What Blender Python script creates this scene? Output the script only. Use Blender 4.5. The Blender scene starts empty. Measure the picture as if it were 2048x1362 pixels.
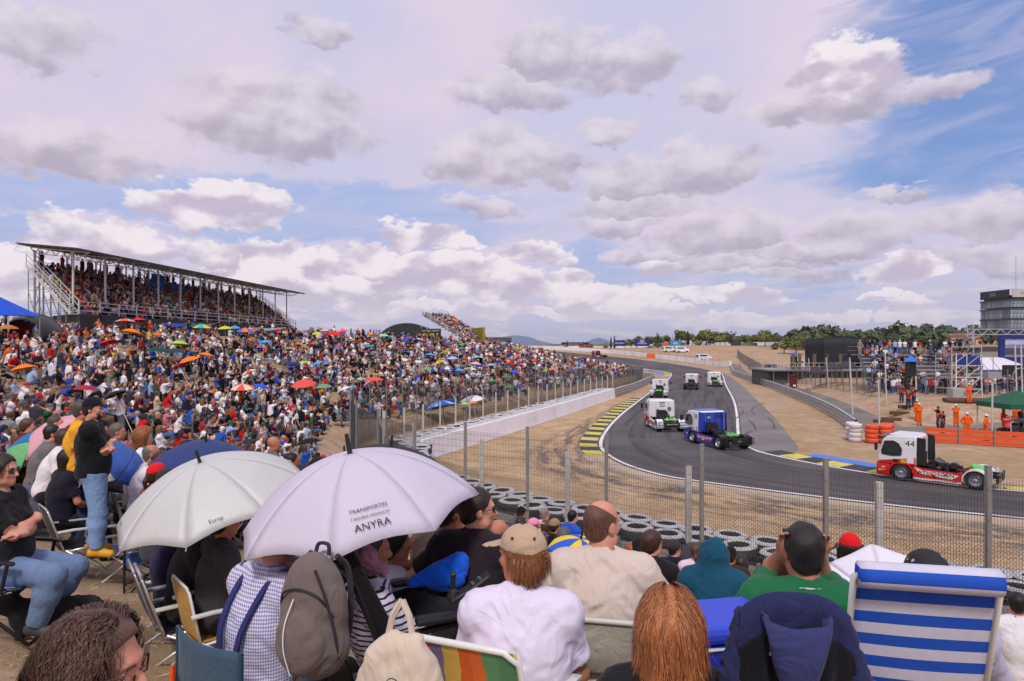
import bpy, bmesh, math, random
import numpy as np
from mathutils import Vector, Matrix, Euler
random.seed(7); rng = np.random.default_rng(7)
S = bpy.context.scene
COL = S.collection
R = math.radians
CAMZ = 6.5; F = 1365.0; HZ = 690.0      # camera height over the race track, focal length and horizon row in photo pixels
# ---------------------------------------------------------------- camera
cam_d = bpy.data.cameras.new('camera'); cam = bpy.data.objects.new('camera', cam_d); COL.objects.link(cam)
cam.location = (0, 0, CAMZ); cam.rotation_euler = (R(90), 0, 0)
cam_d.sensor_width = 36.0; cam_d.lens = F / 2048 * 36; cam_d.shift_y = (HZ - 681) / 2048
cam_d.clip_start = 0.05; cam_d.clip_end = 30000
S.camera = cam
S.render.resolution_x = 1024; S.render.resolution_y = 681
# ---------------------------------------------------------------- world
SUN_EL, SUN_AZ = 50.0, 184.0            # sun high behind the camera (clockwise from +Y)
SKY_STRENGTH = 0.10
W = bpy.data.worlds.new('World'); S.world = W; W.use_nodes = True
W.cycles.sampling_method = 'NONE'      # an even, bright sky needs no light map
nt = W.node_tree; nt.nodes.clear()

class NB:
    """small helper to write node graphs as expressions"""
    def __init__(s, tree, dim='3D'): s.t = tree; s.dim = dim
    def n(s, typ, **kw):
        x = s.t.nodes.new(typ)
        for k, v in kw.items(): setattr(x, k, v)
        return x
    def put(s, sock, v):
        if isinstance(v, bpy.types.NodeSocket): s.t.links.new(v, sock)
        elif v is not None: sock.default_value = v
    def m(s, op, a, b=None, c=None, clamp=False):
        x = s.n('ShaderNodeMath', operation=op, use_clamp=clamp)
        s.put(x.inputs[0], a); s.put(x.inputs[1], b)
        if c is not None: s.put(x.inputs[2], c)
        return x.outputs[0]
    def v(s, op, a, b=None):
        x = s.n('ShaderNodeVectorMath', operation=op); s.put(x.inputs[0], a)
        if op == 'SCALE': s.put(x.inputs['Scale'], b)
        elif b is not None: s.put(x.inputs[1], b)
        return x.outputs['Value'] if op in ('LENGTH', 'DOT_PRODUCT') else x.outputs[0]
    def comb(s, a, b, c=0.0):
        x = s.n('ShaderNodeCombineXYZ'); s.put(x.inputs[0], a); s.put(x.inputs[1], b); s.put(x.inputs[2], c); return x.outputs[0]
    def sep(s, a):
        x = s.n('ShaderNodeSeparateXYZ'); s.put(x.inputs[0], a); return x.outputs
    def noise(s, vec, scale, detail=4, rough=.5, dist=0.0, col=False):
        x = s.n('ShaderNodeTexNoise', noise_dimensions=s.dim); s.put(x.inputs['Vector'], vec); s.put(x.inputs['Scale'], scale)
        x.inputs['Detail'].default_value = detail; x.inputs['Roughness'].default_value = rough; x.inputs['Distortion'].default_value = dist
        return x.outputs['Color'] if col else x.outputs['Fac']
    def ss(s, v, a, b, c=0.0, d=1.0):
        x = s.n('ShaderNodeMapRange', interpolation_type='SMOOTHSTEP'); s.put(x.inputs[0], v)
        for i, q in enumerate((a, b, c, d)): s.put(x.inputs[i + 1], q)
        return x.outputs[0]
    def mix(s, f, a, b, blend='MIX'):
        x = s.n('ShaderNodeMix', data_type='RGBA', blend_type=blend); s.put(x.inputs['Factor'], f)
        s.put(x.inputs[6], a if isinstance(a, bpy.types.NodeSocket) else (*a, 1)); s.put(x.inputs[7], b if isinstance(b, bpy.types.NodeSocket) else (*b, 1))
        return x.outputs[2]

def s2l(*c):
    """sRGB 0-255 to linear"""
    return tuple((v / 255 / 12.92) if v / 255 <= .04045 else ((v / 255 + .055) / 1.055) ** 2.4 for v in c)

def azel(px, py):
    az = math.atan((px - 1024) / F); el = math.atan((HZ - py) / F * math.cos(az)); return az, el

def cloud_group(name, spec):
    """distance field of a union of ellipses given as direction (photo px) and half sizes: D = 1 - distance, Q = place inside the nearest one"""
    g = bpy.data.node_groups.new(name, 'ShaderNodeTree')
    g.interface.new_socket('P', in_out='INPUT', socket_type='NodeSocketVector')
    g.interface.new_socket('D', in_out='OUTPUT', socket_type='NodeSocketFloat')
    g.interface.new_socket('T', in_out='OUTPUT', socket_type='NodeSocketFloat')
    b = NB(g); gi = b.n('NodeGroupInput'); go = b.n('NodeGroupOutput'); P = gi.outputs[0]
    cur = cq = None
    for (px, py, rx, ry) in spec:
        az, el = azel(px, py)
        x = b.n('ShaderNodeVectorMath', operation='MULTIPLY_ADD'); b.put(x.inputs[0], P); x.inputs[1].default_value = (F / rx, F / ry, 0); x.inputs[2].default_value = (-az * F / rx, -el * F / ry, 0)
        q = x.outputs[0]; d = b.v('LENGTH', q)
        if cur is None: cur, cq = d, q
        else:
            f = b.m('LESS_THAN', d, cur); cur = b.m('MINIMUM', d, cur)
            x = b.n('ShaderNodeMix', data_type='VECTOR'); b.put(x.inputs[0], f); b.put(x.inputs[4], cq); b.put(x.inputs[5], q); cq = x.outputs[1]
    qy = b.sep(cq)[1]
    low = b.m('MAXIMUM', b.m('MULTIPLY', qy, -1.0), 0.0)
    b.put(go.inputs[0], b.m('SUBTRACT', 1.0, b.m('MULTIPLY', cur, b.m('ADD', 1.0, b.m('MULTIPLY', low, .45)))))
    b.put(go.inputs[1], qy)
    return g

GREY = [(55, 80, 120, 60), (555, 240, 195, 95), (100, 305, 190, 55), (640, 62, 70, 28), (1100, 120, 120, 70), (1250, 140, 120, 62), (1030, 185, 140, 55),
        (985, 320, 150, 68), (1110, 335, 60, 55), (1215, 268, 55, 30), (1260, 365, 110, 60), (1400, 345, 130, 60), (1290, 415, 150, 40), (1215, 455, 100, 30), (1440, 470, 140, 50), (1720, 475, 135, 48), (1560, 500, 120, 26),
        (1420, 190, 50, 32), (1590, 215, 100, 40), (1690, 200, 110, 55), (1960, 445, 95, 40), (1990, 520, 140, 34), (1290, 512, 100, 18), (1480, 525, 150, 24), (1600, 545, 130, 14), (1800, 385, 70, 12), (1875, 178, 72, 30), (960, 415, 90, 24)]
WHITE = [(440, 418, 150, 52), (1700, 140, 92, 60), (150, 480, 70, 42), (230, 500, 110, 45), (30, 560, 90, 55), (440, 525, 60, 36), (545, 520, 60, 40), (500, 560, 110, 50), (640, 540, 60, 46), (745, 535, 48, 46),
         (690, 590, 180, 40), (810, 470, 66, 30), (900, 476, 70, 22), (850, 545, 90, 60), (930, 555, 110, 58), (1010, 570, 60, 46), (1075, 510, 72, 20), (1130, 555, 60, 28), (1110, 580, 80, 26), (1330, 540, 42, 24), (1180, 600, 70, 30), (1290, 600, 80, 28), (1440, 600, 120, 22),
         (1240, 625, 180, 16), (1000, 620, 120, 22), (1800, 550, 66, 28), (1770, 592, 30, 12), (1830, 605, 55, 14), (1690, 630, 38, 14), (1600, 628, 40, 12), (1830, 636, 75, 12), (1420, 640, 90, 12), (760, 620, 160, 20)]
BLUE = [(2010, 60, 270, 180), (1960, 255, 210, 160), (1830, 345, 190, 55), (2100, 350, 120, 40), (620, 395, 420, 34), (120, 395, 260, 40), (760, 450, 330, 60), (560, 470, 200, 30), (40, 460, 120, 36), (1180, 520, 90, 50), (1260, 560, 120, 40), (1640, 560, 160, 26), (1500, 590, 160, 22)]
w = NB(nt, '2D')
D = w.n('ShaderNodeTexCoord').outputs['Generated']
dx, dy, dz = w.sep(D)
az = w.m('ARCTAN2', dx, dy); el = w.m('ARCSINE', dz)
P0 = w.comb(az, el)
Ps = w.comb(w.m('MULTIPLY', az, 1.0), w.m('MULTIPLY', el, 1.7))
wob = w.v('SUBTRACT', w.noise(Ps, 9.0, 3, .5, col=True), (.5, .5, .5))
wob2 = w.v('SUBTRACT', w.noise(Ps, 34.0, 4, .6, col=True), (.5, .5, .5))
P = w.v('ADD', P0, w.v('ADD', w.v('MULTIPLY', wob, (.075, .045, 0)), w.v('MULTIPLY', wob2, (.028, .024, 0))))
fb = w.noise(Ps, 24.0, 7, .60)
fs = w.noise(Ps, 15.0, 3, .5)
fb_up = w.noise(w.v('ADD', Ps, (-.012, .034, 0)), 15.0, 3, .5)
relief = w.m('SUBTRACT', fs, fb_up)
def grp(g, vec):
    x = w.n('ShaderNodeGroup', node_tree=g); w.put(x.inputs[0], vec); return x.outputs[0], x.outputs[1]
gG, gW, gB = cloud_group('grey_clouds', GREY), cloud_group('white_clouds', WHITE), cloud_group('blue_gaps', BLUE)
# clouds of the same two kinds go on over the rest of the sky, beyond the frame
out_frame = w.m('MAXIMUM', w.ss(w.m('ABSOLUTE', az), .66, .80), w.ss(el, .50, .62))
gen = w.m('MULTIPLY', w.m('SUBTRACT', w.noise(Ps, 4.2, 3, .5), .50), 3.2)
gen = w.m('SUBTRACT', gen, w.m('MULTIPLY', w.m('SUBTRACT', 1.0, out_frame), 6.0))
fbA = w.m('MULTIPLY', w.m('SUBTRACT', fb, .5), 1.12)
dGr, tG = grp(gG, P)
dG0 = w.m('MAXIMUM', dGr, gen)
dG = w.m('ADD', dG0, fbA)
dW0, tW = grp(gW, P)
dW = w.m('ADD', dW0, fbA)
# blue sky, thin high veil
sky = w.n('ShaderNodeTexSky', sky_type='NISHITA', sun_disc=False, sun_elevation=R(SUN_EL), sun_rotation=R(SUN_AZ), altitude=600, air_density=1.0, dust_density=.6, ozone_density=2.5)
K = 1.0 / SKY_STRENGTH
def cl(*c): return tuple(v * K for v in s2l(*c))
bluecol = w.mix(.62, sky.outputs[0], cl(112, 152, 222))
streak = w.noise(w.comb(w.m('ADD', w.m('MULTIPLY', az, 2.2), w.m('MULTIPLY', el, 1.6)), w.m('SUBTRACT', w.m('MULTIPLY', el, 11.0), w.m('MULTIPLY', az, 1.4))), 2.3, 6, .62, .6)
dB = w.m('ADD', grp(gB, P)[0], w.m('MULTIPLY', w.m('SUBTRACT', streak, .5), 1.5))
gap = w.ss(dB, -.22, .42)
gap_out = w.m('MULTIPLY', w.ss(w.noise(Ps, 1.9, 4, .5), .5, .66), out_frame)
gap = w.m('MAXIMUM', gap, gap_out)
veil = w.mix(w.ss(w.noise(Ps, 3.0, 4, .55), .3, .7), cl(205, 203, 229), cl(225, 211, 229))
hor = w.ss(el, .0, .16)
veil = w.mix(hor, cl(196, 196, 222), veil)
blue2 = w.mix(w.ss(az, .28, .56), cl(168, 186, 230), bluecol)          # gaps on the left still lie behind thin haze
blue2 = w.mix(w.ss(el, .02, .20), cl(178, 190, 224), blue2)
base = w.mix(w.m('MULTIPLY', gap, w.ss(streak, .72, .38, .62, .93)), veil, blue2)
# grey cumulus: bright thin rims, mauve grey bodies, light from above
gm = w.ss(dG, -.15, .34)
gl = w.m('ADD', w.m('ADD', w.m('MULTIPLY', tG, .46), w.m('MULTIPLY', relief, 1.1)), .44)
gcol = w.mix(w.ss(gl, -.05, .95), cl(176, 167, 186), cl(228, 218, 229))
base = w.mix(w.m('MULTIPLY', gm, .86), base, gcol)
# white cumulus towards the horizon
wm = w.ss(dW, -.10, .14)
wl = w.m('ADD', w.m('ADD', w.m('MULTIPLY', tW, .42), w.m('MULTIPLY', relief, 2.2)), .36)
wcol = w.mix(w.ss(wl, -.05, .75), cl(200, 188, 208), cl(248, 238, 242))
wcol = w.mix(w.ss(el, .09, .0), wcol, cl(226, 216, 226))
base = w.mix(w.m('MULTIPLY', wm, .92), base, wcol)
lowb = w.noise(w.comb(w.m('MULTIPLY', az, 7.0), w.m('MULTIPLY', el, 42.0)), 1.0, 5, .6)
lowm = w.m('MULTIPLY', w.ss(lowb, .46, .60), w.m('MULTIPLY', w.ss(el, .115, .05), w.m('SUBTRACT', 1.0, w.m('MULTIPLY', wm, .8))))
base = w.mix(w.m('MULTIPLY', lowm, .75), base, w.mix(w.ss(lowb, .50, .72), cl(204, 196, 214), cl(238, 228, 230)))
base = w.mix(w.ss(el, .0, -.06), base, cl(150, 140, 135))
bg = w.n('ShaderNodeBackground'); w.put(bg.inputs[0], base); bg.inputs[1].default_value = SKY_STRENGTH
wo = w.n('ShaderNodeOutputWorld'); nt.links.new(bg.outputs[0], wo.inputs[0])
# ---------------------------------------------------------------- sun behind thin cloud, exposure
sd = bpy.data.lights.new('sun', 'SUN'); sd.energy = 2.2; sd.angle = R(9); sd.color = (1.0, .95, .88)
sun = bpy.data.objects.new('sun', sd); COL.objects.link(sun)
sdir = Vector((math.sin(R(SUN_AZ)) * math.cos(R(SUN_EL)), math.cos(R(SUN_AZ)) * math.cos(R(SUN_EL)), math.sin(R(SUN_EL))))
sun.rotation_euler = sdir.to_track_quat('Z', 'Y').to_euler(); sun.location = sdir * 60
S.view_settings.view_transform = 'Standard'; S.view_settings.look = 'None'; S.view_settings.exposure = 0.0; S.view_settings.gamma = 1.0
S.view_settings.use_curve_mapping = False
S.cycles.max_bounces = 5; S.cycles.diffuse_bounces = 2; S.cycles.glossy_bounces = 2; S.cycles.transmission_bounces = 3; S.cycles.transparent_max_bounces = 12
S.cycles.caustics_reflective = False; S.cycles.caustics_refractive = False
# ================================================================ helpers
def tag(o, label=None, cat=None, group=None, kind=None):
    if label: o['label'] = label
    if cat: o['category'] = cat
    if group: o['group'] = group
    if kind: o['kind'] = kind
    return o
def thing(name, label, cat, loc=(0, 0, 0), rz=0.0, group=None):
    o = bpy.data.objects.new(name, None); COL.objects.link(o); o.location = loc; o.rotation_euler = (0, 0, rz)
    o.empty_display_size = .1
    return tag(o, label, cat, group)
def link(name, me, parent=None, loc=None, rot=None, scale=None):
    o = bpy.data.objects.new(name, me); COL.objects.link(o); o.parent = parent
    if loc is not None: o.location = loc
    if rot is not None: o.rotation_euler = rot
    if scale is not None: o.scale = scale if hasattr(scale, '__len__') else (scale,) * 3
    return o
def copy_tree(o, parent=None):
    c = o.copy(); COL.objects.link(c); c.parent = parent
    for ch in list(o.children): copy_tree(ch, c)
    return c
def mesh(name, verts, faces, mats=(), midx=None, smooth=False):
    me = bpy.data.meshes.new(name)
    verts = np.asarray(verts, dtype=np.float32).reshape(-1, 3)
    if isinstance(faces, np.ndarray) and faces.ndim == 2:
        k = faces.shape[1]; nf = len(faces)
        me.vertices.add(len(verts)); me.vertices.foreach_set('co', verts.ravel())
        me.loops.add(nf * k); me.loops.foreach_set('vertex_index', faces.astype(np.int32).ravel())
        me.polygons.add(nf); me.polygons.foreach_set('loop_start', np.arange(nf, dtype=np.int32) * k)
        me.update(calc_edges=True)
    else: me.from_pydata([tuple(map(float, v)) for v in verts], [], [tuple(f) for f in faces])
    for m in (mats if isinstance(mats, (list, tuple)) else [mats]): me.materials.append(m)
    if midx is not None: me.polygons.foreach_set('material_index', np.asarray(midx, dtype=np.int32))
    if smooth: me.polygons.foreach_set('use_smooth', np.ones(len(me.polygons), dtype=bool))
    me.update(); return me
def V3(*a): return np.array(a, dtype=float)
def nrm(v): v = np.asarray(v, float); return v / (np.linalg.norm(v) + 1e-12)
def frame(d, up=(0, 0, 1)):
    d = nrm(d); a = np.cross(up, d)
    if np.linalg.norm(a) < 1e-4: a = np.cross((1, 0, 0), d)
    a = nrm(a); return a, np.cross(d, a), d
class MB:
    """collects shapes (lists of vertices and faces with a material slot) into one mesh"""
    def __init__(s): s.v = []; s.f = []; s.m = []; s.slot = 0
    def add(s, vs, fs):
        o = len(s.v); s.v += [tuple(map(float, v)) for v in vs]; s.f += [tuple(o + i for i in f) for f in fs]; s.m += [s.slot] * len(fs); return s
    def box(s, c, size, rz=0.0, taper=1.0, M=None):
        x, y, z = [q / 2 for q in size]
        pts = [(-x, -y, -z), (x, -y, -z), (x, y, -z), (-x, y, -z), (-x * taper, -y * taper, z), (x * taper, -y * taper, z), (x * taper, y * taper, z), (-x * taper, y * taper, z)]
        ca, sa = math.cos(rz), math.sin(rz)
        if M is not None: pts = [tuple(M @ Vector(p)) for p in pts]
        pts = [(c[0] + p[0] * ca - p[1] * sa, c[1] + p[0] * sa + p[1] * ca, c[2] + p[2]) for p in pts]
        return s.add(pts, [(0, 3, 2, 1), (4, 5, 6, 7), (0, 1, 5, 4), (1, 2, 6, 5), (2, 3, 7, 6), (3, 0, 4, 7)])
    def beam(s, p0, p1, w, h=None, up=(0, 0, 1)):
        h = h or w; a, b, d = frame(np.subtract(p1, p0), up); p0 = np.asarray(p0, float); p1 = np.asarray(p1, float); q = []
        for p in (p0, p1):
            for i, j in ((-1, -1), (1, -1), (1, 1), (-1, 1)): q.append(p + a * w / 2 * i + b * h / 2 * j)
        return s.add(q, [(0, 3, 2, 1), (4, 5, 6, 7), (0, 1, 5, 4), (1, 2, 6, 5), (2, 3, 7, 6), (3, 0, 4, 7)])
    def tube(s, pts, r, n=6, cap=True, closed=False):
        pts = [np.asarray(p, float) for p in pts]; rs = r if hasattr(r, '__len__') else [r] * len(pts)
        N = len(pts); vs = []; up = (0, 0, 1); pa = None
        for i, p in enumerate(pts):
            if closed: d = nrm(pts[(i + 1) % N] - pts[i - 1])
            elif i == 0: d = pts[1] - p
            elif i == N - 1: d = p - pts[i - 1]
            else: d = nrm(pts[i + 1] - p) + nrm(p - pts[i - 1])
            d = nrm(d)
            if pa is None: a, b, _ = frame(d)
            else:
                a = pa - d * np.dot(pa, d); a = nrm(a) if np.linalg.norm(a) > 1e-4 else frame(d)[0]; b = np.cross(d, a)
            pa = a
            for k in range(n):
                t = 2 * math.pi * k / n; vs.append(p + (a * math.cos(t) + b * math.sin(t)) * rs[i])
        fs = []
        for i in range(N if closed else N - 1):
            j = (i + 1) % N
            for k in range(n): fs.append((i * n + k, i * n + (k + 1) % n, j * n + (k + 1) % n, j * n + k))
        if cap and not closed: fs += [tuple(range(n))[::-1], tuple((N - 1) * n + k for k in range(n))]
        return s.add(vs, fs)
    def lathe(s, prof, n=16, c=(0, 0, 0), axis=None, capb=True, capt=True):
        """prof: list of (radius, height)"""
        A, B, Dv = (V3(1, 0, 0), V3(0, 1, 0), V3(0, 0, 1)) if axis is None else frame(axis)
        vs = []; c = np.asarray(c, float)
        for r, h in prof:
            for k in range(n): t = 2 * math.pi * k / n; vs.append(c + A * r * math.cos(t) + B * r * math.sin(t) + Dv * h)
        fs = [(i * n + k, i * n + (k + 1) % n, (i + 1) * n + (k + 1) % n, (i + 1) * n + k) for i in range(len(prof) - 1) for k in range(n)]
        if capb: fs.append(tuple(range(n))[::-1])
        if capt: fs.append(tuple((len(prof) - 1) * n + k for k in range(n)))
        return s.add(vs, fs)
    def loft(s, rings, cap=True, closed=True):
        n = len(rings[0]); vs = [p for r in rings for p in r]
        fs = [(i * n + k, i * n + (k + 1) % n, (i + 1) * n + (k + 1) % n, (i + 1) * n + k) for i in range(len(rings) - 1) for k in range(n if closed else n - 1)]
        if cap: fs += [tuple(range(n))[::-1], tuple((len(rings) - 1) * n + k for k in range(n))]
        return s.add(vs, fs)
    def prism(s, poly, z0, z1):
        """poly: xy outline counter-clockwise"""
        n = len(poly); vs = [(x, y, z0) for x, y in poly] + [(x, y, z1) for x, y in poly]
        return s.add(vs, [tuple(range(n))[::-1], tuple(range(n, 2 * n))] + [(i, (i + 1) % n, n + (i + 1) % n, n + i) for i in range(n)])
    def quad(s, a, b, c, d): return s.add([a, b, c, d], [(0, 1, 2, 3)])
    def grid(s, fn, nu, nv):
        vs = [fn(i / nu, j / nv) for j in range(nv + 1) for i in range(nu + 1)]
        return s.add(vs, [(j * (nu + 1) + i, j * (nu + 1) + i + 1, (j + 1) * (nu + 1) + i + 1, (j + 1) * (nu + 1) + i) for j in range(nv) for i in range(nu)])
    def me(s, name, mats, smooth=False): return mesh(name, s.v, s.f, mats, s.m, smooth)
    def obj(s, name, mats, parent=None, loc=None, rz=None, smooth=False, bevel=0.0, rot=None, solid=0.0, subsurf=0):
        o = link(name, s.me(name, mats, smooth), parent, loc, rot if rot is not None else ((0, 0, rz) if rz is not None else None))
        if solid: m = o.modifiers.new('solid', 'SOLIDIFY'); m.thickness = solid; m.offset = 0
        if bevel: m = o.modifiers.new('bevel', 'BEVEL'); m.width = bevel; m.segments = 2; m.limit_method = 'ANGLE'
        if subsurf: m = o.modifiers.new('sub', 'SUBSURF'); m.levels = subsurf; m.render_levels = subsurf
        return o
# ---------------------------------------------------------------- materials
MATS = {}
def mat(name, col=(.5, .5, .5), rough=.6, metal=0.0, var=.12, scale=6.0, bump=0.0, bscale=None, spec=.5, alpha=1.0, sheen=0.0, attr=None, emit=0.0, trans=0.0, dirt=0.0, fold=0.0, lucent=0.0):
    """principled material with noise-driven colour variation, optional relief; attr reads an object property colour"""
    if name in MATS: return MATS[name]
    m = bpy.data.materials.new(name); m.use_nodes = True; t = m.node_tree; b = NB(t); p = t.nodes['Principled BSDF']
    tc = b.n('ShaderNodeTexCoord').outputs['Object']
    if attr: x = b.n('ShaderNodeAttribute', attribute_type='OBJECT' if attr[0] == 'o' else 'GEOMETRY', attribute_name=attr[1]); base = x.outputs['Color']
    else: x = b.n('ShaderNodeRGB'); x.outputs[0].default_value = (*col, 1); base = x.outputs[0]
    if var:
        f = b.noise(tc, scale, 4, .6)
        g = b.m('MULTIPLY_ADD', b.m('SUBTRACT', f, .5), var * 2.4, 1.0)
        base = b.mix(1.0, base, b.comb(g, g, g), 'MULTIPLY')
    if dirt:
        f = b.ss(b.noise(tc, scale * .35, 5, .65), .45, .75); base = b.mix(b.m('MULTIPLY', f, dirt), base, (.16, .12, .085))
    b.put(p.inputs['Base Color'], base)
    p.inputs['Roughness'].default_value = rough; p.inputs['Metallic'].default_value = metal; p.inputs['Specular IOR Level'].default_value = spec
    if sheen: p.inputs['Sheen Weight'].default_value = sheen
    if alpha < 1: p.inputs['Alpha'].default_value = alpha
    if trans: p.inputs['Transmission Weight'].default_value = trans
    if emit: b.put(p.inputs['Emission Color'], base); p.inputs['Emission Strength'].default_value = emit
    if bump:
        bn = b.n('ShaderNodeBump'); bn.inputs['Strength'].default_value = bump; bn.inputs['Distance'].default_value = .02
        b.put(bn.inputs['Height'], b.noise(tc, bscale or scale * 6, 5, .6))
        if fold:
            b2 = b.n('ShaderNodeBump'); b2.inputs['Strength'].default_value = fold; b2.inputs['Distance'].default_value = .05
            b.put(b2.inputs['Height'], b.m('ABSOLUTE', b.m('SUBTRACT', b.noise(b.v('MULTIPLY', tc, (1, 1, .75)), 5.5, 3, .45, 1.6), .5))); b.put(bn.inputs['Normal'], b2.outputs[0])
        b.put(p.inputs['Normal'], bn.outputs[0])
    if lucent:
        tr_ = b.n('ShaderNodeBsdfTranslucent'); b.put(tr_.inputs[0], base); mx = b.n('ShaderNodeMixShader'); mx.inputs[0].default_value = lucent; t.links.new(p.outputs[0], mx.inputs[1]); t.links.new(tr_.outputs[0], mx.inputs[2]); t.links.new(mx.outputs[0], t.nodes['Material Output'].inputs[0])
    MATS[name] = m; return m
def paint(rgb, **k):
    n = 'paint_%02x%02x%02x' % tuple(int(v) for v in rgb) + ('' if not k else str(sorted(k.items())))
    return mat(n, s2l(*rgb), **{**dict(rough=.42, var=.06, dirt=.12), **k})
def cloth(rgb, **k):
    n = 'cloth_%02x%02x%02x' % tuple(int(v) for v in rgb) + ('' if not k else str(sorted(k.items())))
    return mat(n, s2l(*rgb), **{**dict(rough=.9, var=.10, scale=9.0, bump=.10, bscale=420.0, spec=.12, sheen=.08, fold=.55), **k})
steel = mat('galvanised_steel', (.36, .37, .38), .42, .75, .15, 5.0, dirt=.15)
steel_light = mat('white_steel', (.62, .62, .60), .45, .2, .10, 5.0, dirt=.12)
alu = mat('aluminium_tube', (.72, .73, .74), .25, .9, .06, 12.0)
blackm = mat('black_metal', (.012, .012, .014), .4, .1, .1, 9.0)
blackp = mat('black_plastic', (.014, .014, .016), .5, 0, .1, 9.0)
whitep = mat('white_plastic', (.70, .70, .68), .4, 0, .06, 6.0, dirt=.06)
rubber = mat('tyre_rubber', (.018, .018, .019), .75, 0, .25, 7.0, bump=.3, dirt=.25)
glassm = mat('dark_glass', (.02, .025, .03), .08, 0, 0, spec=.8)
concrete = mat('concrete', (.42, .41, .38), .85, 0, .18, 3.0, bump=.3, dirt=.2)
def PX(px, py, d): return V3((px - 1024) / F * d, d, CAMZ - (py - HZ) / F * d)
def text(name, body, size, m, parent, loc, rot, align='CENTER', ext=.002, sx=1.0, shear=0.0):
    c = bpy.data.curves.new(name, 'FONT'); c.body = body; c.size = size; c.align_x = align; c.align_y = 'CENTER'; c.extrude = ext; c.shear = shear; c.resolution_u = 2
    c.materials.append(m); o = link(name, c, parent, loc, rot); o.scale = (sx, 1, 1); return o
def catmull(pts, step=None, n=8, closed=False):
    P = [np.asarray(p, float) for p in pts]; out = []
    for i in range(len(P) - 1):
        p0, p1, p2, p3 = P[max(i - 1, 0)], P[i], P[i + 1], P[min(i + 2, len(P) - 1)]
        k = n if step is None else max(2, int(np.linalg.norm(p2 - p1) / step))
        for j in range(k):
            t = j / k; out.append(.5 * ((2 * p1) + (-p0 + p2) * t + (2 * p0 - 5 * p1 + 4 * p2 - p3) * t * t + (-p0 + 3 * p1 - 3 * p2 + p3) * t ** 3))
    out.append(P[-1]); return np.array(out)
def resample(pl, step):
    pl = np.asarray(pl, float); L = np.r_[0, np.cumsum(np.linalg.norm(np.diff(pl, axis=0), axis=1))]
    n = max(1, int(round(L[-1] / step))); t = np.linspace(0, L[-1], n + 1)
    return np.stack([np.interp(t, L, pl[:, k]) for k in range(pl.shape[1])], 1)
HAZE = 5e-5
# ================================================================ terrain
FENCE = np.array([(70, -6), (24, 9.0), (9.4, 13.4), (6.6, 14.6), (-3.2, 22), (-7.0, 30), (-10, 43), (-4, 57), (22, 118), (25, 127), (23, 140), (19, 165), (12, 205), (-6, 245), (-40, 285), (-120, 330)], float)
BANK = np.array([(70, 330), (54, 170), (41, 103), (33, 60), (37, 53.5), (48, 54), (75, 58), (140, 40)], float)
def pl_dist(x, y, pl):
    """distance to a polyline; positive on its left-hand side"""
    x = np.asarray(x, float); y = np.asarray(y, float)
    best = np.full(x.shape, 1e9); side = np.ones(x.shape)
    for a, b in zip(pl[:-1], pl[1:]):
        d = b - a; L = d @ d; t = np.clip(((x - a[0]) * d[0] + (y - a[1]) * d[1]) / L, 0, 1)
        ex = x - a[0] - t * d[0]; ey = y - a[1] - t * d[1]; q = np.hypot(ex, ey); cr = d[0] * ey - d[1] * ex
        m = q < best - 1e-6; best = np.where(m, q, best); side = np.where(m, np.sign(cr), side)
    return best * np.where(side == 0, 1, side)
def sstep(v, a, b): t = np.clip((np.asarray(v, float) - a) / (b - a), 0, 1); return t * t * (3 - 2 * t)
def vnoise(x, y, s, seed=0):
    a = np.sin(x * s * 1.0 + seed * 1.7) * np.cos(y * s * 1.13 + seed * .9); b = np.sin((x * .6 + y * .8) * s * 2.1 + seed * 2.3) * np.cos((x * .8 - y * .55) * s * 1.9 + 1.1 + seed)
    c = np.sin((x * .9 - y * .5) * s * 4.3 + seed) * np.cos((x * .45 + y * .9) * s * 4.7 + seed * .3); return a + .5 * b + .25 * c
def base_h(y): return 5.0 * sstep(y, 160, 272)
def ground(x, y):
    x = np.asarray(x, float); y = np.asarray(y, float)
    s = pl_dist(x, y, FENCE)
    hs = np.clip(s, 0, None)
    h = .55 * sstep(hs, 0, 1.2) + .262 * np.minimum(hs, 26.5)
    over = np.clip(hs - 24, 0, None); h = h - .10 * np.clip(over, 0, 4) * sstep(over, 0, 6)
    h = h + np.where(hs > 1, .06 * vnoise(x, y, .9) + .10 * vnoise(x, y, .31, 3), 0) * sstep(hs, 1, 5)
    far = sstep(y, 80, 190)
    h = h * (1 - .42 * far)
    b = pl_dist(x, y, BANK); bb = np.clip(b, 0, None)
    h = h + np.where(s < 0, .32 * np.minimum(bb, 4.2) * sstep(y, 20, 50) + .05 * vnoise(x, y, .5, 5) * sstep(bb, 0, 2), 0)
    h = h + base_h(y)
    # far rolling land and the wooded rise on the right
    h = h + 20 * sstep(y, 420, 950) * sstep(x / np.maximum(y, 1), .30, .62) + 3 * sstep(y, 500, 1500) * (vnoise(x, y, .006, 2))
    return h
def gz(x, y): return float(ground(x, y))
def on_ground(px, py, lift=0.0, d0=3.0, d1=320.0):
    """distance at which the ray through a photo pixel meets the ground raised by lift"""
    d = np.concatenate([np.arange(d0, 40, .05), np.arange(40, d1, .25)]); x = (px - 1024) / F * d; z = CAMZ - (py - HZ) / F * d
    k = np.nonzero(z < ground(x, d) + lift)[0]
    return float(d[k[0]]) if len(k) else None
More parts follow.
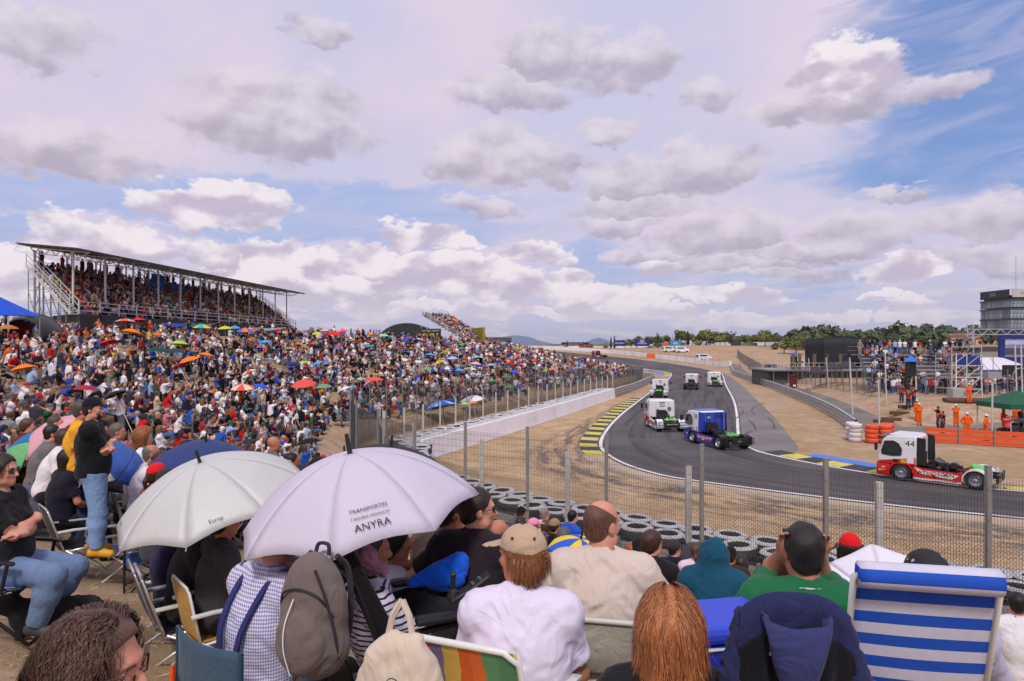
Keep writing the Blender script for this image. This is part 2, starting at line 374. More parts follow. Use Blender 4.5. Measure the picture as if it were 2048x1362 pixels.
# ================================================================ ground, track
def ground_mat():
    m = bpy.data.materials.new('dry_soil'); m.use_nodes = True; t = m.node_tree; b = NB(t); p = t.nodes['Principled BSDF']
    g = b.n('ShaderNodeTexCoord').outputs['Object']; y = b.sep(g)[1]
    big = b.noise(g, .12, 4, .6); mid = b.noise(g, .9, 5, .65); fine = b.noise(g, 14.0, 5, .7); grit = b.noise(g, 60.0, 3, .6)
    c = b.mix(b.ss(mid, .3, .7), s2l(160, 133, 108), s2l(188, 162, 136))
    c = b.mix(b.m('MULTIPLY', b.ss(big, .45, .62), .55), c, s2l(154, 132, 92))          # dry grass
    c = b.mix(b.m('MULTIPLY', b.ss(fine, .56, .72), .55), c, s2l(120, 90, 62))          # litter, clods
    c = b.mix(b.m('MULTIPLY', b.ss(grit, .62, .74), .5), c, s2l(200, 182, 156))         # straw and grit
    damp = b.ss(b.noise(b.v('ADD', g, (3.1, 7.7, 0)), .55, 3, .5), .58, .74); c = b.mix(b.m('MULTIPLY', damp, .35), c, s2l(112, 84, 62))
    green = b.m('MULTIPLY', b.ss(b.noise(g, .035, 4, .6), .40, .54), b.ss(y, 260, 420)); c = b.mix(green, c, s2l(84, 92, 58))
    b.put(p.inputs['Base Color'], c); p.inputs['Roughness'].default_value = .95; p.inputs['Specular IOR Level'].default_value = .15
    bn = b.n('ShaderNodeBump'); bn.inputs['Strength'].default_value = .7; bn.inputs['Distance'].default_value = .04
    b.put(bn.inputs['Height'], b.m('ADD', fine, b.m('MULTIPLY', mid, 1.4))); b.put(p.inputs['Normal'], bn.outputs[0]); return m
SOIL = ground_mat()
def axis(parts):
    return np.unique(np.round(np.concatenate([np.arange(a, b + 1e-6, s) for a, b, s in parts]), 3))
gx = axis([(-9000, -900, 900), (-900, -200, 70), (-200, -60, 8), (-60, 60, .8), (60, 120, 3), (120, 200, 10), (200, 900, 35), (900, 9000, 900)])
gy = axis([(-200, -20, 20), (-20, -4, 2), (-4, 70, .7), (70, 180, 1.6), (180, 340, 5), (340, 1200, 35), (1200, 12000, 900)])
GX, GY = np.meshgrid(gx, gy); GZ = ground(GX, GY)
ii = np.arange(len(gx) * len(gy)).reshape(len(gy), len(gx))
gf = np.stack([ii[:-1, :-1].ravel(), ii[:-1, 1:].ravel(), ii[1:, 1:].ravel(), ii[1:, :-1].ravel()], 1)
ground_o = link('ground', mesh('ground', np.stack([GX.ravel(), GY.ravel(), GZ.ravel()], 1), gf, SOIL, smooth=True)); tag(ground_o, 'sandy dry ground of the hillside and the infield', kind='structure')

def asphalt(name, c0, c1, streak=False):
    m = bpy.data.materials.new(name); m.use_nodes = True; t = m.node_tree; b = NB(t); p = t.nodes['Principled BSDF']
    g = b.n('ShaderNodeTexCoord').outputs['Object']
    c = b.mix(b.ss(b.noise(g, .25, 5, .6), .3, .7), s2l(*c0), s2l(*c1)); f = b.noise(g, 30, 3, .6)
    c = b.mix(b.m('MULTIPLY', b.ss(f, .45, .75), .35), c, s2l(130, 124, 120))
    if streak:
        r = b.n('ShaderNodeAttribute', attribute_name='lane').outputs['Fac']                # worn-in rubber of the racing line runs along the lap
        s1 = b.noise(b.comb(b.m('MULTIPLY', r, 9.0), b.m('MULTIPLY', b.sep(g)[1], .03)), 2.0, 3, .6)
        c = b.mix(b.m('MULTIPLY', b.ss(s1, .44, .66), .75), c, s2l(58, 54, 57)); c = b.mix(b.m('MULTIPLY', b.ss(b.noise(g, .06, 3, .5), .52, .60), .35), c, s2l(112, 106, 106))
    b.put(p.inputs['Base Color'], c); p.inputs['Roughness'].default_value = .88; p.inputs['Specular IOR Level'].default_value = .25
    bn = b.n('ShaderNodeBump'); bn.inputs['Strength'].default_value = .25; bn.inputs['Distance'].default_value = .01; b.put(bn.inputs['Height'], b.noise(g, 80, 2, .6)); b.put(p.inputs['Normal'], bn.outputs[0]); return m
ASPH = asphalt('track_asphalt', (78, 74, 77), (95, 90, 92), True); ASPH2 = asphalt('runoff_asphalt', (112, 108, 108), (132, 127, 124)); ASPH3 = asphalt('road_asphalt', (108, 102, 98), (134, 126, 118))
WLINE = mat('line_paint', s2l(226, 224, 224), .6, 0, .10, 2.0, dirt=.25)
L_EDGE = catmull([(60, 12), (30, 21.5), (17.9, 25.9), (9.1, 32), (6.7, 35), (5.6, 39), (5.5, 44), (7.0, 52), (9.8, 63), (15, 81), (21.8, 104), (29, 128), (34.3, 148), (36.5, 160), (35.5, 172), (31, 186), (22, 203), (8, 225), (-10, 250), (-40, 285), (-100, 325)], step=.7)
R_EDGE = catmull([(62, 22.5), (34, 27.6), (22.2, 30.6), (18.2, 34.7), (15.7, 39.7), (15.2, 43), (16.2, 48), (21, 63), (26.5, 81), (35, 111), (45, 145), (49, 161), (50, 178), (46, 195), (38, 212), (26, 229), (10, 252), (-8, 275), (-38, 312), (-98, 352)], step=.7)
def arc(pl): return np.r_[0, np.cumsum(np.linalg.norm(np.diff(pl, axis=0), axis=1))]
def at_t(pl, t): L = arc(pl); q = np.asarray(t) * L[-1]; return np.stack([np.interp(q, L, pl[:, k]) for k in range(2)], 1)
def off_pl(pl, d):
    """offset a polyline sideways (positive to its left)"""
    t = np.gradient(pl, axis=0); t /= np.linalg.norm(t, axis=1)[:, None] + 1e-9; return pl + np.stack([-t[:, 1], t[:, 0]], 1) * d
def strip(name, a, b, z, m, n=None, nu=1, kind='structure', parent=None, zf=None, lane=False):
    n = n or max(len(a), len(b)); t = np.linspace(0, 1, n); A = at_t(a, t); B = at_t(b, t); rows = [A * (1 - k / nu) + B * k / nu for k in range(nu + 1)]
    P = np.stack(rows, 1); zz = (ground(P[..., 0], P[..., 1]) if zf is None else zf(P[..., 0], P[..., 1])) + z
    v = np.concatenate([P, zz[..., None]], 2).reshape(-1, 3); i = np.arange(n * (nu + 1)).reshape(n, nu + 1)
    f = np.stack([i[:-1, :-1].ravel(), i[:-1, 1:].ravel(), i[1:, 1:].ravel(), i[1:, :-1].ravel()], 1)
    me = mesh(name, v, f, m, smooth=True)
    if lane:
        at = me.attributes.new('lane', 'FLOAT', 'POINT'); at.data.foreach_set('value', np.tile(np.linspace(0, 1, nu + 1), n).astype(np.float32))
    o = link(name, me, parent)
    if parent is None: o['kind'] = kind
    return o
flat = lambda x, y: base_h(y)
def ups(pl, step): return resample(pl, step)
# which way do the sheets face: left edge to right edge gives upward normals when walked this way
track = strip('race_track', R_EDGE, L_EDGE, .030, ASPH, 420, 10, zf=flat, lane=True); track['label'] = 'dark grey asphalt race track bending through the infield'
for nm, e, d in (('edge_line', L_EDGE, -.22), ('edge_line', R_EDGE, .22)):
    strip(nm, off_pl(e, d + .11), off_pl(e, d - .11), .036, WLINE, 420, zf=flat, parent=track)
# asphalt run-off outside the right-hand line and dusty verge
ro_out = catmull([(15.6, 40.5), (17.7, 42.2), (20.2, 50), (24.9, 66), (29.3, 82), (37.3, 111), (46.2, 146), (49.8, 163)], step=.8)
ro_in = R_EDGE[(R_EDGE[:, 1] > 39.5) & (R_EDGE[:, 1] < 163) & (R_EDGE[:, 0] > 14)]
tag(strip('runoff_asphalt', ro_out, off_pl(ro_in, .05), .016, ASPH2, 160, 3, zf=flat), 'lighter grey asphalt run-off beside the white track line')
# skid marks: thin dark sheets of rubber
SKID = mat('skid_rubber', s2l(84, 80, 82), .85, 0, .4, 3.0)
for k in range(15):
    t0 = random.uniform(.0, 1); y0 = 44 + 60 * t0; xr = np.interp(y0, [40, 63, 81, 111], [15.2, 21, 26.5, 35]); x0 = xr - random.uniform(-3.2, 8.5)
    a0 = R(random.uniform(58, 88)); cv = random.uniform(-.035, .035); ln = random.uniform(6, 20); pts = []
    x, y, a = x0, y0, a0
    for j in range(14): pts.append((x, y)); x += math.cos(a) * ln / 13; y += math.sin(a) * ln / 13; a += cv * ln / 13 * (1 + .4 * math.sin(j))
    pl = np.array(pts); wd = random.uniform(.03, .075)
    strip('skid_mark', off_pl(pl, -wd), off_pl(pl, wd), .040 + .001 * k, SKID, 14, zf=flat, parent=track)
# ---------------------------------------------------------------- gravel trap
def gravel_mat():
    m = bpy.data.materials.new('gravel'); m.use_nodes = True; t = m.node_tree; b = NB(t); p = t.nodes['Principled BSDF']
    g = b.n('ShaderNodeTexCoord').outputs['Object']; u = b.n('ShaderNodeAttribute', attribute_name='lane').outputs['Fac']
    vo = b.n('ShaderNodeTexVoronoi'); b.put(vo.inputs['Vector'], g); vo.inputs['Scale'].default_value = 16.0
    st = b.noise(g, 5.0, 4, .7); c = b.mix(b.ss(b.noise(g, .5, 4, .6), .35, .65), s2l(176, 140, 96), s2l(204, 172, 132))
    c = b.mix(b.m('MULTIPLY', b.ss(b.sep(vo.outputs['Color'])[0], .35, 1.0), .55), c, s2l(214, 194, 166))
    c = b.mix(b.m('MULTIPLY', b.ss(b.sep(vo.outputs['Color'])[1], .6, 1.0), .5), c, s2l(128, 96, 66))
    sc = b.noise(b.comb(b.m('MULTIPLY', u, 7.0), b.m('MULTIPLY', b.sep(g)[0], .22), b.m('MULTIPLY', b.sep(g)[1], .12)), 2.2, 5, .7)  # ploughed dark tyre tracks near the asphalt
    near = b.m('MULTIPLY', b.ss(u, .42, .70), b.ss(u, 1.02, .86)); c = b.mix(b.m('MULTIPLY', b.m('MULTIPLY', near, b.ss(sc, .40, .58)), b.ss(st, .30, .52)), c, s2l(96, 88, 82))
    c = b.mix(b.m('MULTIPLY', b.ss(u, .80, .97), .55), c, s2l(200, 186, 170)); gr = b.m('MULTIPLY', b.ss(b.noise(g, .4, 4, .65), .50, .66), b.ss(u, .5, .15)); c = b.mix(b.m('MULTIPLY', gr, .7), c, s2l(150, 134, 62))
    b.put(p.inputs['Base Color'], c); p.inputs['Roughness'].default_value = .95
    bn = b.n('ShaderNodeBump'); bn.inputs['Strength'].default_value = .9; bn.inputs['Distance'].default_value = .05; b.put(bn.inputs['Height'], b.m('ADD', vo.outputs['Distance'], st)); b.put(p.inputs['Normal'], bn.outputs[0]); return m
GRAVEL = gravel_mat()
BARR = catmull([(60, 2.5), (30, 10.5), (17, 14.2), (11.4, 16.3), (6.9, 19.0), (2.6, 22.4), (-.5, 25.6), (-3.4, 29.6), (-5.0, 34), (-5.4, 38.5)], step=.5)
WALL = catmull([(-5.2, 38.5), (-2.6, 45), (3.0, 59), (12.4, 84)], step=1.0)
left_part = L_EDGE[L_EDGE[:, 1] < 84]; gin = np.vstack([BARR[BARR[:, 0] < 58], WALL[1:]]); gout = left_part
tag(strip('gravel_trap', gout, off_pl(gin, -.55), .012, GRAVEL, 260, 22, zf=flat, lane=True), 'tan gravel trap with dark ploughed tracks beside the asphalt')
gm = bpy.data.objects['gravel_trap'].data; a_ = gm.attributes['lane']; vals = np.tile(np.linspace(1, 0, 23), 260).astype(np.float32); a_.data.foreach_set('value', vals)
# ---------------------------------------------------------------- kerbs
KY, KB, KBL = paint((206, 196, 80), rough=.7, dirt=.55, var=.2), paint((52, 51, 54), rough=.8, dirt=.4, var=.2), paint((70, 122, 214), rough=.6, dirt=.15)
def kerb(label, edge, out, width, pitch, mats, z=.03, h=.05):
    k = thing('kerb', label, 'kerb'); q = resample(edge, pitch); o = off_pl(q, out * width)
    for i in range(len(q) - 1):
        z0 = base_h(q[i][1]) + z; a, b2, c, d = q[i], q[i + 1], o[i + 1], o[i]; m = MB()
        pts = [(*a, z0 - .05), (*b2, z0 - .05), (*c, z0 - .05), (*d, z0 - .05), (*a, z0 + .012), (*b2, z0 + .012), (*c, z0 + h), (*d, z0 + h)]
        fs = [(0, 3, 2, 1), (4, 5, 6, 7), (0, 1, 5, 4), (1, 2, 6, 5), (2, 3, 7, 6), (3, 0, 4, 7)]
        if out < 0: fs = [f[::-1] for f in fs]
        m.add(pts, fs); m.obj('kerb_block', mats[i % len(mats)], k)
    return k
le = L_EDGE; near_k = le[(le[:, 1] > 40) & (le[:, 1] < 83) & (le[:, 0] < 17)]
kerb('yellow and black kerb on the inside of the near bend', near_k, 1, 1.15, 1.45, [KY, KB])
re_ = R_EDGE; cor = re_[(re_[:, 1] > 31.5) & (re_[:, 1] < 42) & (re_[:, 0] < 20)]
kerb('yellow and black kerb at the outer corner below the run-off', cor, -1, 1.25, 1.5, [KB, KY])
cor2 = off_pl(cor, -1.3); kerb('blue painted strip behind the corner kerb', catmull([tuple(cor2[4]), (19.2, 35.8), (17.2, 40.0)], step=.7)[::-1], 1, .9, 2.4, [KBL])
kerb('dark and yellow kerb along the asphalt behind the red truck', re_[(re_[:, 0] > 20) & (re_[:, 0] < 40) & (re_[:, 1] < 31)], -1, .5, 1.5, [KB, KY])
fk = le[(le[:, 1] > 142) & (le[:, 1] < 176) & (le[:, 0] > 33)]
kerb('far yellow and black kerb at the second bend', fk, 1, 1.3, 2.0, [KY, KY, KB])
kerb('far blue strip behind the second kerb', off_pl(le[(le[:, 1] > 150) & (le[:, 1] < 196) & (le[:, 0] > 26)], 1.35), 1, 1.6, 4.0, [KBL])
# ---------------------------------------------------------------- tyre barrier, white wall
TY_W = mat('tyre_white_paint', s2l(190, 188, 190), .7, 0, .22, 3.0, dirt=.6)
def tyre_mesh(name, r, h, hole, mt, ms, n=16):
    m = MB(); prof = [(hole, .0), (hole * 1.12, -.02), (r * .86, -.01), (r * .97, h * .16), (r, h * .5), (r * .97, h * .84), (r * .86, h), (hole * 1.12, h * 1.0), (hole, h * .93), (hole * 1.05, h * .6), (hole * 1.05, h * .3)]
    vs = []; fs = []; k = len(prof)
    for i in range(n):
        t = 2 * math.pi * i / n
        for a, b in prof: vs.append((a * math.cos(t), a * math.sin(t), b))
    sl = []
    for i in range(n):
        j = (i + 1) % n
        for q in range(k):
            w2 = (q + 1) % k; fs.append((i * k + q, j * k + q, j * k + w2, i * k + w2)); sl.append(0 if 5 <= q <= 7 else 1)
    return mesh(name, vs, fs, [mt, ms], sl, True)
TY_TOP = tyre_mesh('painted_tyre', .52, .34, .30, TY_W, rubber); TY_LOW = tyre_mesh('black_tyre', .52, .34, .30, rubber, rubber); TY_ALLW = tyre_mesh('white_tyre', .52, .34, .30, TY_W, TY_W)
tb = thing('tyre_barrier', 'barrier of stacked truck tyres with white painted tops along the gravel trap', 'tyre barrier', (0, 0, 0))
q = resample(BARR[(BARR[:, 0] < 24)], 1.03)
for row in (0, 1):
    o2 = off_pl(q, .52 if row == 0 else -.40)
    for i, (x, y) in enumerate(o2):
        if row == 1: x, y = (o2[i] + o2[min(i + 1, len(o2) - 1)]) / 2
        for lv in range(3):
            if row == 1 and lv == 0: continue
            link('tyre', TY_TOP if lv == 2 else TY_LOW, tb, (x + random.uniform(-.05, .05), y + random.uniform(-.05, .05), lv * .335 + (0 if lv < 2 else random.uniform(-.01, .03))), (random.uniform(-.05, .05), random.uniform(-.05, .05), random.uniform(0, 6)))
WHITEWALL = mat('white_wall_paint', s2l(238, 234, 240), .7, 0, .10, .8, bump=.15, dirt=.22)
ww = thing('white_wall', 'long white painted concrete wall beside the gravel below the crowded bank', 'wall')
wq = resample(WALL, 3.1)
for i in range(len(wq) - 1):
    a, b2 = wq[i], wq[i + 1]; d = nrm(np.r_[b2 - a, 0])[:2]; n2 = np.array([d[1], -d[0]])
    m = MB(); hgt = 1.15; pr = [(.0, 0), (.34, 0), (.30, .25), (.22, hgt), (.0, hgt)]
    m.loft([[(*(p + n2 * u), z) for u, z in pr][::-1] for p in (a, b2 - d * .012)]); m.obj('wall_block', WHITEWALL, ww)
tb2 = thing('tyre_barrier', 'white painted tyres packed behind the long white wall', 'tyre barrier')
q = resample(WALL, 1.04)
for row in range(2):
    o2 = off_pl(q, .55 + row * .92)
    for i, (x, y) in enumerate(o2): link('tyre', TY_ALLW if row == 0 else TY_TOP, tb2, (x, y, .80 + random.uniform(-.03, .05)), (random.uniform(-.08, .08), random.uniform(-.08, .08), random.uniform(0, 6)))
m = MB(); A = off_pl(q, .03); B2 = off_pl(q, 2.05); m.loft([[(*A[i], .0), (*B2[i], .0), (*B2[i], .82), (*A[i], .82)][::-1] for i in range(len(q))]); m.obj('tyre_base', rubber, tb2)
# ---------------------------------------------------------------- guard rails
RAILM = mat('rail_zinc', (.52, .53, .54), .38, .55, .12, 4.0, dirt=.15)
def armco(name, label, pl, zf, beams, m, z0=.30, pitch=2.0, side=1, mats=None, gap=.345, cat='guard rail'):
    t = thing(name, label, cat); q = resample(pl, pitch); zz = np.array([zf(x, y) for x, y in q])
    pr = [(.0, -.14), (.02, -.135), (.13, -.09), (.13, -.05), (.0, -.012), (.0, .012), (.13, .05), (.13, .09), (.02, .135), (0, .14)]
    tt = np.gradient(q, axis=0); tt /= np.linalg.norm(tt, axis=1)[:, None]; nn = np.stack([-tt[:, 1], tt[:, 0]], 1) * side
    for bmi in range(beams):
        for i in range(len(q) - 1):
            mb = MB(); ring = []
            for k in (i, i + 1):
                ring.append([(*(q[k] + nn[k] * (u + .05)), zz[k] + z0 + bmi * gap + w2) for u, w2 in pr])
            mb.loft(ring, cap=False); mm = mats(q[i]) if mats else m
            mb.obj('rail', mm, t, smooth=False)
    pm = MB().box((0, 0, (z0 + beams * gap) / 2 - .1), (.10, .06, z0 + beams * gap)).me('post', steel)
    for i in range(len(q)): link('post', pm, t, (*q[i], zz[i]))
    return t
armco('guard_rail', 'grey steel guard rail between the tyre barrier and the spectator fence', off_pl(BARR[(BARR[:, 0] < 22)], 1.35)[::4], lambda x, y: 0.02, 2, RAILM, .22, side=-1)
armco('guard_rail', 'curved steel guard rail at the foot of the far fence', catmull([(12.6, 84.5), (18.5, 101), (23.8, 118), (26.3, 127), (24.6, 140)], step=2), lambda x, y: base_h(y), 3, RAILM, .25, side=-1)
armco('guard_rail', 'long steel guard rail between dry grass and the service road', catmull([(55, 170), (47, 143), (40, 108), (34, 80.6), (29.5, 63), (25.3, 50)], step=2), lambda x, y: base_h(y), 3, RAILM, .25, side=-1)
ORANGE = paint((232, 92, 36), rough=.5)
armco('guard_rail', 'guard rail painted orange on its left half and bare on its right', catmull([(27.6, 45.6), (31.5, 43.3), (36, 41.2), (52, 35)], step=1.9), lambda x, y: .0, 3, steel, .20, side=1, gap=.33, pitch=1.9, mats=lambda p: ORANGE if p[0] < 32.2 else RAILM)
# white and orange tyres at the rail end
def tyre_pile(label, spots, me_, col):
    t = thing('tyre_stack', label, 'tyre stack')
    for x, y, n in spots:
        for k in range(n): link('tyre', me_, t, (x + random.uniform(-.03, .03), y + random.uniform(-.03, .03), .02 + k * .30), (0, 0, random.uniform(0, 6)), (.82, .82, .86))
    return t
TY_OR = tyre_mesh('orange_tyre', .52, .34, .30, paint((236, 96, 52), rough=.7), paint((206, 80, 44), rough=.7)); TY_WH = tyre_mesh('whitewashed_tyre', .52, .34, .30, paint((226, 222, 222), rough=.7), paint((200, 196, 196), rough=.7))
tyre_pile('orange painted tyres stacked at the end of the guard rail', [(23.9, 45.3, 4), (24.7, 45.2, 4), (25.4, 46.2, 4)], TY_OR, None)
tyre_pile('white painted tyres stacked beside the orange ones', [(23.1, 45.9, 4), (23.3, 46.8, 4)], TY_WH, None)
# ---------------------------------------------------------------- service road and paved marshals' yard
tag(strip('service_road', catmull([(60, 180), (50.5, 145), (43.4, 110), (38, 82), (33.8, 64), (31.0, 54)], step=2), catmull([(57, 180), (48, 145), (41, 110), (35.2, 82), (30.6, 64), (27, 52)], step=2), .02, ASPH3, 70, 2), 'grey service road behind the long guard rail', kind='structure')
tag(strip('paved_yard', catmull([(31.2, 54.2), (38, 54.5), (46, 55), (60, 58)], step=2), catmull([(27.2, 52), (28.2, 46.8), (36, 43.2), (60, 33)], step=2), .028, ASPH3, 40, 8), 'grey paved yard where the marshals stand', kind='structure')
# ---------------------------------------------------------------- wire fences
WIRE = mat('fence_wire', (.10, .10, .105), .6, .3, .1)
CONC_P = mat('concrete_post', (.50, .49, .46), .85, 0, .15, 8.0, bump=.2, dirt=.2)
def wire_panel(a, b, za, zb, h, dv, dh, r, diag=False):
    """welded mesh or chain link between two posts as thin three-sided rods"""
    a = np.asarray(a, float); b = np.asarray(b, float); L = np.linalg.norm(b - a); u = (b - a) / L; nv = np.array([-u[1], u[0]])
    segs = []
    zat = lambda s: za + (zb - za) * s / L
    if not diag:
        for s in np.arange(dv * .5, L, dv): segs.append(((s, zat(s)), (s, zat(s) + h)))
        for k in np.arange(.03, h, dh): segs.append(((0, za + k), (L, zb + k)))
    else:
        for s in np.arange(-h, L, dv):
            for sg in (1, -1):
                s0, s1 = (s, s + h) if sg > 0 else (s + h, s); z0, z1 = 0.0, h
                lo, hi = min(s0, s1), max(s0, s1)
                if hi <= 0 or lo >= L: continue
                f = lambda q: (q - s0) / (s1 - s0) * h
                c0, c1 = max(lo, 0), min(hi, L); segs.append(((c0, zat(c0) + f(c0)), (c1, zat(c1) + f(c1))))
    sg = np.array(segs); P0 = np.concatenate([a + sg[:, 0, :1] * u, sg[:, 0, 1:]], 1); P1 = np.concatenate([a + sg[:, 1, :1] * u, sg[:, 1, 1:]], 1)
    d = P1 - P0; d /= np.linalg.norm(d, axis=1)[:, None]; N = np.r_[nv, 0.0]; e1 = np.tile(N, (len(d), 1)); e2 = np.cross(d, e1)
    vs = []
    for k in range(3):
        t = 2 * math.pi * k / 3; o = (e1 * math.cos(t) + e2 * math.sin(t)) * r; vs += [P0 + o, P1 + o]
    v = np.stack(vs, 1).reshape(-1, 3); i = np.arange(len(d))[:, None] * 6
    f = np.concatenate([np.concatenate([i + 0, i + 2, i + 3, i + 1], 1), np.concatenate([i + 2, i + 4, i + 5, i + 3], 1), np.concatenate([i + 4, i + 0, i + 1, i + 5], 1)])
    return mesh('wire_mesh', v, f, WIRE)
def fence(label, posts, h, dv, dh, r, post_me, diag=False, zf=None, up=0.0, name='wire_fence', bays=True):
    t = thing(name, label, 'fence'); zf = zf or gz
    z = [zf(x, y) for x, y in posts]
    for (x, y), zz in zip(posts, z): link('post', post_me, t, (x, y, zz))
    if bays:
        for i in range(len(posts) - 1):
            o = link('wire_mesh', wire_panel(posts[i], posts[i + 1], z[i] + up, z[i + 1] + up, h, dv, dh, r, diag), t); o['kind'] = 'stuff'
    return t
def steel_post(h, w):
    m = MB(); m.box((0, 0, h / 2 - .2), (w, w, h + .4)); m.box((0, 0, h + .005), (w * 1.15, w * 1.15, .02))
    for k in np.arange(.4, h, .6): m.box((0, -w * .55, k), (w * .8, w * .3, .05))
    return m.me('steel_post', steel)
fp = [(26.5, 8.6), (23.5, 9.5), (20.6, 10.3), (17.8, 11.1), (15.0, 11.9), (12.2, 12.7), (9.42, 13.5), (6.62, 14.4), (4.56, 16.4), (2.52, 18.2), (.45, 20.0), (-1.44, 21.1), (-3.16, 22.2), (-5.0, 25.5), (-6.6, 29.0), (-7.8, 33), (-9.0, 38), (-10.0, 43)]
FZ = {i: v for i, v in enumerate([1.1] * 18)}
fence('grey steel mesh fence with square posts in front of the spectators', fp, 3.0, .052, .205, .0046, steel_post(3.25, .09), zf=lambda x, y: .85)
cp = MB().box((0, 0, 1.15), (.14, .12, 2.9)).me('concrete_post', CONC_P)
cpos = [(13.0, 14.4), (8.9, 17.0), (6.85, 18.1 - .9), (4.6, 17.6), (1.55, 19.6), (-.95, 22.4), (-2.6, 25.2), (-4.8, 29.5), (-6.3, 34)]
cpos = [(16.8, 12.8), (12.4, 14.0), (8.36, 15.9 - .35), (4.55, 17.6), (1.62, 19.9), (-1.0, 22.6), (-3.9, 27.2), (-6.0, 32), (-7.2, 37)]
fence('low chain link fence on pale concrete posts behind the steel mesh fence', cpos, 1.5, .09, 0, .0036, cp, diag=True, zf=lambda x, y: .78)
tall = resample(np.array([(-10, 43), (-9.2, 45.4), (-4.2, 57), (4.6, 77.5), (13.5, 98), (21.6, 117.5), (24.4, 127), (23, 140), (19.4, 165), (15, 190)]), 2.0)
fence('tall wire mesh fence along the foot of the crowded bank', [tuple(p) for p in tall[:30]], 3.3, .10, .28, .0095, steel_post(3.4, .075), zf=lambda x, y: gz(x - .3, y) + .02)
fence('lower far end of the wire mesh fence round the bank', [tuple(p) for p in tall[29:]], 2.3, .10, .28, .0095, steel_post(2.4, .075), zf=lambda x, y: gz(x + .6, y) + .02)
tl = resample(np.array([(-8.2, 43.5), (-3.0, 57), (5.6, 77.2), (14.3, 97)]), 2.6)
fence('row of short pale concrete posts in front of the tall mesh fence', [tuple(p) for p in tl], 1.9, .1, 0, .003, MB().box((0, 0, .95), (.12, .10, 2.3)).me('short_post', CONC_P), zf=lambda x, y: .2, bays=False)
rf = resample(np.array([(66, 200), (57, 165), (47.5, 130), (43, 100), (39.5, 78), (38.2, 70), (42, 68.5), (50, 70), (58, 72)]), 2.4)
fence('wire fence with grey posts on the dirt bank before the right stand', [tuple(p) for p in rf], 2.4, .12, .3, .004, steel_post(2.6, .06))
rt = resample(np.array([(30, 215), (47, 205), (57, 192), (62, 180), (58, 168)]), 4.0)
fence('thin far fence posts behind the second bend', [tuple(p) for p in off_pl(catmull([(57, 182), (49, 206), (41, 224), (28, 246), (10, 270)], step=4), 2)], 2.2, .4, .5, .006, steel_post(2.6, .07))
# ---------------------------------------------------------------- far white walls
def far_wall(label, pts, h, base=None, wd=.5, seg=5.0):
    t = thing('white_wall', label, 'wall'); q = resample(catmull(pts, step=2), seg)
    for i in range(len(q) - 1):
        z = [gz(*p) - .1 for p in (q[i], q[i + 1])]; d = nrm(np.r_[q[i + 1] - q[i], 0])[:2]; n2 = np.array([-d[1], d[0]]) * wd / 2
        m = MB(); m.loft([[(*(p - n2), z[k]), (*(p + n2), z[k]), (*(p + n2), z[k] + h), (*(p - n2), z[k] + h)][::-1] for k, p in enumerate((q[i], q[i + 1] - d * .02))]); m.obj('wall_block', WHITEWALL, t)
    return t
far_wall('far white wall on the outside of the second bend', [(57, 178), (53, 196), (46, 212), (34, 233), (18, 254), (0, 277), (-30, 312), (-70, 345)], 1.35)
far_wall('farthest white wall below the line of trees', [(64, 360), (95, 345), (118, 320), (124, 290), (128, 268)], 1.6)
far_wall('low white wall behind the dry grass slope', [(5, 380), (40, 372), (64, 360)], 1.0)
tag(strip('far_track', catmull([(60, 345), (92, 330), (112, 305), (117, 285), (120, 262)], step=3), catmull([(62, 356), (96, 341), (119, 316), (125, 290), (130, 268)], step=3), .05, ASPH, 40, 2), 'far stretch of track below the trees', kind='structure')
# ================================================================ stands, tower, stage, boards, trees
BLEACH = mat('bleacher_metal', (.30, .30, .31), .5, .4, .15, 3.0, dirt=.2)
TARP = mat('black_tarpaulin', (.020, .020, .024), .7, 0, .2, 1.2, bump=.5, bscale=1.5)
ROOFM = mat('stand_roof_sheet', (.055, .058, .058), .6, .2, .2, .8)
SEATS = []     # (x, y, z, heading) of every seat in the stands, filled by the crowd further down
def scaffold(mb, x0, x1, y0, y1, z0, z1, nx, ny, nz, r=.03):
    """tubular tower lattice"""
    X = np.linspace(x0, x1, nx + 1); Y = np.linspace(y0, y1, ny + 1); Z = np.linspace(z0, z1, nz + 1)
    for x in X:
        for y in Y: mb.beam((x, y, z0), (x, y, z1), r * 2)
    for z in Z[1:]:
        for x in X: mb.beam((x, y0, z), (x, y1, z), r * 1.6)
        for y in Y: mb.beam((x0, y, z), (x1, y, z), r * 1.6)
    for k in range(nz):
        for i in range(nx): mb.beam((X[i], y0, Z[k]), (X[i + 1], y0, Z[k + 1]), r * 1.4)
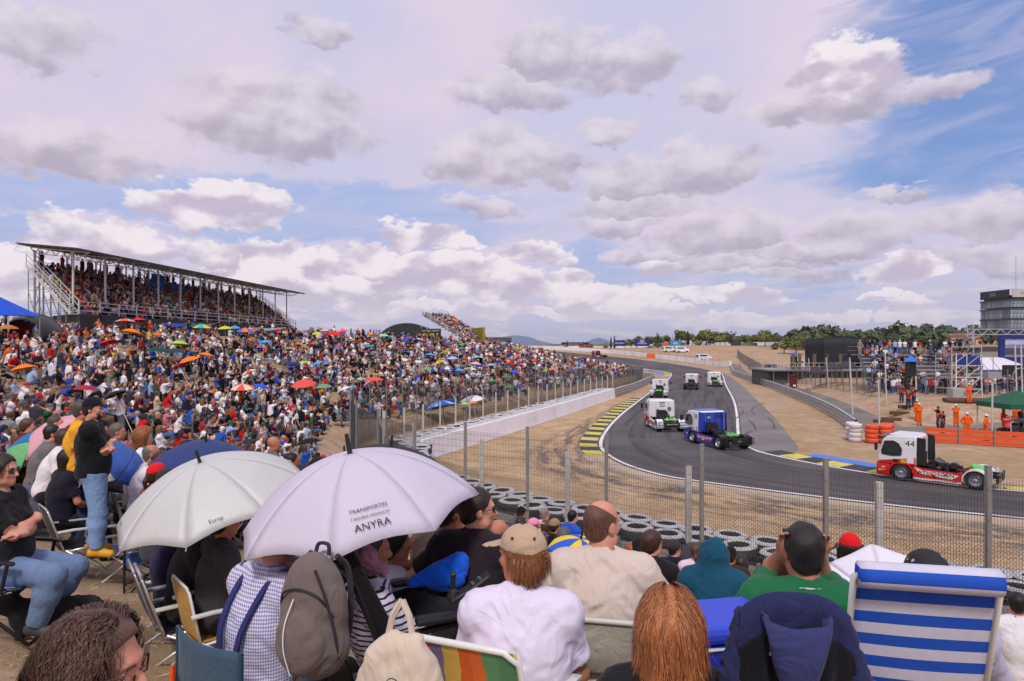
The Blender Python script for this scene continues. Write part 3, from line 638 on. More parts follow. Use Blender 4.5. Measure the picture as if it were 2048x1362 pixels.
# ---- roofed grandstand on the ridge (front line A->B, depth vector V)
gA, gB, gV = V3(-36, 56.7, 0), V3(-32.6, 100.6, 0), V3(-6.6, 4.3, 0); gu = (gB - gA) / np.linalg.norm(gB - gA); gL = np.linalg.norm(gB - gA)
def GP(s, d, z): p = gA + gu * s + gV * d; return V3(p[0], p[1], z)
gs = thing('grandstand', 'long roofed grandstand packed with spectators on the ridge', 'grandstand', (0, 0, 0))
ROWS = 11; zr = lambda k: 9.15 + k * .40
for k in range(ROWS):
    m = MB(); d0, d1 = k / ROWS, (k + 1) / ROWS
    m.add([GP(0, d0, zr(k) - .4), GP(gL, d0, zr(k) - .4), GP(gL, d0, zr(k)), GP(0, d0, zr(k)), GP(gL, d1, zr(k)), GP(0, d1, zr(k)), GP(gL, d1, zr(k) - .12), GP(0, d1, zr(k) - .12)], [(0, 1, 2, 3), (3, 2, 4, 5), (7, 6, 1, 0), (5, 4, 6, 7)])
    m.obj('seat_row', BLEACH, gs)
    for s in np.arange(.35, gL - .2, .52):
        if min(abs(s - gL * f) for f in (.02, .33, .64, .97)) < .5 or random.random() < .05: continue
        p = GP(s + random.uniform(-.08, .08), (k + .45) / ROWS, zr(k)); SEATS.append((*p, 97 + random.uniform(-25, 25), 'stand'))
m = MB(); m.add([GP(-.4, -.07, 6.2), GP(gL + 1, -.07, 6.0), GP(gL + 1, -.07, 9.05), GP(-.4, -.07, 9.05), GP(-.4, -.10, 6.2), GP(gL + 1, -.10, 6.0), GP(gL + 1, -.10, 9.05), GP(-.4, -.10, 9.05)], [(0, 1, 2, 3), (7, 6, 5, 4), (3, 2, 6, 7), (0, 3, 7, 4), (1, 5, 6, 2)])
m.add([GP(-.4, -.07, 6.2), GP(-.4, .5, 6.4), GP(-.4, .5, 9.0), GP(-.4, -.07, 9.05)], [(0, 1, 2, 3)]); m.obj('skirt_tarpaulin', TARP, gs)
rail = MB()
for zz in (9.35, 9.75, 10.1): rail.beam(GP(-.3, -.06, zz), GP(gL + 1, -.06, zz), .045)
rail.obj('handrail', steel_light, gs)
pm = MB().box((0, 0, .5), (.09, .09, 1.3)).me('rail_post', steel_light)
for s in np.linspace(-.3, gL + 1, 19): link('rail_post', pm, gs, GP(s, -.06, 9.0))
def zroof(d): return 14.35 + .95 * d
for i, s in enumerate(np.linspace(0, gL, 12)):
    m = MB(); m.beam(GP(s, .12, 8.8), GP(s, .12, zroof(.12)), .13); m.obj('roof_column', steel_light, gs)
    m = MB(); m.beam(GP(s, 1.02, 7.0), GP(s, 1.02, zroof(1.0) - .3), .12); m.beam(GP(s, .90, 7.0), GP(s, .90, zroof(.9) - .3), .10)
    for q in np.linspace(7.5, 14.4, 7): m.beam(GP(s, 1.02, q), GP(s, .90, q + .9), .05)
    m.obj('back_column', steel, gs)
    m = MB()
    for a, b2 in ((-.22, 1.12),): m.beam(GP(s, a, zroof(a) - .10), GP(s, b2, zroof(b2) - .10), .09); m.beam(GP(s, .0, zroof(.0) - .62), GP(s, 1.02, zroof(1.02) - .62), .07); m.beam(GP(s, -.22, zroof(-.22) - .1), GP(s, .0, zroof(0) - .62), .07); m.beam(GP(s, 1.12, zroof(1.12) - .1), GP(s, 1.02, zroof(1.) - .62), .07)
    zz = np.linspace(0, 1.02, 9)
    for j in range(8): m.beam(GP(s, zz[j], zroof(zz[j]) - (.62 if j % 2 == 0 else .1)), GP(s, zz[j + 1], zroof(zz[j + 1]) - (.1 if j % 2 == 0 else .62)), .055)
    m.obj('roof_truss', steel_light, gs)
    if i < 11:
        s1 = np.linspace(0, gL, 12)[i + 1]; m = MB(); m.beam(GP(s, 1.02, 11.5), GP(s1, 1.02, 14.2), .05); m.beam(GP(s1, 1.02, 11.5), GP(s, 1.02, 14.2), .05)
        for q in (12.6, 13.3, 14.0): m.beam(GP(s, 1.02, q), GP(s1, 1.02, q), .05)
        m.obj('cross_brace', steel, gs)
m = MB(); rr = [GP(-1.6, -.24, zroof(-.24)), GP(gL + 2.4, -.24, zroof(-.24)), GP(gL + 2.4, 1.14, zroof(1.14)), GP(-1.6, 1.14, zroof(1.14))]
m.add(rr + [p + V3(0, 0, .10) for p in rr], [(3, 2, 1, 0), (4, 5, 6, 7), (0, 1, 5, 4), (1, 2, 6, 5), (2, 3, 7, 6), (3, 0, 4, 7)]); m.obj('roof_sheet', ROOFM, gs)
m = MB()
for k in np.linspace(-.2, 1.1, 9): m.beam(GP(-1.5, k, zroof(k) - .05), GP(gL + 2.3, k, zroof(k) - .05), .06)
m.obj('purlins', steel, gs)
# stairways seen from the side
for nm, s in (('stairway', -.5), ('stairway', gL * .33), ('stairway', gL * .64), ('stairway', gL + .3)):
    m = MB()
    for k in range(ROWS * 2): d = k / (ROWS * 2); m.box(GP(s, d, zr(0) + .2 * k - .1), (.9, .32, .05))
    for o in (-.55, .55):
        m.beam(GP(s + o, -.02, zr(0) - .1), GP(s + o, 1, zr(ROWS) - .1), .06, .18); m.beam(GP(s + o, -.02, zr(0) + .95), GP(s + o, 1, zr(ROWS) + .95), .06); m.beam(GP(s + o, -.02, zr(0) + .5), GP(s + o, 1, zr(ROWS) + .5), .05)
        for k in np.linspace(0, 1, 6): m.beam(GP(s + o, k, zr(0) + .4 * ROWS * k), GP(s + o, k, zr(0) + .4 * ROWS * k + .95), .05)
    m.obj(nm, steel_light, gs)
m = MB()
for s in (-.8, 1.0, 3.0):
    D = np.linspace(.12, 1.0, 6)
    for j, d in enumerate(D):
        top = zr(0) + .4 * ROWS * d - .4
        m.beam(GP(s, d, 6.6), GP(s, d, top), .055)
        for z in np.arange(7.3, top, 1.0):
            if j: m.beam(GP(s, D[j - 1], z), GP(s, d, z), .045)
        if j: m.beam(GP(s, D[j - 1], 6.8), GP(s, d, min(top, 9.4)), .04); m.beam(GP(s, D[j - 1], 9.0), GP(s, d, max(7, min(top, 11.2))), .04)
m.obj('scaffold_frame', steel, gs)
BLUEB = paint((24, 96, 190), rough=.7)
for s0, s1, z0, z1 in ((15.0, 17.6, 12.7, 14.35), (18.6, 22.0, 12.5, 13.6)):
    m = MB(); n = 8
    m.grid(lambda u, v: GP(s0 + (s1 - s0) * u, .70 + .02 * math.sin(u * 9), z0 + (z1 - z0) * v - .15 * (1 - v) * math.sin(u * 3)), n, 3)
    tag(m.obj('banner', BLUEB, solid=.02), 'bright blue cloth banner hung %s inside the roofed grandstand' % ('high' if z1 > 14 else 'lower and to the right'), 'banner')
# ---- second, roofless stand further off
def stand2():
    t = thing('grandstand', 'far roofless grandstand in front of the black dome', 'grandstand')
    c = PX(893, 690, 150); ux = V3(.90, -.43, 0); uy = V3(.43, .90, 0)          # ux across (rows face +ux), built in its own frame
    def Q(a, b, z): p = V3(c[0], c[1], 0) + ux * a + uy * b; return V3(p[0], p[1], z)
    n = 15; w2 = 12.0
    for k in range(n):
        a0 = 6.6 - k * .88; z = 6.6 + k * .46; m = MB()
        m.add([Q(a0, 0, z - .4), Q(a0, w2, z - .4), Q(a0, w2, z), Q(a0, 0, z), Q(a0 - .88, w2, z), Q(a0 - .88, 0, z)], [(0, 1, 2, 3), (3, 2, 4, 5)]); m.obj('seat_row', BLEACH, t)
        for b in np.arange(.3, w2, .55):
            if random.random() < .93: p = Q(a0 - .5, b, z); SEATS.append((*p, 100 + random.uniform(-25, 25), 'far'))
    m = MB()
    for k in range(10):
        a = 6.6 - k * 1.46; top = 6.6 + (6.6 - a) / .88 * .46
        m.beam(Q(a, -.1, 5.5), Q(a, -.1, top), .07)
        for z in np.arange(6.3, top, .9): m.beam(Q(a, -.1, z), Q(max(a - 1.46, -6.6), -.1, z), .06)
        if k < 9: m.beam(Q(a, -.1, 6.0), Q(a - 1.46, -.1, 7.6), .05)
    m.obj('scaffold_frame', steel_light, t)
    m = MB()
    for o in (.0, .45, .9): m.beam(Q(6.8, -.15, 6.6 + o), Q(-6.6, -.15, 13.4 + o), .07)
    m.obj('handrail', steel_light, t)
    m = MB(); m.add([Q(6.9, -.2, 4.0), Q(6.9, w2, 4.0), Q(6.9, w2, 7.0), Q(6.9, -.2, 7.0)], [(0, 1, 2, 3)]); m.obj('skirt_tarpaulin', TARP, t, solid=.06)
    sg = thing('sign', 'black sign with yellow lettering on the scaffold of the far stand', 'sign')
    m = MB(); a, b2 = Q(-6.6, -.35, 0), Q(-1.2, -.35, 0); m.add([(a[0], a[1], 7.7), (b2[0], b2[1], 7.7), (b2[0], b2[1], 10.1), (a[0], a[1], 10.1)], [(0, 1, 2, 3)]); m.obj('board', blackp, sg, solid=.06)
    ang = math.atan2(ux[1], ux[0]); YEL = paint((226, 214, 60)); cc = Q(-3.9, -.45, 8.65)
    text('lettering', 'SUPER 7', 1.15, YEL, sg, cc, (R(90), 0, ang)); text('lettering', 'YOKOHAMA  CIRCUITO', .42, paint((220, 220, 220)), sg, Q(-3.9, -.45, 9.65), (R(90), 0, ang)); text('lettering', 'BAR · TIENDA', .42, paint((200, 200, 200)), sg, Q(-3.9, -.45, 8.0), (R(90), 0, ang))
    return t
stand2()
# black dome behind the second stand
m = MB(); c = PX(820, 690, 165); rr = 6.4
prof = [[(c[0] + rr * math.cos(t), c[1] + dy, 7.6 + (rr * .62) * math.sin(t)) for t in np.linspace(0, math.pi, 20)] for dy in (-5, -4.6, 5)]
m.loft(prof, closed=False, cap=False); m.add(prof[0], [tuple(range(20))]); 
dm = thing('arched_tent', 'black arched dome tent behind the far stand', 'tent'); m.obj('dome_skin', mat('dome_vinyl', (.03, .032, .036), .3, 0, .3, .5), dm)
m = MB()
for t in (.5, .9, 1.3, 1.8, 2.2, 2.6): m.beam((c[0] + (rr + .05) * math.cos(t), c[1] - 5.1, 7.6 + (rr + .05) * .62 * math.sin(t)), (c[0] + (rr + .05) * math.cos(t), c[1] + 5, 7.6 + (rr + .05) * .62 * math.sin(t)), .12)
m.tube([(c[0] + (rr + .02) * math.cos(t), c[1] - 5.05, 7.6 + (rr + .02) * .62 * math.sin(t)) for t in np.linspace(0, math.pi, 20)], .12, 5); m.obj('dome_ribs', paint((90, 92, 96)), dm)
# gold advertising block
GOLD = paint((150, 134, 24), rough=.6, dirt=.05); gp = thing('advertising_wall', 'olive gold advertising wall with large white letters by the far stand', 'sign')
p0, p1 = PX(928, 690, 168), PX(968, 690, 150); m = MB(); m.beam((p0[0], p0[1], 7.9), (p1[0], p1[1], 7.9), .5, 5.0); m.obj('panel', GOLD, gp)
an = math.atan2(p1[1] - p0[1], p1[0] - p0[0]); nn = V3(math.sin(an), -math.cos(an), 0); text('lettering', '///AMG', 2.3, paint((225, 225, 220)), gp, (p0 + p1) / 2 * V3(1, 1, 0) + V3(0, 0, 8.9) + nn * .32, (R(90), 0, an), shear=.15)
fl = thing('flag', 'red and yellow flag waving on a pole above the far stand', 'flag', PX(905, 660, 152)); m = MB().tube([(0, 0, -1.5), (0, .1, 3.2)], .04, 5); m.obj('flag_pole', steel, fl)
for k, cc in enumerate(((200, 40, 40), (235, 190, 50), (200, 40, 40))):
    m = MB(); m.grid(lambda u, v: (u * 1.0, .12 * math.sin(u * 6), 3.1 - 1.1 * ((k + v) / 3) - .5 * u + .05 * math.sin(u * 5)), 8, 1); m.obj('flag_stripe', cloth(cc), fl, solid=.01)
# ---- right-hand bleacher stand
def right_stand():
    t = thing('grandstand', 'open metal bleacher stand on the dirt bank at the right', 'grandstand')
    for k in range(9):
        y = 75.5 + k * .95; z = 1.9 + k * .42; x0, x1 = 39.6 + k * .35, 52.5 + k * .5; m = MB()
        m.box(((x0 + x1) / 2, y, z), (x1 - x0, .55, .05)); m.box(((x0 + x1) / 2, y - .35, z - .38), (x1 - x0, .35, .04)); m.box(((x0 + x1) / 2, y + .28, z - .2), (x1 - x0, .03, .36)); m.obj('seat_row', mat('bleacher_light', (.46, .46, .47), .5, .4, .15, 3.0), t)
        for x in np.arange(x0 + .3, x1, .55):
            if abs(x - 42.3) < .4 or abs(x - 47.2) < .4: continue
            if random.random() < (.62 if x < 46 else .40): SEATS.append((x, y, z, 215 + random.uniform(-25, 25), 'right'))
    for x in np.arange(42.5, 56, .62):
        if random.random() < .8: SEATS.append((x, 84.6, 5.35, random.choice([215, 20, 180]) + random.uniform(-40, 40), 'rtop'))
    m = MB()
    m.box((49, 84.6, 5.30), (15, 1.6, .06))
    for x in np.linspace(40, 56, 12):
        for y, z in ((75.6, 1.9), (79, 3.5), (83.8, 5.3)): m.beam((x + (y - 75) * .35, y, .6), (x + (y - 75) * .35, y, z), .06)
        m.beam((x, 75.6, 1.4), (x + 2.5, 83.8, 5.2), .05)
    for z in (5.8, 6.3): m.beam((42, 85.5, z), (57, 85.5, z), .05)
    m.obj('support_frame', steel, t)
    m = MB()
    for k in range(12): m.box((42.3 + k * .2, 75.2 + k * .7, 1.5 + k * .31), (.9, .5, .05))
    m.obj('stairway', steel, t)
right_stand()
# scaffold camera platform
cpz = thing('camera_platform', 'scaffold tower platform carrying a camera beside the right stand', 'scaffold', (0, 0, 0)); m = MB(); scaffold(m, 44.2, 47.2, 68.6, 71.2, .9, 5.6, 2, 1, 4, .04); m.beam((44.2, 68.6, 6.3), (47.2, 68.6, 6.3), .05); m.beam((44.2, 68.6, 5.6), (44.2, 68.6, 6.4), .05); m.beam((47.2, 68.6, 5.6), (47.2, 68.6, 6.4), .05)
m.beam((43.6, 67.0, .9), (44.6, 68.5, 5.6), .07); m.obj('scaffold_frame', steel_light, cpz); MB().box((45.7, 69.9, 5.63), (3.1, 2.7, .06)).obj('platform_deck', BLEACH, cpz); MB().box((45.9, 68.7, 4.95), (2.4, .06, .9)).obj('blue_skirt', paint((36, 52, 130)), cpz)
tv = thing('television_camera', 'large television camera on the scaffold platform', 'camera', (46.3, 69.4, 5.66)); m = MB(); m.box((0, 0, 1.45), (.35, .8, .4)); m.lathe([(.16, 0), (.2, .5)], 10, (0, -.4, 1.45), (0, -1, .2)); m.obj('camera_body', paint((150, 150, 155)), tv); m = MB(); [m.beam((math.cos(a) * .5, math.sin(a) * .5, 0), (0, 0, 1.25), .06) for a in (0, 2.1, 4.2)]; m.obj('tripod', blackm, tv)
# loudspeaker under a small blue roof
sp = thing('loudspeaker_tower', 'black loudspeaker stack under a small blue pyramid roof', 'loudspeaker', (42.3, 72.4, gz(42.3, 72.4))); MB().box((0, 0, 3.3), (1.5, .9, 1.9)).obj('speaker_box', blackp, sp, bevel=.03); MB().lathe([(1.25, 4.3), (.05, 5.1)], 4).obj('roof', paint((40, 120, 220), rough=.7), sp); m = MB(); [m.beam((a, b, 0), (a, b, 2.4), .09) for a in (-.6, .6) for b in (-.35, .35)]; m.obj('leg_frame', blackm, sp)
sp.scale = (.62, .62, .8); sp2 = copy_tree(sp); sp2.location = (44.6, 108, gz(44.6, 108)); sp2.scale = (.6, .6, .9); tag(sp2, 'loudspeaker wrapped in bright blue plastic by the service road', 'loudspeaker')
# ---- black draped stage
st = thing('stage_structure', 'tall black draped screen structure on a railed deck', 'stage'); d = 112.0
a, b2, c2, e = PX(1611, 690, d), PX(1648, 690, d - 3), PX(1683, 690, d - 2), PX(1739, 690, d + 2)
def drape(p, q, z0p, z1p, z0q, z1q, name, tilt=0.0, amp=.10):
    mm = MB(); dd = nrm((q - p) * V3(1, 1, 0)); nn = V3(dd[1], -dd[0], 0)
    mm.grid(lambda u, v: (p + (q - p) * u) * V3(1, 1, 0) + nn * (amp * math.sin(u * 46) * (.3 + .7 * (1 - v)) + tilt * v) + V3(0, 0, (z0p + (z0q - z0p) * u) * (1 - v) + (z1p + (z1q - z1p) * u) * v), 40, 4)
    return mm.obj(name, TARP, st, solid=.05, smooth=True)
drape(a, b2 + V3(.2, 0, 0), 2.8, 7.25, 2.6, 7.5, 'side_drape', .25); drape(b2 - V3(.2, 0, 0), c2 + V3(.15, 0, 0), 2.6, 7.5, 2.6, 7.75, 'front_drape', .25, .05); drape(c2, e, 2.9, 7.75, 3.2, 7.4, 'back_drape', 0, .03)
m = MB(); m.add([p * V3(1, 1, 0) + V3(0, 0, z) for p, z in ((a, 7.3), (b2, 7.55), (c2, 7.9), (e, 7.5), (e + V3(0, 8, 0), 7.5), (a + V3(0, 9, 0), 7.4))], [(0, 1, 2, 3, 4, 5)]); m.obj('roof', TARP, st, solid=.15)
m = MB(); m.box((50, 111, 2.55), (20, 9, .25)); m.obj('deck', BLEACH, st)
m = MB(); [m.beam((x, 106.5, 2.6), (x, 106.5, 3.7), .05) for x in np.linspace(40.5, 60, 22)]; [m.beam((40.5, 106.5, z), (60, 106.5, z), .05) for z in (3.15, 3.7)]; m.obj('handrail', steel_light, st)
[MB().beam((x, 107, 0), (x, 107, 2.6), .12).obj('deck_post', steel, st) for x in np.linspace(41, 59.5, 9)]; MB().box((50, 111.5, 1.2), (19, 7.5, 2.3)).obj('undercroft', mat('undercroft_panels', (.10, .09, .085), .8, 0, .5, .8), st)
[MB().box((x, 107.2, 3.9), (.5, .1, 2.4)).obj('door_panel', paint((104, 88, 70)), st) for x in (44.2, 45.2, 47.5, 49.4, 51.6)]
# dark peaked awnings below
for i, x in enumerate((45.2, 47.2, 49.2)):
    aw = thing('awning', 'dark peaked awning tent, %s of three below the deck' % ('left', 'middle', 'right')[i], 'tent', (x - 4.2, 92, gz(x - 4.2, 92))); MB().lathe([(1.45, 2.0), (1.4, 2.25), (.06, 3.1)], 4).obj('canopy', mat('plum_cloth', (.05, .035, .05), .8, 0, .1), aw, rz=R(45)); m = MB(); [m.beam((q, w2, 0), (q, w2, 2.1), .05) for q in (-.95, .95) for w2 in (-.95, .95)]; m.obj('frame', steel, aw)
def leaf_mat0(name, c0, c1, rough=.8):
    m = bpy.data.materials.new(name); m.use_nodes = True; t = m.node_tree; b = NB(t); p = t.nodes['Principled BSDF']
    g = b.n('ShaderNodeTexCoord').outputs['Object']; oi = b.n('ShaderNodeObjectInfo').outputs['Random']
    c = b.mix(b.ss(b.noise(g, .9, 4, .6), .3, .7), c0, c1); k = b.m('MULTIPLY_ADD', oi, .7, .6); c = b.mix(1.0, c, b.comb(k, k, k), 'MULTIPLY'); b.put(p.inputs['Base Color'], c); p.inputs['Roughness'].default_value = rough; p.inputs['Specular IOR Level'].default_value = .2; return m
leaf_mat = leaf_mat0
# ---- control tower
tw = thing('control_tower', 'glass control tower with black banner on a pale concrete stem', 'tower', (141, 188, 4)); tw.scale = (1, 1, .85); W2, Dp = 17.0, 11.5
GLT = leaf_mat0('tower_glass', s2l(96, 106, 112), s2l(150, 162, 168), .1)
MB().box((4.0, 0, 3.6), (9.2, 8, 8.0)).obj('stem', concrete, tw); MB().box((0.5, 0, 7.7), (W2 + .5, Dp + .5, .7)).obj('underside', paint((58, 60, 64)), tw)
for fl_, (z0, z1, cm) in enumerate(((8.0, 10.9, None), (11.3, 14.2, None), (14.8, 17.0, None))):
    MB().box((.5, 0, (z0 + z1) / 2), (W2, Dp, z1 - z0)).obj('storey', mat('tower_dark', (.03, .035, .04), .5), tw)
    pw = .95; pm = MB().box((0, 0, 0), (pw - .10, .06, z1 - z0 - .2)).me('window_pane', GLT)
    for i in range(18): link('window', pm, tw, (-8 + .5 + i * pw, -Dp / 2 - .03, (z0 + z1) / 2))
    pm2 = MB().box((0, 0, 0), (.06, pw - .10, z1 - z0 - .2)).me('window_pane', GLT)
    for i in range(12): link('window', pm2, tw, (.5 - W2 / 2 - .03, -5.25 + i * pw, (z0 + z1) / 2))
    MB().box((.5, 0, z1 + .2), (W2 + .4, Dp + .4, .4)).obj('floor_band', paint((70, 72, 76)), tw)
MB().box((.9, 0, 18.0), (W2 - .6, Dp - .6, 1.4)).obj('parapet', paint((60, 62, 66)), tw); MB().box((.5 - W2 / 2 - .1, 0, 19.2), (.2, 11.2, 2.6)).obj('banner', paint((34, 32, 36)), tw); MB().box((.6, -Dp / 2 - .1, 19.2), (16.2, .2, 2.4)).obj('banner', paint((188, 184, 178)), tw)
text('lettering', 'MADRID\nJARAMA', .62, paint((190, 190, 190)), tw, (.5 - W2 / 2 - .25, .5, 19.2), (R(90), 0, R(-90))); text('lettering', 'RACE', .8, paint((120, 110, 100)), tw, (-4.2, -Dp / 2 - .25, 19.2), (R(90), 0, 0)); MB().tube([(-2.2, 0, 18), (-2.2, 0, 32)], .06, 5).obj('antenna', steel, tw)
m = MB(); [m.box((-7.5 + k * .7, -Dp / 2, 20.4), (.1, .1, .6)) for k in range(24)]; m.obj('roof_rail', steel, tw)
# ---- buildings, screen and tents behind the right stand
def board(name, label, p, wd, h, col, cat='billboard', rz=0.0, post=2.0, txt=None, tcol=(230, 230, 235), tsize=.5, sub=None):
    t = thing(name, label, cat, p, rz); MB().box((0, 0, post + h / 2), (wd, .16, h)).obj('panel', paint(col), t)
    [MB().beam((x, .15, 0), (x, .15, post + h), .14).obj('support', steel, t) for x in (-wd * .35, wd * .35)]
    if txt: text('lettering', txt, tsize, paint(tcol), t, (0, -.1, post + h * (.38 if sub else .5)), (R(90), 0, 0))
    if sub: sub(t)
    return t
bd = thing('paddock_building', 'grey flat-roofed paddock building with a bicycle drawing', 'building', (0, 0, 0)); MB().box((81.5, 112, 3.0), (15, 8, 5.6)).obj('wall', paint((150, 146, 140), rough=.8), bd); MB().box((66, 113, 2.9), (15, 9, 5.2)).obj('dark_wing', paint((74, 76, 84), rough=.7), bd); MB().box((81.5, 112, 6.0), (15.6, 8.6, .5)).obj('roof', paint((70, 70, 74)), bd)
for i in range(6): MB().box((60.6 + i * 2.1, 108.4, 2.6), (1.3, .1, 2.6)).obj('window', glassm, bd)
m = MB(); cx, cz = 79.3, 2.6
for ox in (-.7, .7): m.tube([(cx + ox + .5 * math.cos(t), 107.9, cz + .5 * math.sin(t)) for t in np.linspace(0, 2 * math.pi, 13)[:-1]], .035, 4, closed=True)
m.tube([(cx - .7, 107.9, cz), (cx - .3, 107.9, cz + .8), (cx + .5, 107.9, cz + .9), (cx + .7, 107.9, cz)], .04, 4); m.tube([(cx - .3, 107.9, cz + .8), (cx + .1, 107.9, cz + .1), (cx + .5, 107.9, cz + .9)], .04, 4); m.tube([(cx - .3, 107.9, cz + 1.0), (cx - .1, 107.9, cz + 1.7), (cx + .4, 107.9, cz + 1.2)], .1, 5); m.obj('bicycle_drawing', paint((74, 60, 66)), bd)
sc = thing('video_screen', 'giant video screen showing the track, in a blue frame under a truss', 'screen', PX(2040, 705, 92)); MB().box((0, 0, .6), (5.6, .5, 4.6)).obj('frame', paint((32, 44, 110)), sc)
SCR = mat('screen_picture', s2l(120, 118, 150), .4, 0, .8, 1.2, emit=.25); MB().box((.1, -.27, .6), (4.6, .05, 2.4)).obj('picture', SCR, sc); MB().box((.1, -.31, .15), (4.6, .02, .9)).obj('picture_track', mat('screen_road', s2l(70, 66, 72), .5, 0, .3, 2.0, emit=.2), sc); MB().box((.1, -.31, 1.35), (4.6, .02, .6)).obj('picture_sky', mat('screen_sky', s2l(168, 170, 206), .5, 0, .2, 2.0, emit=.25), sc)
tr = thing('lighting_truss', 'aluminium lattice truss with legs over the video screen', 'truss', (0, 0, 0)); m = MB(); y = 90.5
for z in (7.9, 8.6): m.beam((60.0, y, z), (84, y, z), .09)
for k in range(30): m.beam((60 + k * .8, y, 7.9 if k % 2 else 8.6), (60.8 + k * .8, y, 8.6 if k % 2 else 7.9), .06)
for x in (60.4, 61.2): m.beam((x, y, .8), (x, y, 9.3), .09)
for k in range(12): m.beam((60.4, y, 1 + k * .68), (61.2, y, 1.68 + k * .68), .05)
m.obj('lattice', alu, tr)
tn = thing('hospitality_tent', 'long white-roofed tent with deep blue sides behind the stand', 'tent', (0, 0, 0)); m = MB(); m.add([(52.5, 86, 3.4), (66, 86, 3.4), (66, 92, 4.8), (55.5, 92, 4.8)], [(0, 1, 2, 3)]); m.obj('roof', paint((222, 216, 226), rough=.7), tn, solid=.08); MB().box((60, 86.1, 2.55), (13.5, .15, 1.5)).obj('blue_side', paint((20, 60, 160), rough=.6), tn); m = MB(); m.add([(66, 86, 3.4), (66, 92, 4.8), (66, 92, 2.0), (66, 86, 1.6)], [(0, 1, 2, 3)]); m.obj('gable', paint((24, 70, 180), rough=.6), tn, solid=.05); text('lettering', 'M', .9, paint((120, 200, 70)), tn, (64.8, 86.0, 2.75), (R(90), 0, 0)); m = MB(); [m.beam((x, 86, .8), (x, 86, 3.4), .1) for x in (53, 57, 61, 65.5)]; m.obj('tent_pole', steel, tn)
MB().box((58.5, 78.5, 2.9), (4.2, .1, 2.6)).obj('star_panel', blackp); tag(bpy.data.objects['star_panel'], 'dark panel with a grey ring emblem beside the platform', 'sign')
m = MB(); m.tube([(58.5 + .95 * math.cos(t), 78.42, 2.9 + .95 * math.sin(t)) for t in np.linspace(0, 2 * math.pi, 25)[:-1]], .07, 5, closed=True); [m.beam((58.5, 78.42, 2.9), (58.5 + .9 * math.cos(a), 78.42, 2.9 + .9 * math.sin(a)), .12) for a in (R(90), R(210), R(330))]; o = m.obj('emblem', paint((150, 152, 158)), bpy.data.objects['star_panel'])
board('billboard', 'small bright blue double sign above the right stand', (50.1, 90, 2.4), 1.9, .75, (42, 104, 220), post=3.0, txt='Área Pelousse', tsize=.24)
# ---- far boards beyond the second bend
board('billboard', 'dark blue billboard with white lettering among the trees', PX(1239, 694, 290), 4.6, 2.5, (24, 34, 110), post=.4, txt='MICHELIN', tsize=.9)
def hy(t):
    m = MB(); m.tube([(.95 * math.cos(a), -.12, 2.4 + .52 * math.sin(a)) for a in np.linspace(0, 2 * math.pi, 25)[:-1]], .08, 4, closed=True); m.beam((-.42, -.12, 2.1), (-.2, -.12, 2.75), .17); m.beam((.42, -.12, 2.75), (.2, -.12, 2.1), .17); m.beam((-.3, -.12, 2.4), (.3, -.12, 2.46), .17); m.obj('emblem', paint((225, 228, 235)), t)
board('billboard', 'big dark blue billboard with white oval emblem among the trees', PX(1284, 694, 285), 6.6, 2.8, (22, 36, 118), post=.4, txt='HYUNDAI', tsize=.85, sub=hy)
board('billboard', 'light blue billboard with white blocks right of the tall pines', PX(1351, 694, 300), 4.8, 2.4, (60, 140, 190), post=.4, txt='IIIIII', tsize=1.3)
board('billboard', 'dark grey wall panel under the trees', PX(1472, 697, 260), 4.0, 2.6, (58, 60, 62), post=0)
board('billboard', 'grey green patterned panel left of the dark round tree', PX(1499, 699, 260), 6.0, 2.5, (104, 116, 104), post=0)
board('gantry_board', 'long black gantry board above the far hill crest', PX(1150, 692, 300), 12, .95, (30, 28, 28), post=.7, txt='michelin   michelin   michelin', tsize=.6, tcol=(190, 190, 190), cat='sign')
board('billboard', 'blue lettered sign above the crowd right of the grandstand', PX(653, 668, 120), 2.4, .8, (36, 84, 170), post=0, txt='HOSTELS', tsize=.5)
bk = thing('brick_house', 'small red brick house below the gantry board', 'building', PX(1172, 696, 330)); bk.scale = (.42, .42, .42); MB().box((0, 0, 1.5), (16, 8, 5)).obj('wall', paint((150, 96, 70), rough=.9), bk); m = MB(); m.loft([[(-8.5, y, 4), (8.5, y, 4), (8.5, y, 4.3), (0, y, 6), (-8.5, y, 4.3)][::-1] for y in (-4.6, 4.6)]); m.obj('roof', paint((140, 84, 62)), bk); [MB().box((x, -4.05, 1.8), (1.6, .1, 1.6)).obj('window', glassm, bk) for x in (-5, 0, 5)]
gb = thing('grey_hut', 'row of grey cabins right of the gold wall', 'building', PX(990, 690, 175)); MB().box((0, 0, .6), (8.5, 4, 2.6)).obj('wall', paint((96, 98, 106)), gb); MB().box((0, 0, 1.95), (8.9, 4.4, .2)).obj('roof', paint((150, 150, 154)), gb); [MB().box((x, -2.05, .7), (1.4, .08, 1.0)).obj('window', glassm, gb) for x in (-2.8, 0, 2.8)]
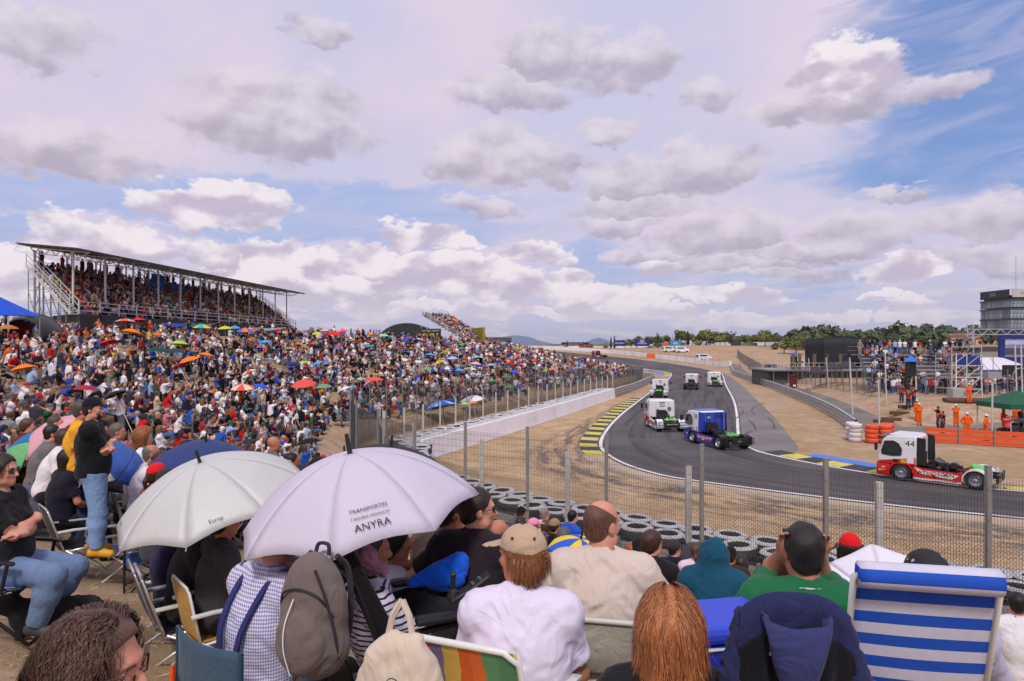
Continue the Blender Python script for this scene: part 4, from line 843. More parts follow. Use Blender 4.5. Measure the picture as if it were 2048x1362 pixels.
# parked vans far behind the wall
def van(p, rz, col, label, sc=1.0):
    t = thing('parked_van', label, 'van', p, rz); t.scale = (sc,) * 3; m = MB()
    sec = [(-2.3, .35, 1.75), (-2.25, .3, 1.95), (.9, .3, 1.98), (1.6, .3, 1.25), (2.3, .32, 1.1), (2.4, .4, .75)]
    m.loft([[(x, -.88, a), (x, .88, a), (x, .88, (a + b) / 2), (x, .74, b), (x, -.74, b), (x, -.88, (a + b) / 2)] for x, a, b in sec]); m.obj('body', paint(col, rough=.3), t, bevel=.04)
    for sy in (-1, 1):
        MB().add([(-1.9, sy * .86, 1.15), (.75, sy * .86, 1.15), (.65, sy * .80, 1.75), (-1.85, sy * .80, 1.78)], [(0, 1, 2, 3)]).obj('side_window', glassm, t, solid=.02)
        for x in (-1.4, 1.55): MB().lathe([(.18, -.1), (.34, -.1), (.34, .1), (.18, .1)], 12, (x, sy * .82, .34), (0, 1, 0)).obj('wheel', rubber, t)
    MB().add([(1.0, -.7, 1.88), (1.62, -.76, 1.26), (1.62, .76, 1.26), (1.0, .7, 1.88)], [(0, 1, 2, 3)]).obj('windscreen', glassm, t, solid=.02)
    MB().box((-2.32, 0, 1.4), (.05, 1.3, .5)).obj('rear_window', glassm, t); return t
for i, (px, py, d, rz, col, lb) in enumerate(((1338, 711, 240, .2, (225, 225, 225), 'white van parked behind the far wall, left of three'), (1352, 711, 242, .1, (214, 214, 216), 'white van parked behind the far wall, middle of three'), (1364, 712, 238, 0, (232, 232, 232), 'white van parked behind the far wall, right of three'), (1408, 718, 205, .3, (220, 220, 216), 'small white van standing alone behind the wall end'), (1540, 748, 130, 1.4, (60, 64, 70), 'dark car parked by the orange barrier on the service road'), (1595, 730, 150, 1.4, (190, 190, 192), 'pale van parked among huts behind the right fence'))):
    x, y = (px - 1024) / F * d, d; van((x, y, gz(x, y)), rz, col, lb)
OB = thing('plastic_barrier', 'row of orange plastic barrier blocks on the service road', 'barrier', (50, 138, gz(50, 138)), .2)
for k in range(3): MB().box((k * 1.6, 0, .55), (1.55, .5, 1.1), taper=.8).obj('block', ORANGE, OB, bevel=.05)
for i, (x, y) in enumerate(((43.5, 214), (77, 341))): ob = MB().box((0, 0, .7), (2.6, 1.0, 1.6), taper=.9).obj('foam_block', ORANGE, None, (x, y, gz(x, y)), bevel=.1); tag(ob, ('orange foam block on the far white wall', 'orange foam block on the farthest wall under the boards')[i], 'barrier')
# ---------------------------------------------------------------- trees
LEAF = [leaf_mat('leaf_olive', s2l(104, 112, 66), s2l(142, 144, 84)), leaf_mat('leaf_dark', s2l(70, 84, 58), s2l(98, 110, 74)), leaf_mat('leaf_pine', s2l(66, 80, 58), s2l(88, 102, 72))]  # leaf tones lightened to carry some haze of the far trees
BARK = mat('bark', s2l(86, 70, 56), .9, 0, .3, 3.0)
def crown_arrays(lobes, n, size, seed):
    r = np.random.default_rng(seed); L = np.array(lobes); w_ = L[:, 3] * L[:, 4] * L[:, 5]; idx = r.choice(len(L), n, p=w_ / w_.sum())
    dirs = r.normal(size=(n, 3)); dirs /= np.linalg.norm(dirs, axis=1)[:, None]; rad = r.uniform(.55, 1.08, n)[:, None]
    c = L[idx, :3] + dirs * L[idx, 3:6] * rad; nrm_ = dirs + r.normal(size=(n, 3)) * .7; nrm_ /= np.linalg.norm(nrm_, axis=1)[:, None]
    a = np.cross(nrm_, r.normal(size=(n, 3))); a /= np.linalg.norm(a, axis=1)[:, None] + 1e-9; b = np.cross(nrm_, a); s = (size * r.uniform(.6, 1.4, n))[:, None]
    v = np.stack([c - a * s - b * s * .6, c + a * s * .9 - b * s * .7, c + a * s * .8 + b * s * .8, c - a * s * .7 + b * s * .6], 1).reshape(-1, 3)
    return v, np.arange(n * 4).reshape(-1, 4)
def tree_proto(kind, seed):
    r = random.Random(seed)
    if kind == 'broad': lobes = [(r.uniform(-2.2, 2.2), r.uniform(-2.2, 2.2), r.uniform(3.6, 7.0), r.uniform(1.4, 2.3), r.uniform(1.4, 2.3), r.uniform(1.2, 1.9)) for _ in range(8)] + [(0, 0, 5, 2.6, 2.6, 2.3)]
    elif kind == 'pine': lobes = [(r.uniform(-.5, .5), r.uniform(-.5, .5), 2 + k * 1.1, 2.3 * (1 - k / 8) + .3, 2.3 * (1 - k / 8) + .3, .9) for k in range(7)]
    elif kind == 'cypress': lobes = [(0, 0, 1.2 + k * 1.1, .75 * (1 - k / 9), .75 * (1 - k / 9), 1.0) for k in range(7)]
    else: lobes = [(r.uniform(-1.2, 1.2), r.uniform(-1.2, 1.2), r.uniform(.8, 2.0), 1.3, 1.3, 1.0) for _ in range(5)]
    v, f = crown_arrays(lobes, 620 if kind == 'broad' else 420, .42 if kind == 'broad' else .34, seed); cm = mesh('crown', v, f, LEAF[{'broad': r.choice([0, 1]), 'pine': 2, 'cypress': 1, 'bush': 0}[kind]])
    m = MB(); h = 5 if kind == 'broad' else 6.5; m.tube([(0, 0, -.5), (.1, 0, h * .5), (0, .1, h)], [.28, .2, .06], 6)
    if kind == 'broad':
        for k in range(5): a = k * 1.26; m.tube([(0, 0, 2.2 + .3 * k), (1.3 * math.cos(a), 1.3 * math.sin(a), 4 + .3 * k)], [.12, .04], 5)
    return m.me('trunk', BARK), cm
PROTO = {k: [tree_proto(k, i + 3) for i in range(3)] for k in ('broad', 'pine', 'cypress', 'bush')}
def tree(kind, x, y, sc, label, var=0, z=None, group=None, mat_i=None):
    t = thing({'broad': 'broadleaf_tree', 'pine': 'pine_tree', 'cypress': 'cypress_tree', 'bush': 'bush'}[kind], label, 'bush' if kind == 'bush' else 'tree', (x, y, gz(x, y) if z is None else z), random.uniform(0, 6), group); tm, cm = PROTO[kind][var % 3]
    t.scale = (sc, sc, sc * random.uniform(.9, 1.1)); link('trunk', tm, t); link('crown', cm, t); return t
far_trees = [(1212, 'bush', 330, 1.2), (1222, 'cypress', 320, 1.3), (1229, 'cypress', 322, 1.4), (1262, 'broad', 340, 1.2), (1274, 'broad', 350, 1.5), (1298, 'broad', 345, 1.5), (1315, 'pine', 320, 1.7), (1322, 'broad', 330, 1.2), (1345, 'bush', 330, 1.6), (1362, 'broad', 345, 1.9), (1376, 'cypress', 330, 1.8), (1385, 'broad', 340, 1.5), (1398, 'bush', 320, 1.8), (1413, 'broad', 335, 2.0), (1428, 'broad', 330, 1.5), (1440, 'broad', 320, 1.3), (1462, 'pine', 300, 1.1), (1530, 'broad', 250, 1.6), (1510, 'broad', 260, 1.3), (1568, 'broad', 215, 1.35), (1592, 'broad', 212, 1.5), (1606, 'broad', 230, 1.3), (1550, 'bush', 235, 1.7), (1135, 'cypress', 290, .9), (1130, 'bush', 285, .9), (1075, 'cypress', 200, .75), (1085, 'bush', 205, .8), (1250, 'broad', 335, 1.1), (1308, 'broad', 350, 1.2), (1335, 'broad', 350, 1.3), (1352, 'pine', 345, 1.3), (1372, 'broad', 350, 1.6), (1404, 'broad', 345, 1.6), (1421, 'pine', 330, 1.5), (1450, 'broad', 325, 1.5), (1487, 'broad', 300, 1.2), (1498, 'bush', 300, 1.8)]
for i, (px, kd, d, sc) in enumerate(far_trees):
    near = 'beyond the far wall' if px < 1490 else ('left of the black stage' if px > 1540 else 'behind the grey panels'); order = ['leftmost', 'second', 'third', 'fourth', 'fifth', 'sixth', 'seventh', 'eighth', 'ninth', 'tenth', 'eleventh', 'twelfth', 'thirteenth', 'fourteenth', 'fifteenth', 'sixteenth', 'seventeenth', 'eighteenth', 'nineteenth', 'twentieth', 'twenty-first', 'twenty-second', 'twenty-third']
    same = [j for j, f in enumerate(sorted(far_trees)) if f[1] == kd]; rank = [f for f in sorted(far_trees) if f[1] == kd].index(far_trees[i])
    nm = {'broad': 'round green broadleaf tree', 'pine': 'tall dark pine tree', 'cypress': 'slim dark cypress', 'bush': 'low olive bush'}[kd]
    x = (px - 1024) / F * d; tree(kd, x, d, sc * (.50 if px < 1490 else .46), '%s %s, %s of its kind from the left' % (nm, near, order[rank]), i, group='trees along the horizon')
# thin row of cypresses behind the crowd ridge
for i in range(14): px = 700 + i * 6 + random.uniform(-2, 2); d = 150; x = (px - 1024) / F * d; tree('cypress', x, d, random.uniform(.22, .36), 'tiny dark cypress, number %s from the left in the row on the ridge' % ['one', 'two', 'three', 'four', 'five', 'six', 'seven', 'eight', 'nine', 'ten', 'eleven', 'twelve', 'thirteen', 'fourteen'][i], i, z=7.2, group='row of tiny cypresses on the ridge')
# wooded rise with houses on the right
def wood():
    vs = []; fs = []; o = 0; r = np.random.default_rng(5)
    for k in range(430):
        y = r.uniform(430, 980); x = y * r.uniform(.30, .80)
        if r.random() < .12: y = r.uniform(230, 400); x = y * r.uniform(.42, .62)
        z = gz(x, y); s = r.uniform(.45, 1.35) * (1.3 if r.random() < .15 else 1)
        v, f = crown_arrays([(0, 0, 3.0 * s, 3.4 * s, 3.4 * s, 2.6 * s), (1.5 * s, 0, 4.2 * s, 2 * s, 2 * s, 1.8 * s), (-1.4 * s, .5, 3.6 * s, 2 * s, 2 * s, 1.6 * s)], 70, 1.1, 100 + k); vs.append(v + V3(x, y, z)); fs.append(f + o); o += len(v)
    m = leaf_mat('leaf_wood', s2l(84, 100, 76), s2l(120, 130, 98)); ob = link('wooded_hillside', mesh('wooded_hillside', np.concatenate(vs), np.concatenate(fs), m)); tag(ob, 'dark green wood covering the hillside behind the right stand', 'wood', kind='stuff')  # wood greens paled, distance haze put into the leaf colour
wood()
for i, (px, py, d, wd, col) in enumerate([(1775, 683, 620, 12, (214, 206, 196)), (1790, 680, 700, 16, (200, 176, 154)), (1812, 682, 640, 12, (226, 218, 208)), (1830, 688, 560, 12, (190, 150, 124)), (1763, 694, 520, 11, (224, 220, 214)), (1905, 684, 560, 14, (206, 160, 136)), (1922, 682, 580, 15, (210, 172, 146)), (1882, 692, 520, 13, (228, 222, 214)), (1948, 680, 640, 16, (204, 186, 166)), (1720, 688, 640, 11, (222, 214, 204)), (1865, 678, 720, 12, (218, 206, 192)), (1965, 690, 460, 10, (216, 180, 150))]):
    p = PX(px, py, d); h = thing('hillside_house', 'small %s house among the trees, %s on the wooded hillside' % ('terracotta' if col[1] < 180 else 'white', ['left of centre', 'upper left', 'in the middle', 'below the middle', 'low at the left', 'at the right', 'right of the tall terracotta one', 'low at the right', 'far right', 'leftmost', 'highest', 'rightmost beside the tower'][i]), 'house', (p[0], p[1], p[2] - 1.0), random.uniform(-.4, .4), 'houses on the wooded hillside'); h.scale = (1.15,) * 3
    MB().box((0, 0, 2), (wd, 8, 5)).obj('wall', paint(col, rough=.9), h); m = MB(); m.loft([[(-wd / 2 - .6, y, 4.5), (wd / 2 + .6, y, 4.5), (wd / 2 + .6, y, 4.8), (0, y, 6.8), (-wd / 2 - .6, y, 4.8)][::-1] for y in (-4.5, 4.5)]); m.obj('roof', paint((150, 104, 84), rough=.9), h); [MB().box((x, -4.05, 2.4), (1.4, .1, 1.6)).obj('window', glassm, h) for x in (-wd * .3, 0, wd * .3)]
# blue distant mountains
def ridge(name, d, pts, col, label):
    P_ = [PX(px, py, d) for px, py in pts]; m = MB(); rings = []
    for p in P_: rings.append([(p[0], p[1] - 900, -6), (p[0], p[1] - 300, p[2] * .6), (p[0], p[1], p[2]), (p[0], p[1] + 600, p[2] * .5), (p[0], p[1] + 1200, -6)])
    m.loft(rings, closed=False, cap=False); o = m.obj(name, mat(name + '_haze_rock', s2l(*col), 1, 0, .08, .002), smooth=False); tag(o, label, kind='structure'); return o  # bluish rock colour already holds part of the distance haze
def jag(x0, x1, n, f): return [(x, f(x) + random.uniform(-1.0, 1.0)) for x in np.linspace(x0, x1, n)]
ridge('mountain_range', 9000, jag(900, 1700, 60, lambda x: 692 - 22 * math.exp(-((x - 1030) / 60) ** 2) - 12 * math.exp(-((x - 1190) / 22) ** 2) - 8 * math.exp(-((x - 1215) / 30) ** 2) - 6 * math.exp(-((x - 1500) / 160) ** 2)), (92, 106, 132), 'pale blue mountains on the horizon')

# even, thin air between the camera and the far hills
hz_m = bpy.data.materials.new('thin_air'); hz_m.use_nodes = True; hz_m.node_tree.nodes.clear(); b = NB(hz_m.node_tree); pv = b.n('ShaderNodeVolumePrincipled'); pv.inputs['Color'].default_value = (.72, .82, 1.0, 1); pv.inputs['Density'].default_value = HAZE; pv.inputs['Anisotropy'].default_value = .2; mo = b.n('ShaderNodeOutputMaterial'); hz_m.node_tree.links.new(pv.outputs[0], mo.inputs['Volume'])
hz = MB().box((0, 5400, 95), (24000, 11400, 210)).obj('haze', hz_m); tag(hz, 'thin bluish haze over the whole valley', 'haze', kind='stuff')
# ================================================================ people: smooth-blended distance fields meshed with surface nets
class Field:
    def __init__(s, lo, hi, h):
        s.lo = np.asarray(lo, float); s.h = h; s.n = np.maximum(np.ceil((np.asarray(hi, float) - s.lo) / h).astype(int) + 1, 4)
        s.d = np.full(s.n, 10.0, np.float32); s.best = np.full(s.n, 10.0, np.float32); s.id = np.zeros(s.n, np.int16)
    def blk(s, lo, hi):
        a = np.clip(np.floor((np.asarray(lo) - s.lo) / s.h).astype(int), 0, s.n); b = np.clip(np.ceil((np.asarray(hi) - s.lo) / s.h).astype(int) + 1, 0, s.n)
        if np.any(b <= a): return None, None
        sl = tuple(slice(i, j) for i, j in zip(a, b))
        ax = [(s.lo[k] + np.arange(a[k], b[k]) * s.h).astype(np.float32) for k in range(3)]
        return sl, (ax[0][:, None, None], ax[1][None, :, None], ax[2][None, None, :])
    def put(s, sl, d, k, pid):
        c = s.d[sl]
        if k > 0: t = np.clip(.5 + .5 * (c - d) / k, 0, 1); s.d[sl] = c + (d - c) * t - k * t * (1 - t)
        else: s.d[sl] = np.minimum(c, d)
        m = d < s.best[sl]; s.best[sl] = np.where(m, d, s.best[sl]); s.id[sl] = np.where(m, pid, s.id[sl])
    def cone(s, a, b, ra, rb, k=.02, pid=0, fl=None):
        a = np.asarray(a, float); b = np.asarray(b, float); r = max(ra, rb) + k + 2 * s.h
        sl, p = s.blk(np.minimum(a, b) - r, np.maximum(a, b) + r)
        if sl is None: return
        ba = b - a; L = ba @ ba + 1e-9; X, Y, Z = [p[i] - a[i] for i in range(3)]
        t = np.clip((X * ba[0] + Y * ba[1] + Z * ba[2]) / L, 0, 1)
        d = np.sqrt((X - ba[0] * t) ** 2 + (Y - ba[1] * t) ** 2 + (Z - ba[2] * t) ** 2) - (ra + (rb - ra) * t)
        s.put(sl, d.astype(np.float32), k, pid)
    def ell(s, c, r, M=None, k=.02, pid=0, sub=False):
        c = np.asarray(c, float); r = np.asarray(r, float); R_ = r.max() + k + 2 * s.h
        sl, p = s.blk(c - R_, c + R_)
        if sl is None: return
        X, Y, Z = [p[i] - c[i] for i in range(3)]
        if M is not None: X, Y, Z = [M[0, i] * X + M[1, i] * Y + M[2, i] * Z for i in range(3)]      # columns of M are the local axes
        k0 = np.sqrt((X / r[0]) ** 2 + (Y / r[1]) ** 2 + (Z / r[2]) ** 2) + 1e-6; k1 = np.sqrt((X / r[0] ** 2) ** 2 + (Y / r[1] ** 2) ** 2 + (Z / r[2] ** 2) ** 2) + 1e-6
        d = (k0 * (k0 - 1) / k1).astype(np.float32)
        if sub:
            cur = s.d[sl]; d = -d; t = np.clip(.5 - .5 * (cur - d) / max(k, 1e-4), 0, 1); s.d[sl] = cur + (d - cur) * t + k * t * (1 - t)
        else: s.put(sl, d, k, pid)
    def plane(s, pt, n, lo=None, hi=None):
        """keep only the side of the plane that n points to (inside an optional box)"""
        n = nrm(n); sl, p = s.blk(s.lo if lo is None else lo, s.lo + s.n * s.h if hi is None else hi)
        if sl is None: return
        d = -((p[0] - pt[0]) * n[0] + (p[1] - pt[1]) * n[1] + (p[2] - pt[2]) * n[2]); s.d[sl] = np.maximum(s.d[sl], d)
    def wrinkle(s, amp, f, seed):
        sl, p = s.blk(s.lo, s.lo + s.n * s.h); X, Y, Z = p; r = random.Random(seed); o = [r.uniform(0, 6) for _ in range(6)]
        w1 = np.sin(f * (Z * .9 + .5 * X) + 2.2 * np.sin(f * .31 * (X + Y) + o[0]) + o[1]) * np.sin(f * .4 * (X - .6 * Y) + o[2]); w2 = np.sin(f * 1.7 * (Z * .5 - X * .7 + Y * .4) + 1.5 * np.sin(f * .5 * Z + o[3]) + o[4]) * np.sin(f * .6 * (Y + Z) + o[5])
        s.d += (amp * (.55 * w1 + .35 * w2 + 1.1 * (np.abs(w1 + .4 * w2) - .35))).astype(np.float32)
    def lump(s, amp, f, seed):
        sl, p = s.blk(s.lo, s.lo + s.n * s.h); X, Y, Z = p; o = [random.Random(seed + i).uniform(0, 6) for i in range(3)]
        s.d += (amp * np.sin(f * X + o[0]) * np.sin(f * Y + o[1]) * np.sin(f * Z + o[2])).astype(np.float32)
    def net(s):
        d = s.d; ins = d < 0
        c8 = [ins[i:i + d.shape[0] - 1, j:j + d.shape[1] - 1, k:k + d.shape[2] - 1] for i in (0, 1) for j in (0, 1) for k in (0, 1)]
        cnt = sum(c.astype(np.int8) for c in c8); act = (cnt > 0) & (cnt < 8); I = np.argwhere(act)
        if len(I) == 0: return np.zeros((0, 3)), np.zeros((0, 4), int), np.zeros(0, int)
        idx = np.full(act.shape, -1, np.int32); idx[act] = np.arange(len(I))
        val = {(i, j, k): d[I[:, 0] + i, I[:, 1] + j, I[:, 2] + k] for i in (0, 1) for j in (0, 1) for k in (0, 1)}
        acc = np.zeros((len(I), 3)); n = np.zeros(len(I))
        for c0 in val:
            for ax in range(3):
                if c0[ax] == 0:
                    c1 = list(c0); c1[ax] = 1; c1 = tuple(c1); a, b = val[c0], val[c1]; m = (a < 0) != (b < 0); t = np.where(m, a / (a - b + 1e-12), 0)
                    q = np.tile(np.array(c0, float), (len(I), 1)); q[:, ax] += t; acc[m] += q[m]; n[m] += 1
        V = s.lo + (I + acc / n[:, None]) * s.h
        F_ = []
        for ax in range(3):
            u, v = (ax + 1) % 3, (ax + 2) % 3
            a = np.take(ins, range(0, d.shape[ax] - 1), ax); b = np.take(ins, range(1, d.shape[ax]), ax); e = np.argwhere(a != b)
            e = e[(e[:, u] > 0) & (e[:, v] > 0) & (e[:, u] < d.shape[u] - 1) & (e[:, v] < d.shape[v] - 1)]
            fl = a[tuple(e.T)]
            def cell(du, dv): q = e.copy(); q[:, u] -= du; q[:, v] -= dv; return idx[tuple(q.T)]
            q = np.stack([cell(1, 1), cell(0, 1), cell(0, 0), cell(1, 0)], 1); q[~fl] = q[~fl][:, ::-1]; F_.append(q)
        F_ = np.concatenate(F_); F_ = F_[(F_ >= 0).all(1)]
        pid = s.id[I[:, 0], I[:, 1], I[:, 2]]
        return V, F_, pid[F_[:, 0]]
def ik(a, t, l1, l2, pole):
    a = np.asarray(a, float); t = np.asarray(t, float); d = t - a; L = np.linalg.norm(d); m = (l1 + l2) * .999
    if L > m: t = a + d / L * m; d = t - a; L = m
    L = max(L, abs(l1 - l2) + .02); u = d / (np.linalg.norm(d) + 1e-9); x = (l1 * l1 - l2 * l2 + L * L) / (2 * L); hgt = math.sqrt(max(l1 * l1 - x * x, 0)); p = np.asarray(pole, float); p = p - u * (p @ u); p = nrm(p)
    return a + u * x + p * hgt, t
def rotz(a): c, s_ = math.cos(a), math.sin(a); return np.array([[c, -s_, 0], [s_, c, 0], [0, 0, 1]])
def rotx(a): c, s_ = math.cos(a), math.sin(a); return np.array([[1, 0, 0], [0, c, -s_], [0, s_, c]])
def roty(a): c, s_ = math.cos(a), math.sin(a); return np.array([[c, 0, s_], [0, 1, 0], [-s_, 0, c]])
def joints(sit='chair', seat=.42, lean=-8, curve=12, head=(0, 0, 0), arms='lap', twist=0, s=1.0, fat=1.0, fem=False, legs=None, ground=0.0, arm_t=None):
    """skeleton facing +Y; seat = height of the seat surface; head = (yaw to the left, pitch up, roll) in degrees"""
    J = {}; pz = {'chair': seat + .10 * s, 'ground': .11 * s, 'stand': .94 * s, 'lounge': seat + .10 * s}[sit]
    P_ = V3(0, 0, pz); t1 = V3(0, math.sin(R(lean)), math.cos(R(lean))); t2 = V3(0, math.sin(R(lean + curve)), math.cos(R(lean + curve)))
    ch = P_ + t1 * .30 * s; nk = ch + t2 * .235 * s; J.update(pel=P_, ch=ch, nk=nk, up=t2, belly=P_ + t1 * .14 * s)
    sw = (.165 if fem else .185) * s; rx = rotz(R(twist)) @ V3(1, 0, 0)
    for sd, n in ((1, 'R'), (-1, 'L')): J['sh' + n] = nk - t2 * .045 * s + rx * sw * sd; J['hip' + n] = P_ + V3(.092 * s * sd, .02, -.02)
    M = rotz(R(head[0])) @ rotx(R(head[1])) @ roty(R(head[2])); nd = nrm(t2 + V3(0, .22, .1)); hc = nk + nd * .085 * s + V3(0, 0, .112 * s) ; J['hd'] = hc; J['HM'] = M; J['top'] = hc[2] + .122 * s
    hz = hc[2]; cz = ch[2]; L1, L2 = .29 * s, .255 * s
    A = {'lap': [(.10, .30, pz + .09), (-.10, .30, pz + .09)], 'knees': [(.13, .44, pz + .17), (-.13, .44, pz + .17)], 'knees_up': [(.12, .42, .48), (-.12, .40, .46)], 'crossed': [(-.13, .12 + .07 * (fat - .6), cz + .03), (.13, .155 + .07 * (fat - .6), cz - .03)], 'phone': [(.05, .40, hz - .04), (-.05, .40, hz - .05)], 'cam': [(.075, .17, hz - .02), (-.075, .17, hz - .02)],
         'point': [(.16, .62, hz - .06), (-.12, .28, pz + .10)], 'side': [(.27, .03, pz - .10), (-.27, .03, pz - .10)], 'rests': [(.30, .28, pz + .20), (-.30, .28, pz + .20)], 'back': [(.26, -.30, .10), (-.26, -.30, .10)], 'chin': [(.06, .16, hz - .13), (-.10, .28, pz + .10)], 'eat': [(.06, .22, hz - .12), (-.05, .28, cz)], 'hips': [(.24, .02, pz + .06), (-.24, .02, pz + .06)], 'one_up': [(.22, .20, hz + .22), (-.12, .28, pz + .1)]}[arms] if arm_t is None else arm_t
    for i, n in enumerate('RL'):
        sd = 1 if n == 'R' else -1; pole = V3(sd * .8, -.35, -.6) if arms not in ('phone', 'cam', 'crossed') else (V3(sd * .9, -.1, -.5) if arms == 'crossed' else V3(sd * .38, .1, -1.0))
        J['el' + n], J['wr' + n] = ik(J['sh' + n], V3(*A[i]) * (V3(s, s, 1)), L1, L2, pole); J['hdir' + n] = nrm(nrm(J['wr' + n] - J['el' + n]) + (V3(-sd * .5, -1.7, .25) if arms in ('crossed',) else V3(0, 0, 0)) + (V3(0, .1, .5) if arms in ('phone', 'cam') else V3(0, 0, -.15)))
    T1, T2 = .43 * s, .42 * s
    if legs is None:
        legs = {'chair': [(.12, .50, ground + .075), (-.12, .46, ground + .075)], 'ground': [(.12, .52, .07), (-.12, .47, .07)], 'stand': [(.11, .03, .075), (-.11, -.02, .075)], 'lounge': [(.11, .84, ground + .2), (-.11, .82, ground + .2)]}[sit]
    for i, n in enumerate('RL'):
        sd = 1 if n == 'R' else -1; kp = V3(sd * .12, .6, 1.0) if sit != 'stand' else V3(sd * .1, 1, 0)
        J['kn' + n], J['an' + n] = ik(J['hip' + n], V3(*legs[i]), T1, T2, kp); fd = nrm(V3(sd * .25, 1, 0)) if sit != 'lounge' else nrm(V3(sd * .2, .5, .8)); J['toe' + n] = J['an' + n] + fd * .15 * s + V3(0, 0, -.045 if sit != 'lounge' else .05)
    J['s'] = s; J['fat'] = fat; J['fem'] = fem; return J
SK, SH, TR, SO, HR = 0, 1, 2, 3, 4       # slots: skin, shirt, trousers, shoes, hair or hat
def p_torso(f, J, inf=0.0, pid=SH, k=.05):
    s, w, fem = J['s'], J['fat'], J['fem']; up = J['up']; a, b, d = frame(J['ch'] - J['pel'], (1, 0, 0)); Mx = np.stack([V3(1, 0, 0), nrm(np.cross(d, V3(1, 0, 0))), d], 1)
    f.ell(J['pel'] + d * .02 * s, (np.array([.165 if fem else .155, .118, .125]) * s * V3(w, w, 1)) + inf, Mx, k, pid)
    f.ell(J['belly'] + Mx[:, 1] * (.015 + .05 * (w - 1)) * s, (np.array([.145 if fem else .15, .112, .17]) * s * V3(w, w * 1.03, 1)) + inf, Mx, k, pid)
    a2, b2, d2 = frame(J['nk'] - J['ch'], (1, 0, 0)); M2 = np.stack([V3(1, 0, 0), nrm(np.cross(d2, V3(1, 0, 0))), d2], 1); w2 = 1 + (w - 1) * .7
    f.ell(J['ch'] + d2 * .03 * s, (np.array([.158 if fem else .168, .112, .20]) * s * V3(w2, w2, 1)) + inf, M2, k, pid)
    if fem:
        for sd in (1, -1): f.ell(J['ch'] + V3(.075 * sd, 0, 0) * s + M2[:, 1] * .085 * s + d2 * .0, np.array([.07, .065, .07]) * s + inf, None, .04, pid)
    for n in 'RL': f.cone(J['nk'] - up * .035 * s, J['sh' + n], .066 * s + inf, .062 * s * w2 + inf, k, pid); f.cone(J['nk'] + up * .02 * s, J['sh' + n], .05 * s + inf, .05 * s + inf, k, pid)
def p_arm(f, J, n, inf=0.0, pid=SK, t1=1.0, fore=True, k=.02):
    s, w = J['s'], 1 + (J['fat'] - 1) * .75; sh, el, wr = J['sh' + n], J['el' + n], J['wr' + n]; slim = .86 if J['fem'] else 1.0
    e = sh + (el - sh) * t1; f.cone(sh, e, (.060 * w * slim) * s + inf, (.060 + (.044 - .060) * t1) * w * slim * s + inf, k, pid)
    if t1 >= 1 and fore: f.cone(el, el + (wr - el) * .35, .044 * w * slim * s + inf, .045 * w * slim * s + inf, k, pid); f.cone(el + (wr - el) * .35, wr, .045 * w * slim * s + inf, .028 * slim * s + inf, k, pid)
def p_hand(f, J, n, pid=SK, fr=.0085, curl=.5):
    s = J['s']; wr, d = J['wr' + n], J['hdir' + n]; sd = 1 if n == 'R' else -1; side = nrm(np.cross(d, V3(0, 0, 1)) if abs(d[2]) < .9 else V3(1, 0, 0)); pn = nrm(np.cross(side, d))
    c = wr + d * .05 * s; M = np.stack([side, d, pn], 1); f.ell(c, np.array([.042, .055, .018]) * s, M, .015, pid); f.cone(wr - d * .02, c, .026 * s, .026 * s, .02, pid)
    for i, (o, L) in enumerate(((-.032, .062), (-.011, .074), (.011, .070), (.031, .056))):
        b = c + (side * o + d * .040) * s; m = b + (d * (1 - curl * .4) - pn * curl * .6) * L * .52 * s; e = m + (d * (1 - curl) - pn * curl * 1.2) * L * .5 * s; f.cone(b, m, fr * s, fr * .95 * s, .004, pid); f.cone(m, e, fr * .95 * s, fr * .8 * s, .004, pid)
    b = c + (side * (-.036 * sd if False else -.036) - d * .015) * s; f.cone(b, b + (side * -.028 + d * .030 - pn * .012) * s, fr * 1.2 * s, fr * s, .008, pid); f.cone(b + (side * -.028 + d * .030 - pn * .012) * s, b + (side * -.030 + d * .062 - pn * .02) * s, fr * s, fr * .85 * s, .004, pid)
def p_leg(f, J, n, inf=0.0, pid=TR, t2=1.0, k=.03, wide=0.0):
    s, w = J['s'], 1 + (J['fat'] - 1) * .7; hp, kn, an = J['hip' + n], J['kn' + n], J['an' + n]
    f.cone(hp, kn, .088 * s * w + inf, .058 * s * w + inf + wide * .3, k, pid); e = kn + (an - kn) * t2
    if t2 > 0: f.cone(kn, kn + (an - kn) * min(.35, t2), .056 * s * w + inf + wide * .3, .058 * s * w + inf + wide * .5, k, pid)
    if t2 > .35: f.cone(kn + (an - kn) * .35, e, .058 * s * w + inf + wide * .5, (.058 - .022 * (t2 - .35) / .65) * s * w + inf + wide, k, pid)
def p_foot(f, J, n, inf=0.0, pid=SO):
    s = J['s']; an, to = J['an' + n], J['toe' + n]; d = nrm(to - an); he = an - d * .05 * s + V3(0, 0, -.035 * s)
    f.cone(an + V3(0, 0, .02), he, .040 * s + inf, .036 * s + inf, .02, pid); f.cone(he, to, .038 * s + inf, .034 * s + inf, .02, pid); f.cone(an, to, .040 * s + inf, .03 * s + inf, .02, pid)
def hpt(J, x, y, z): return J['hd'] + J['HM'] @ (V3(x, y, z) * J['s'])
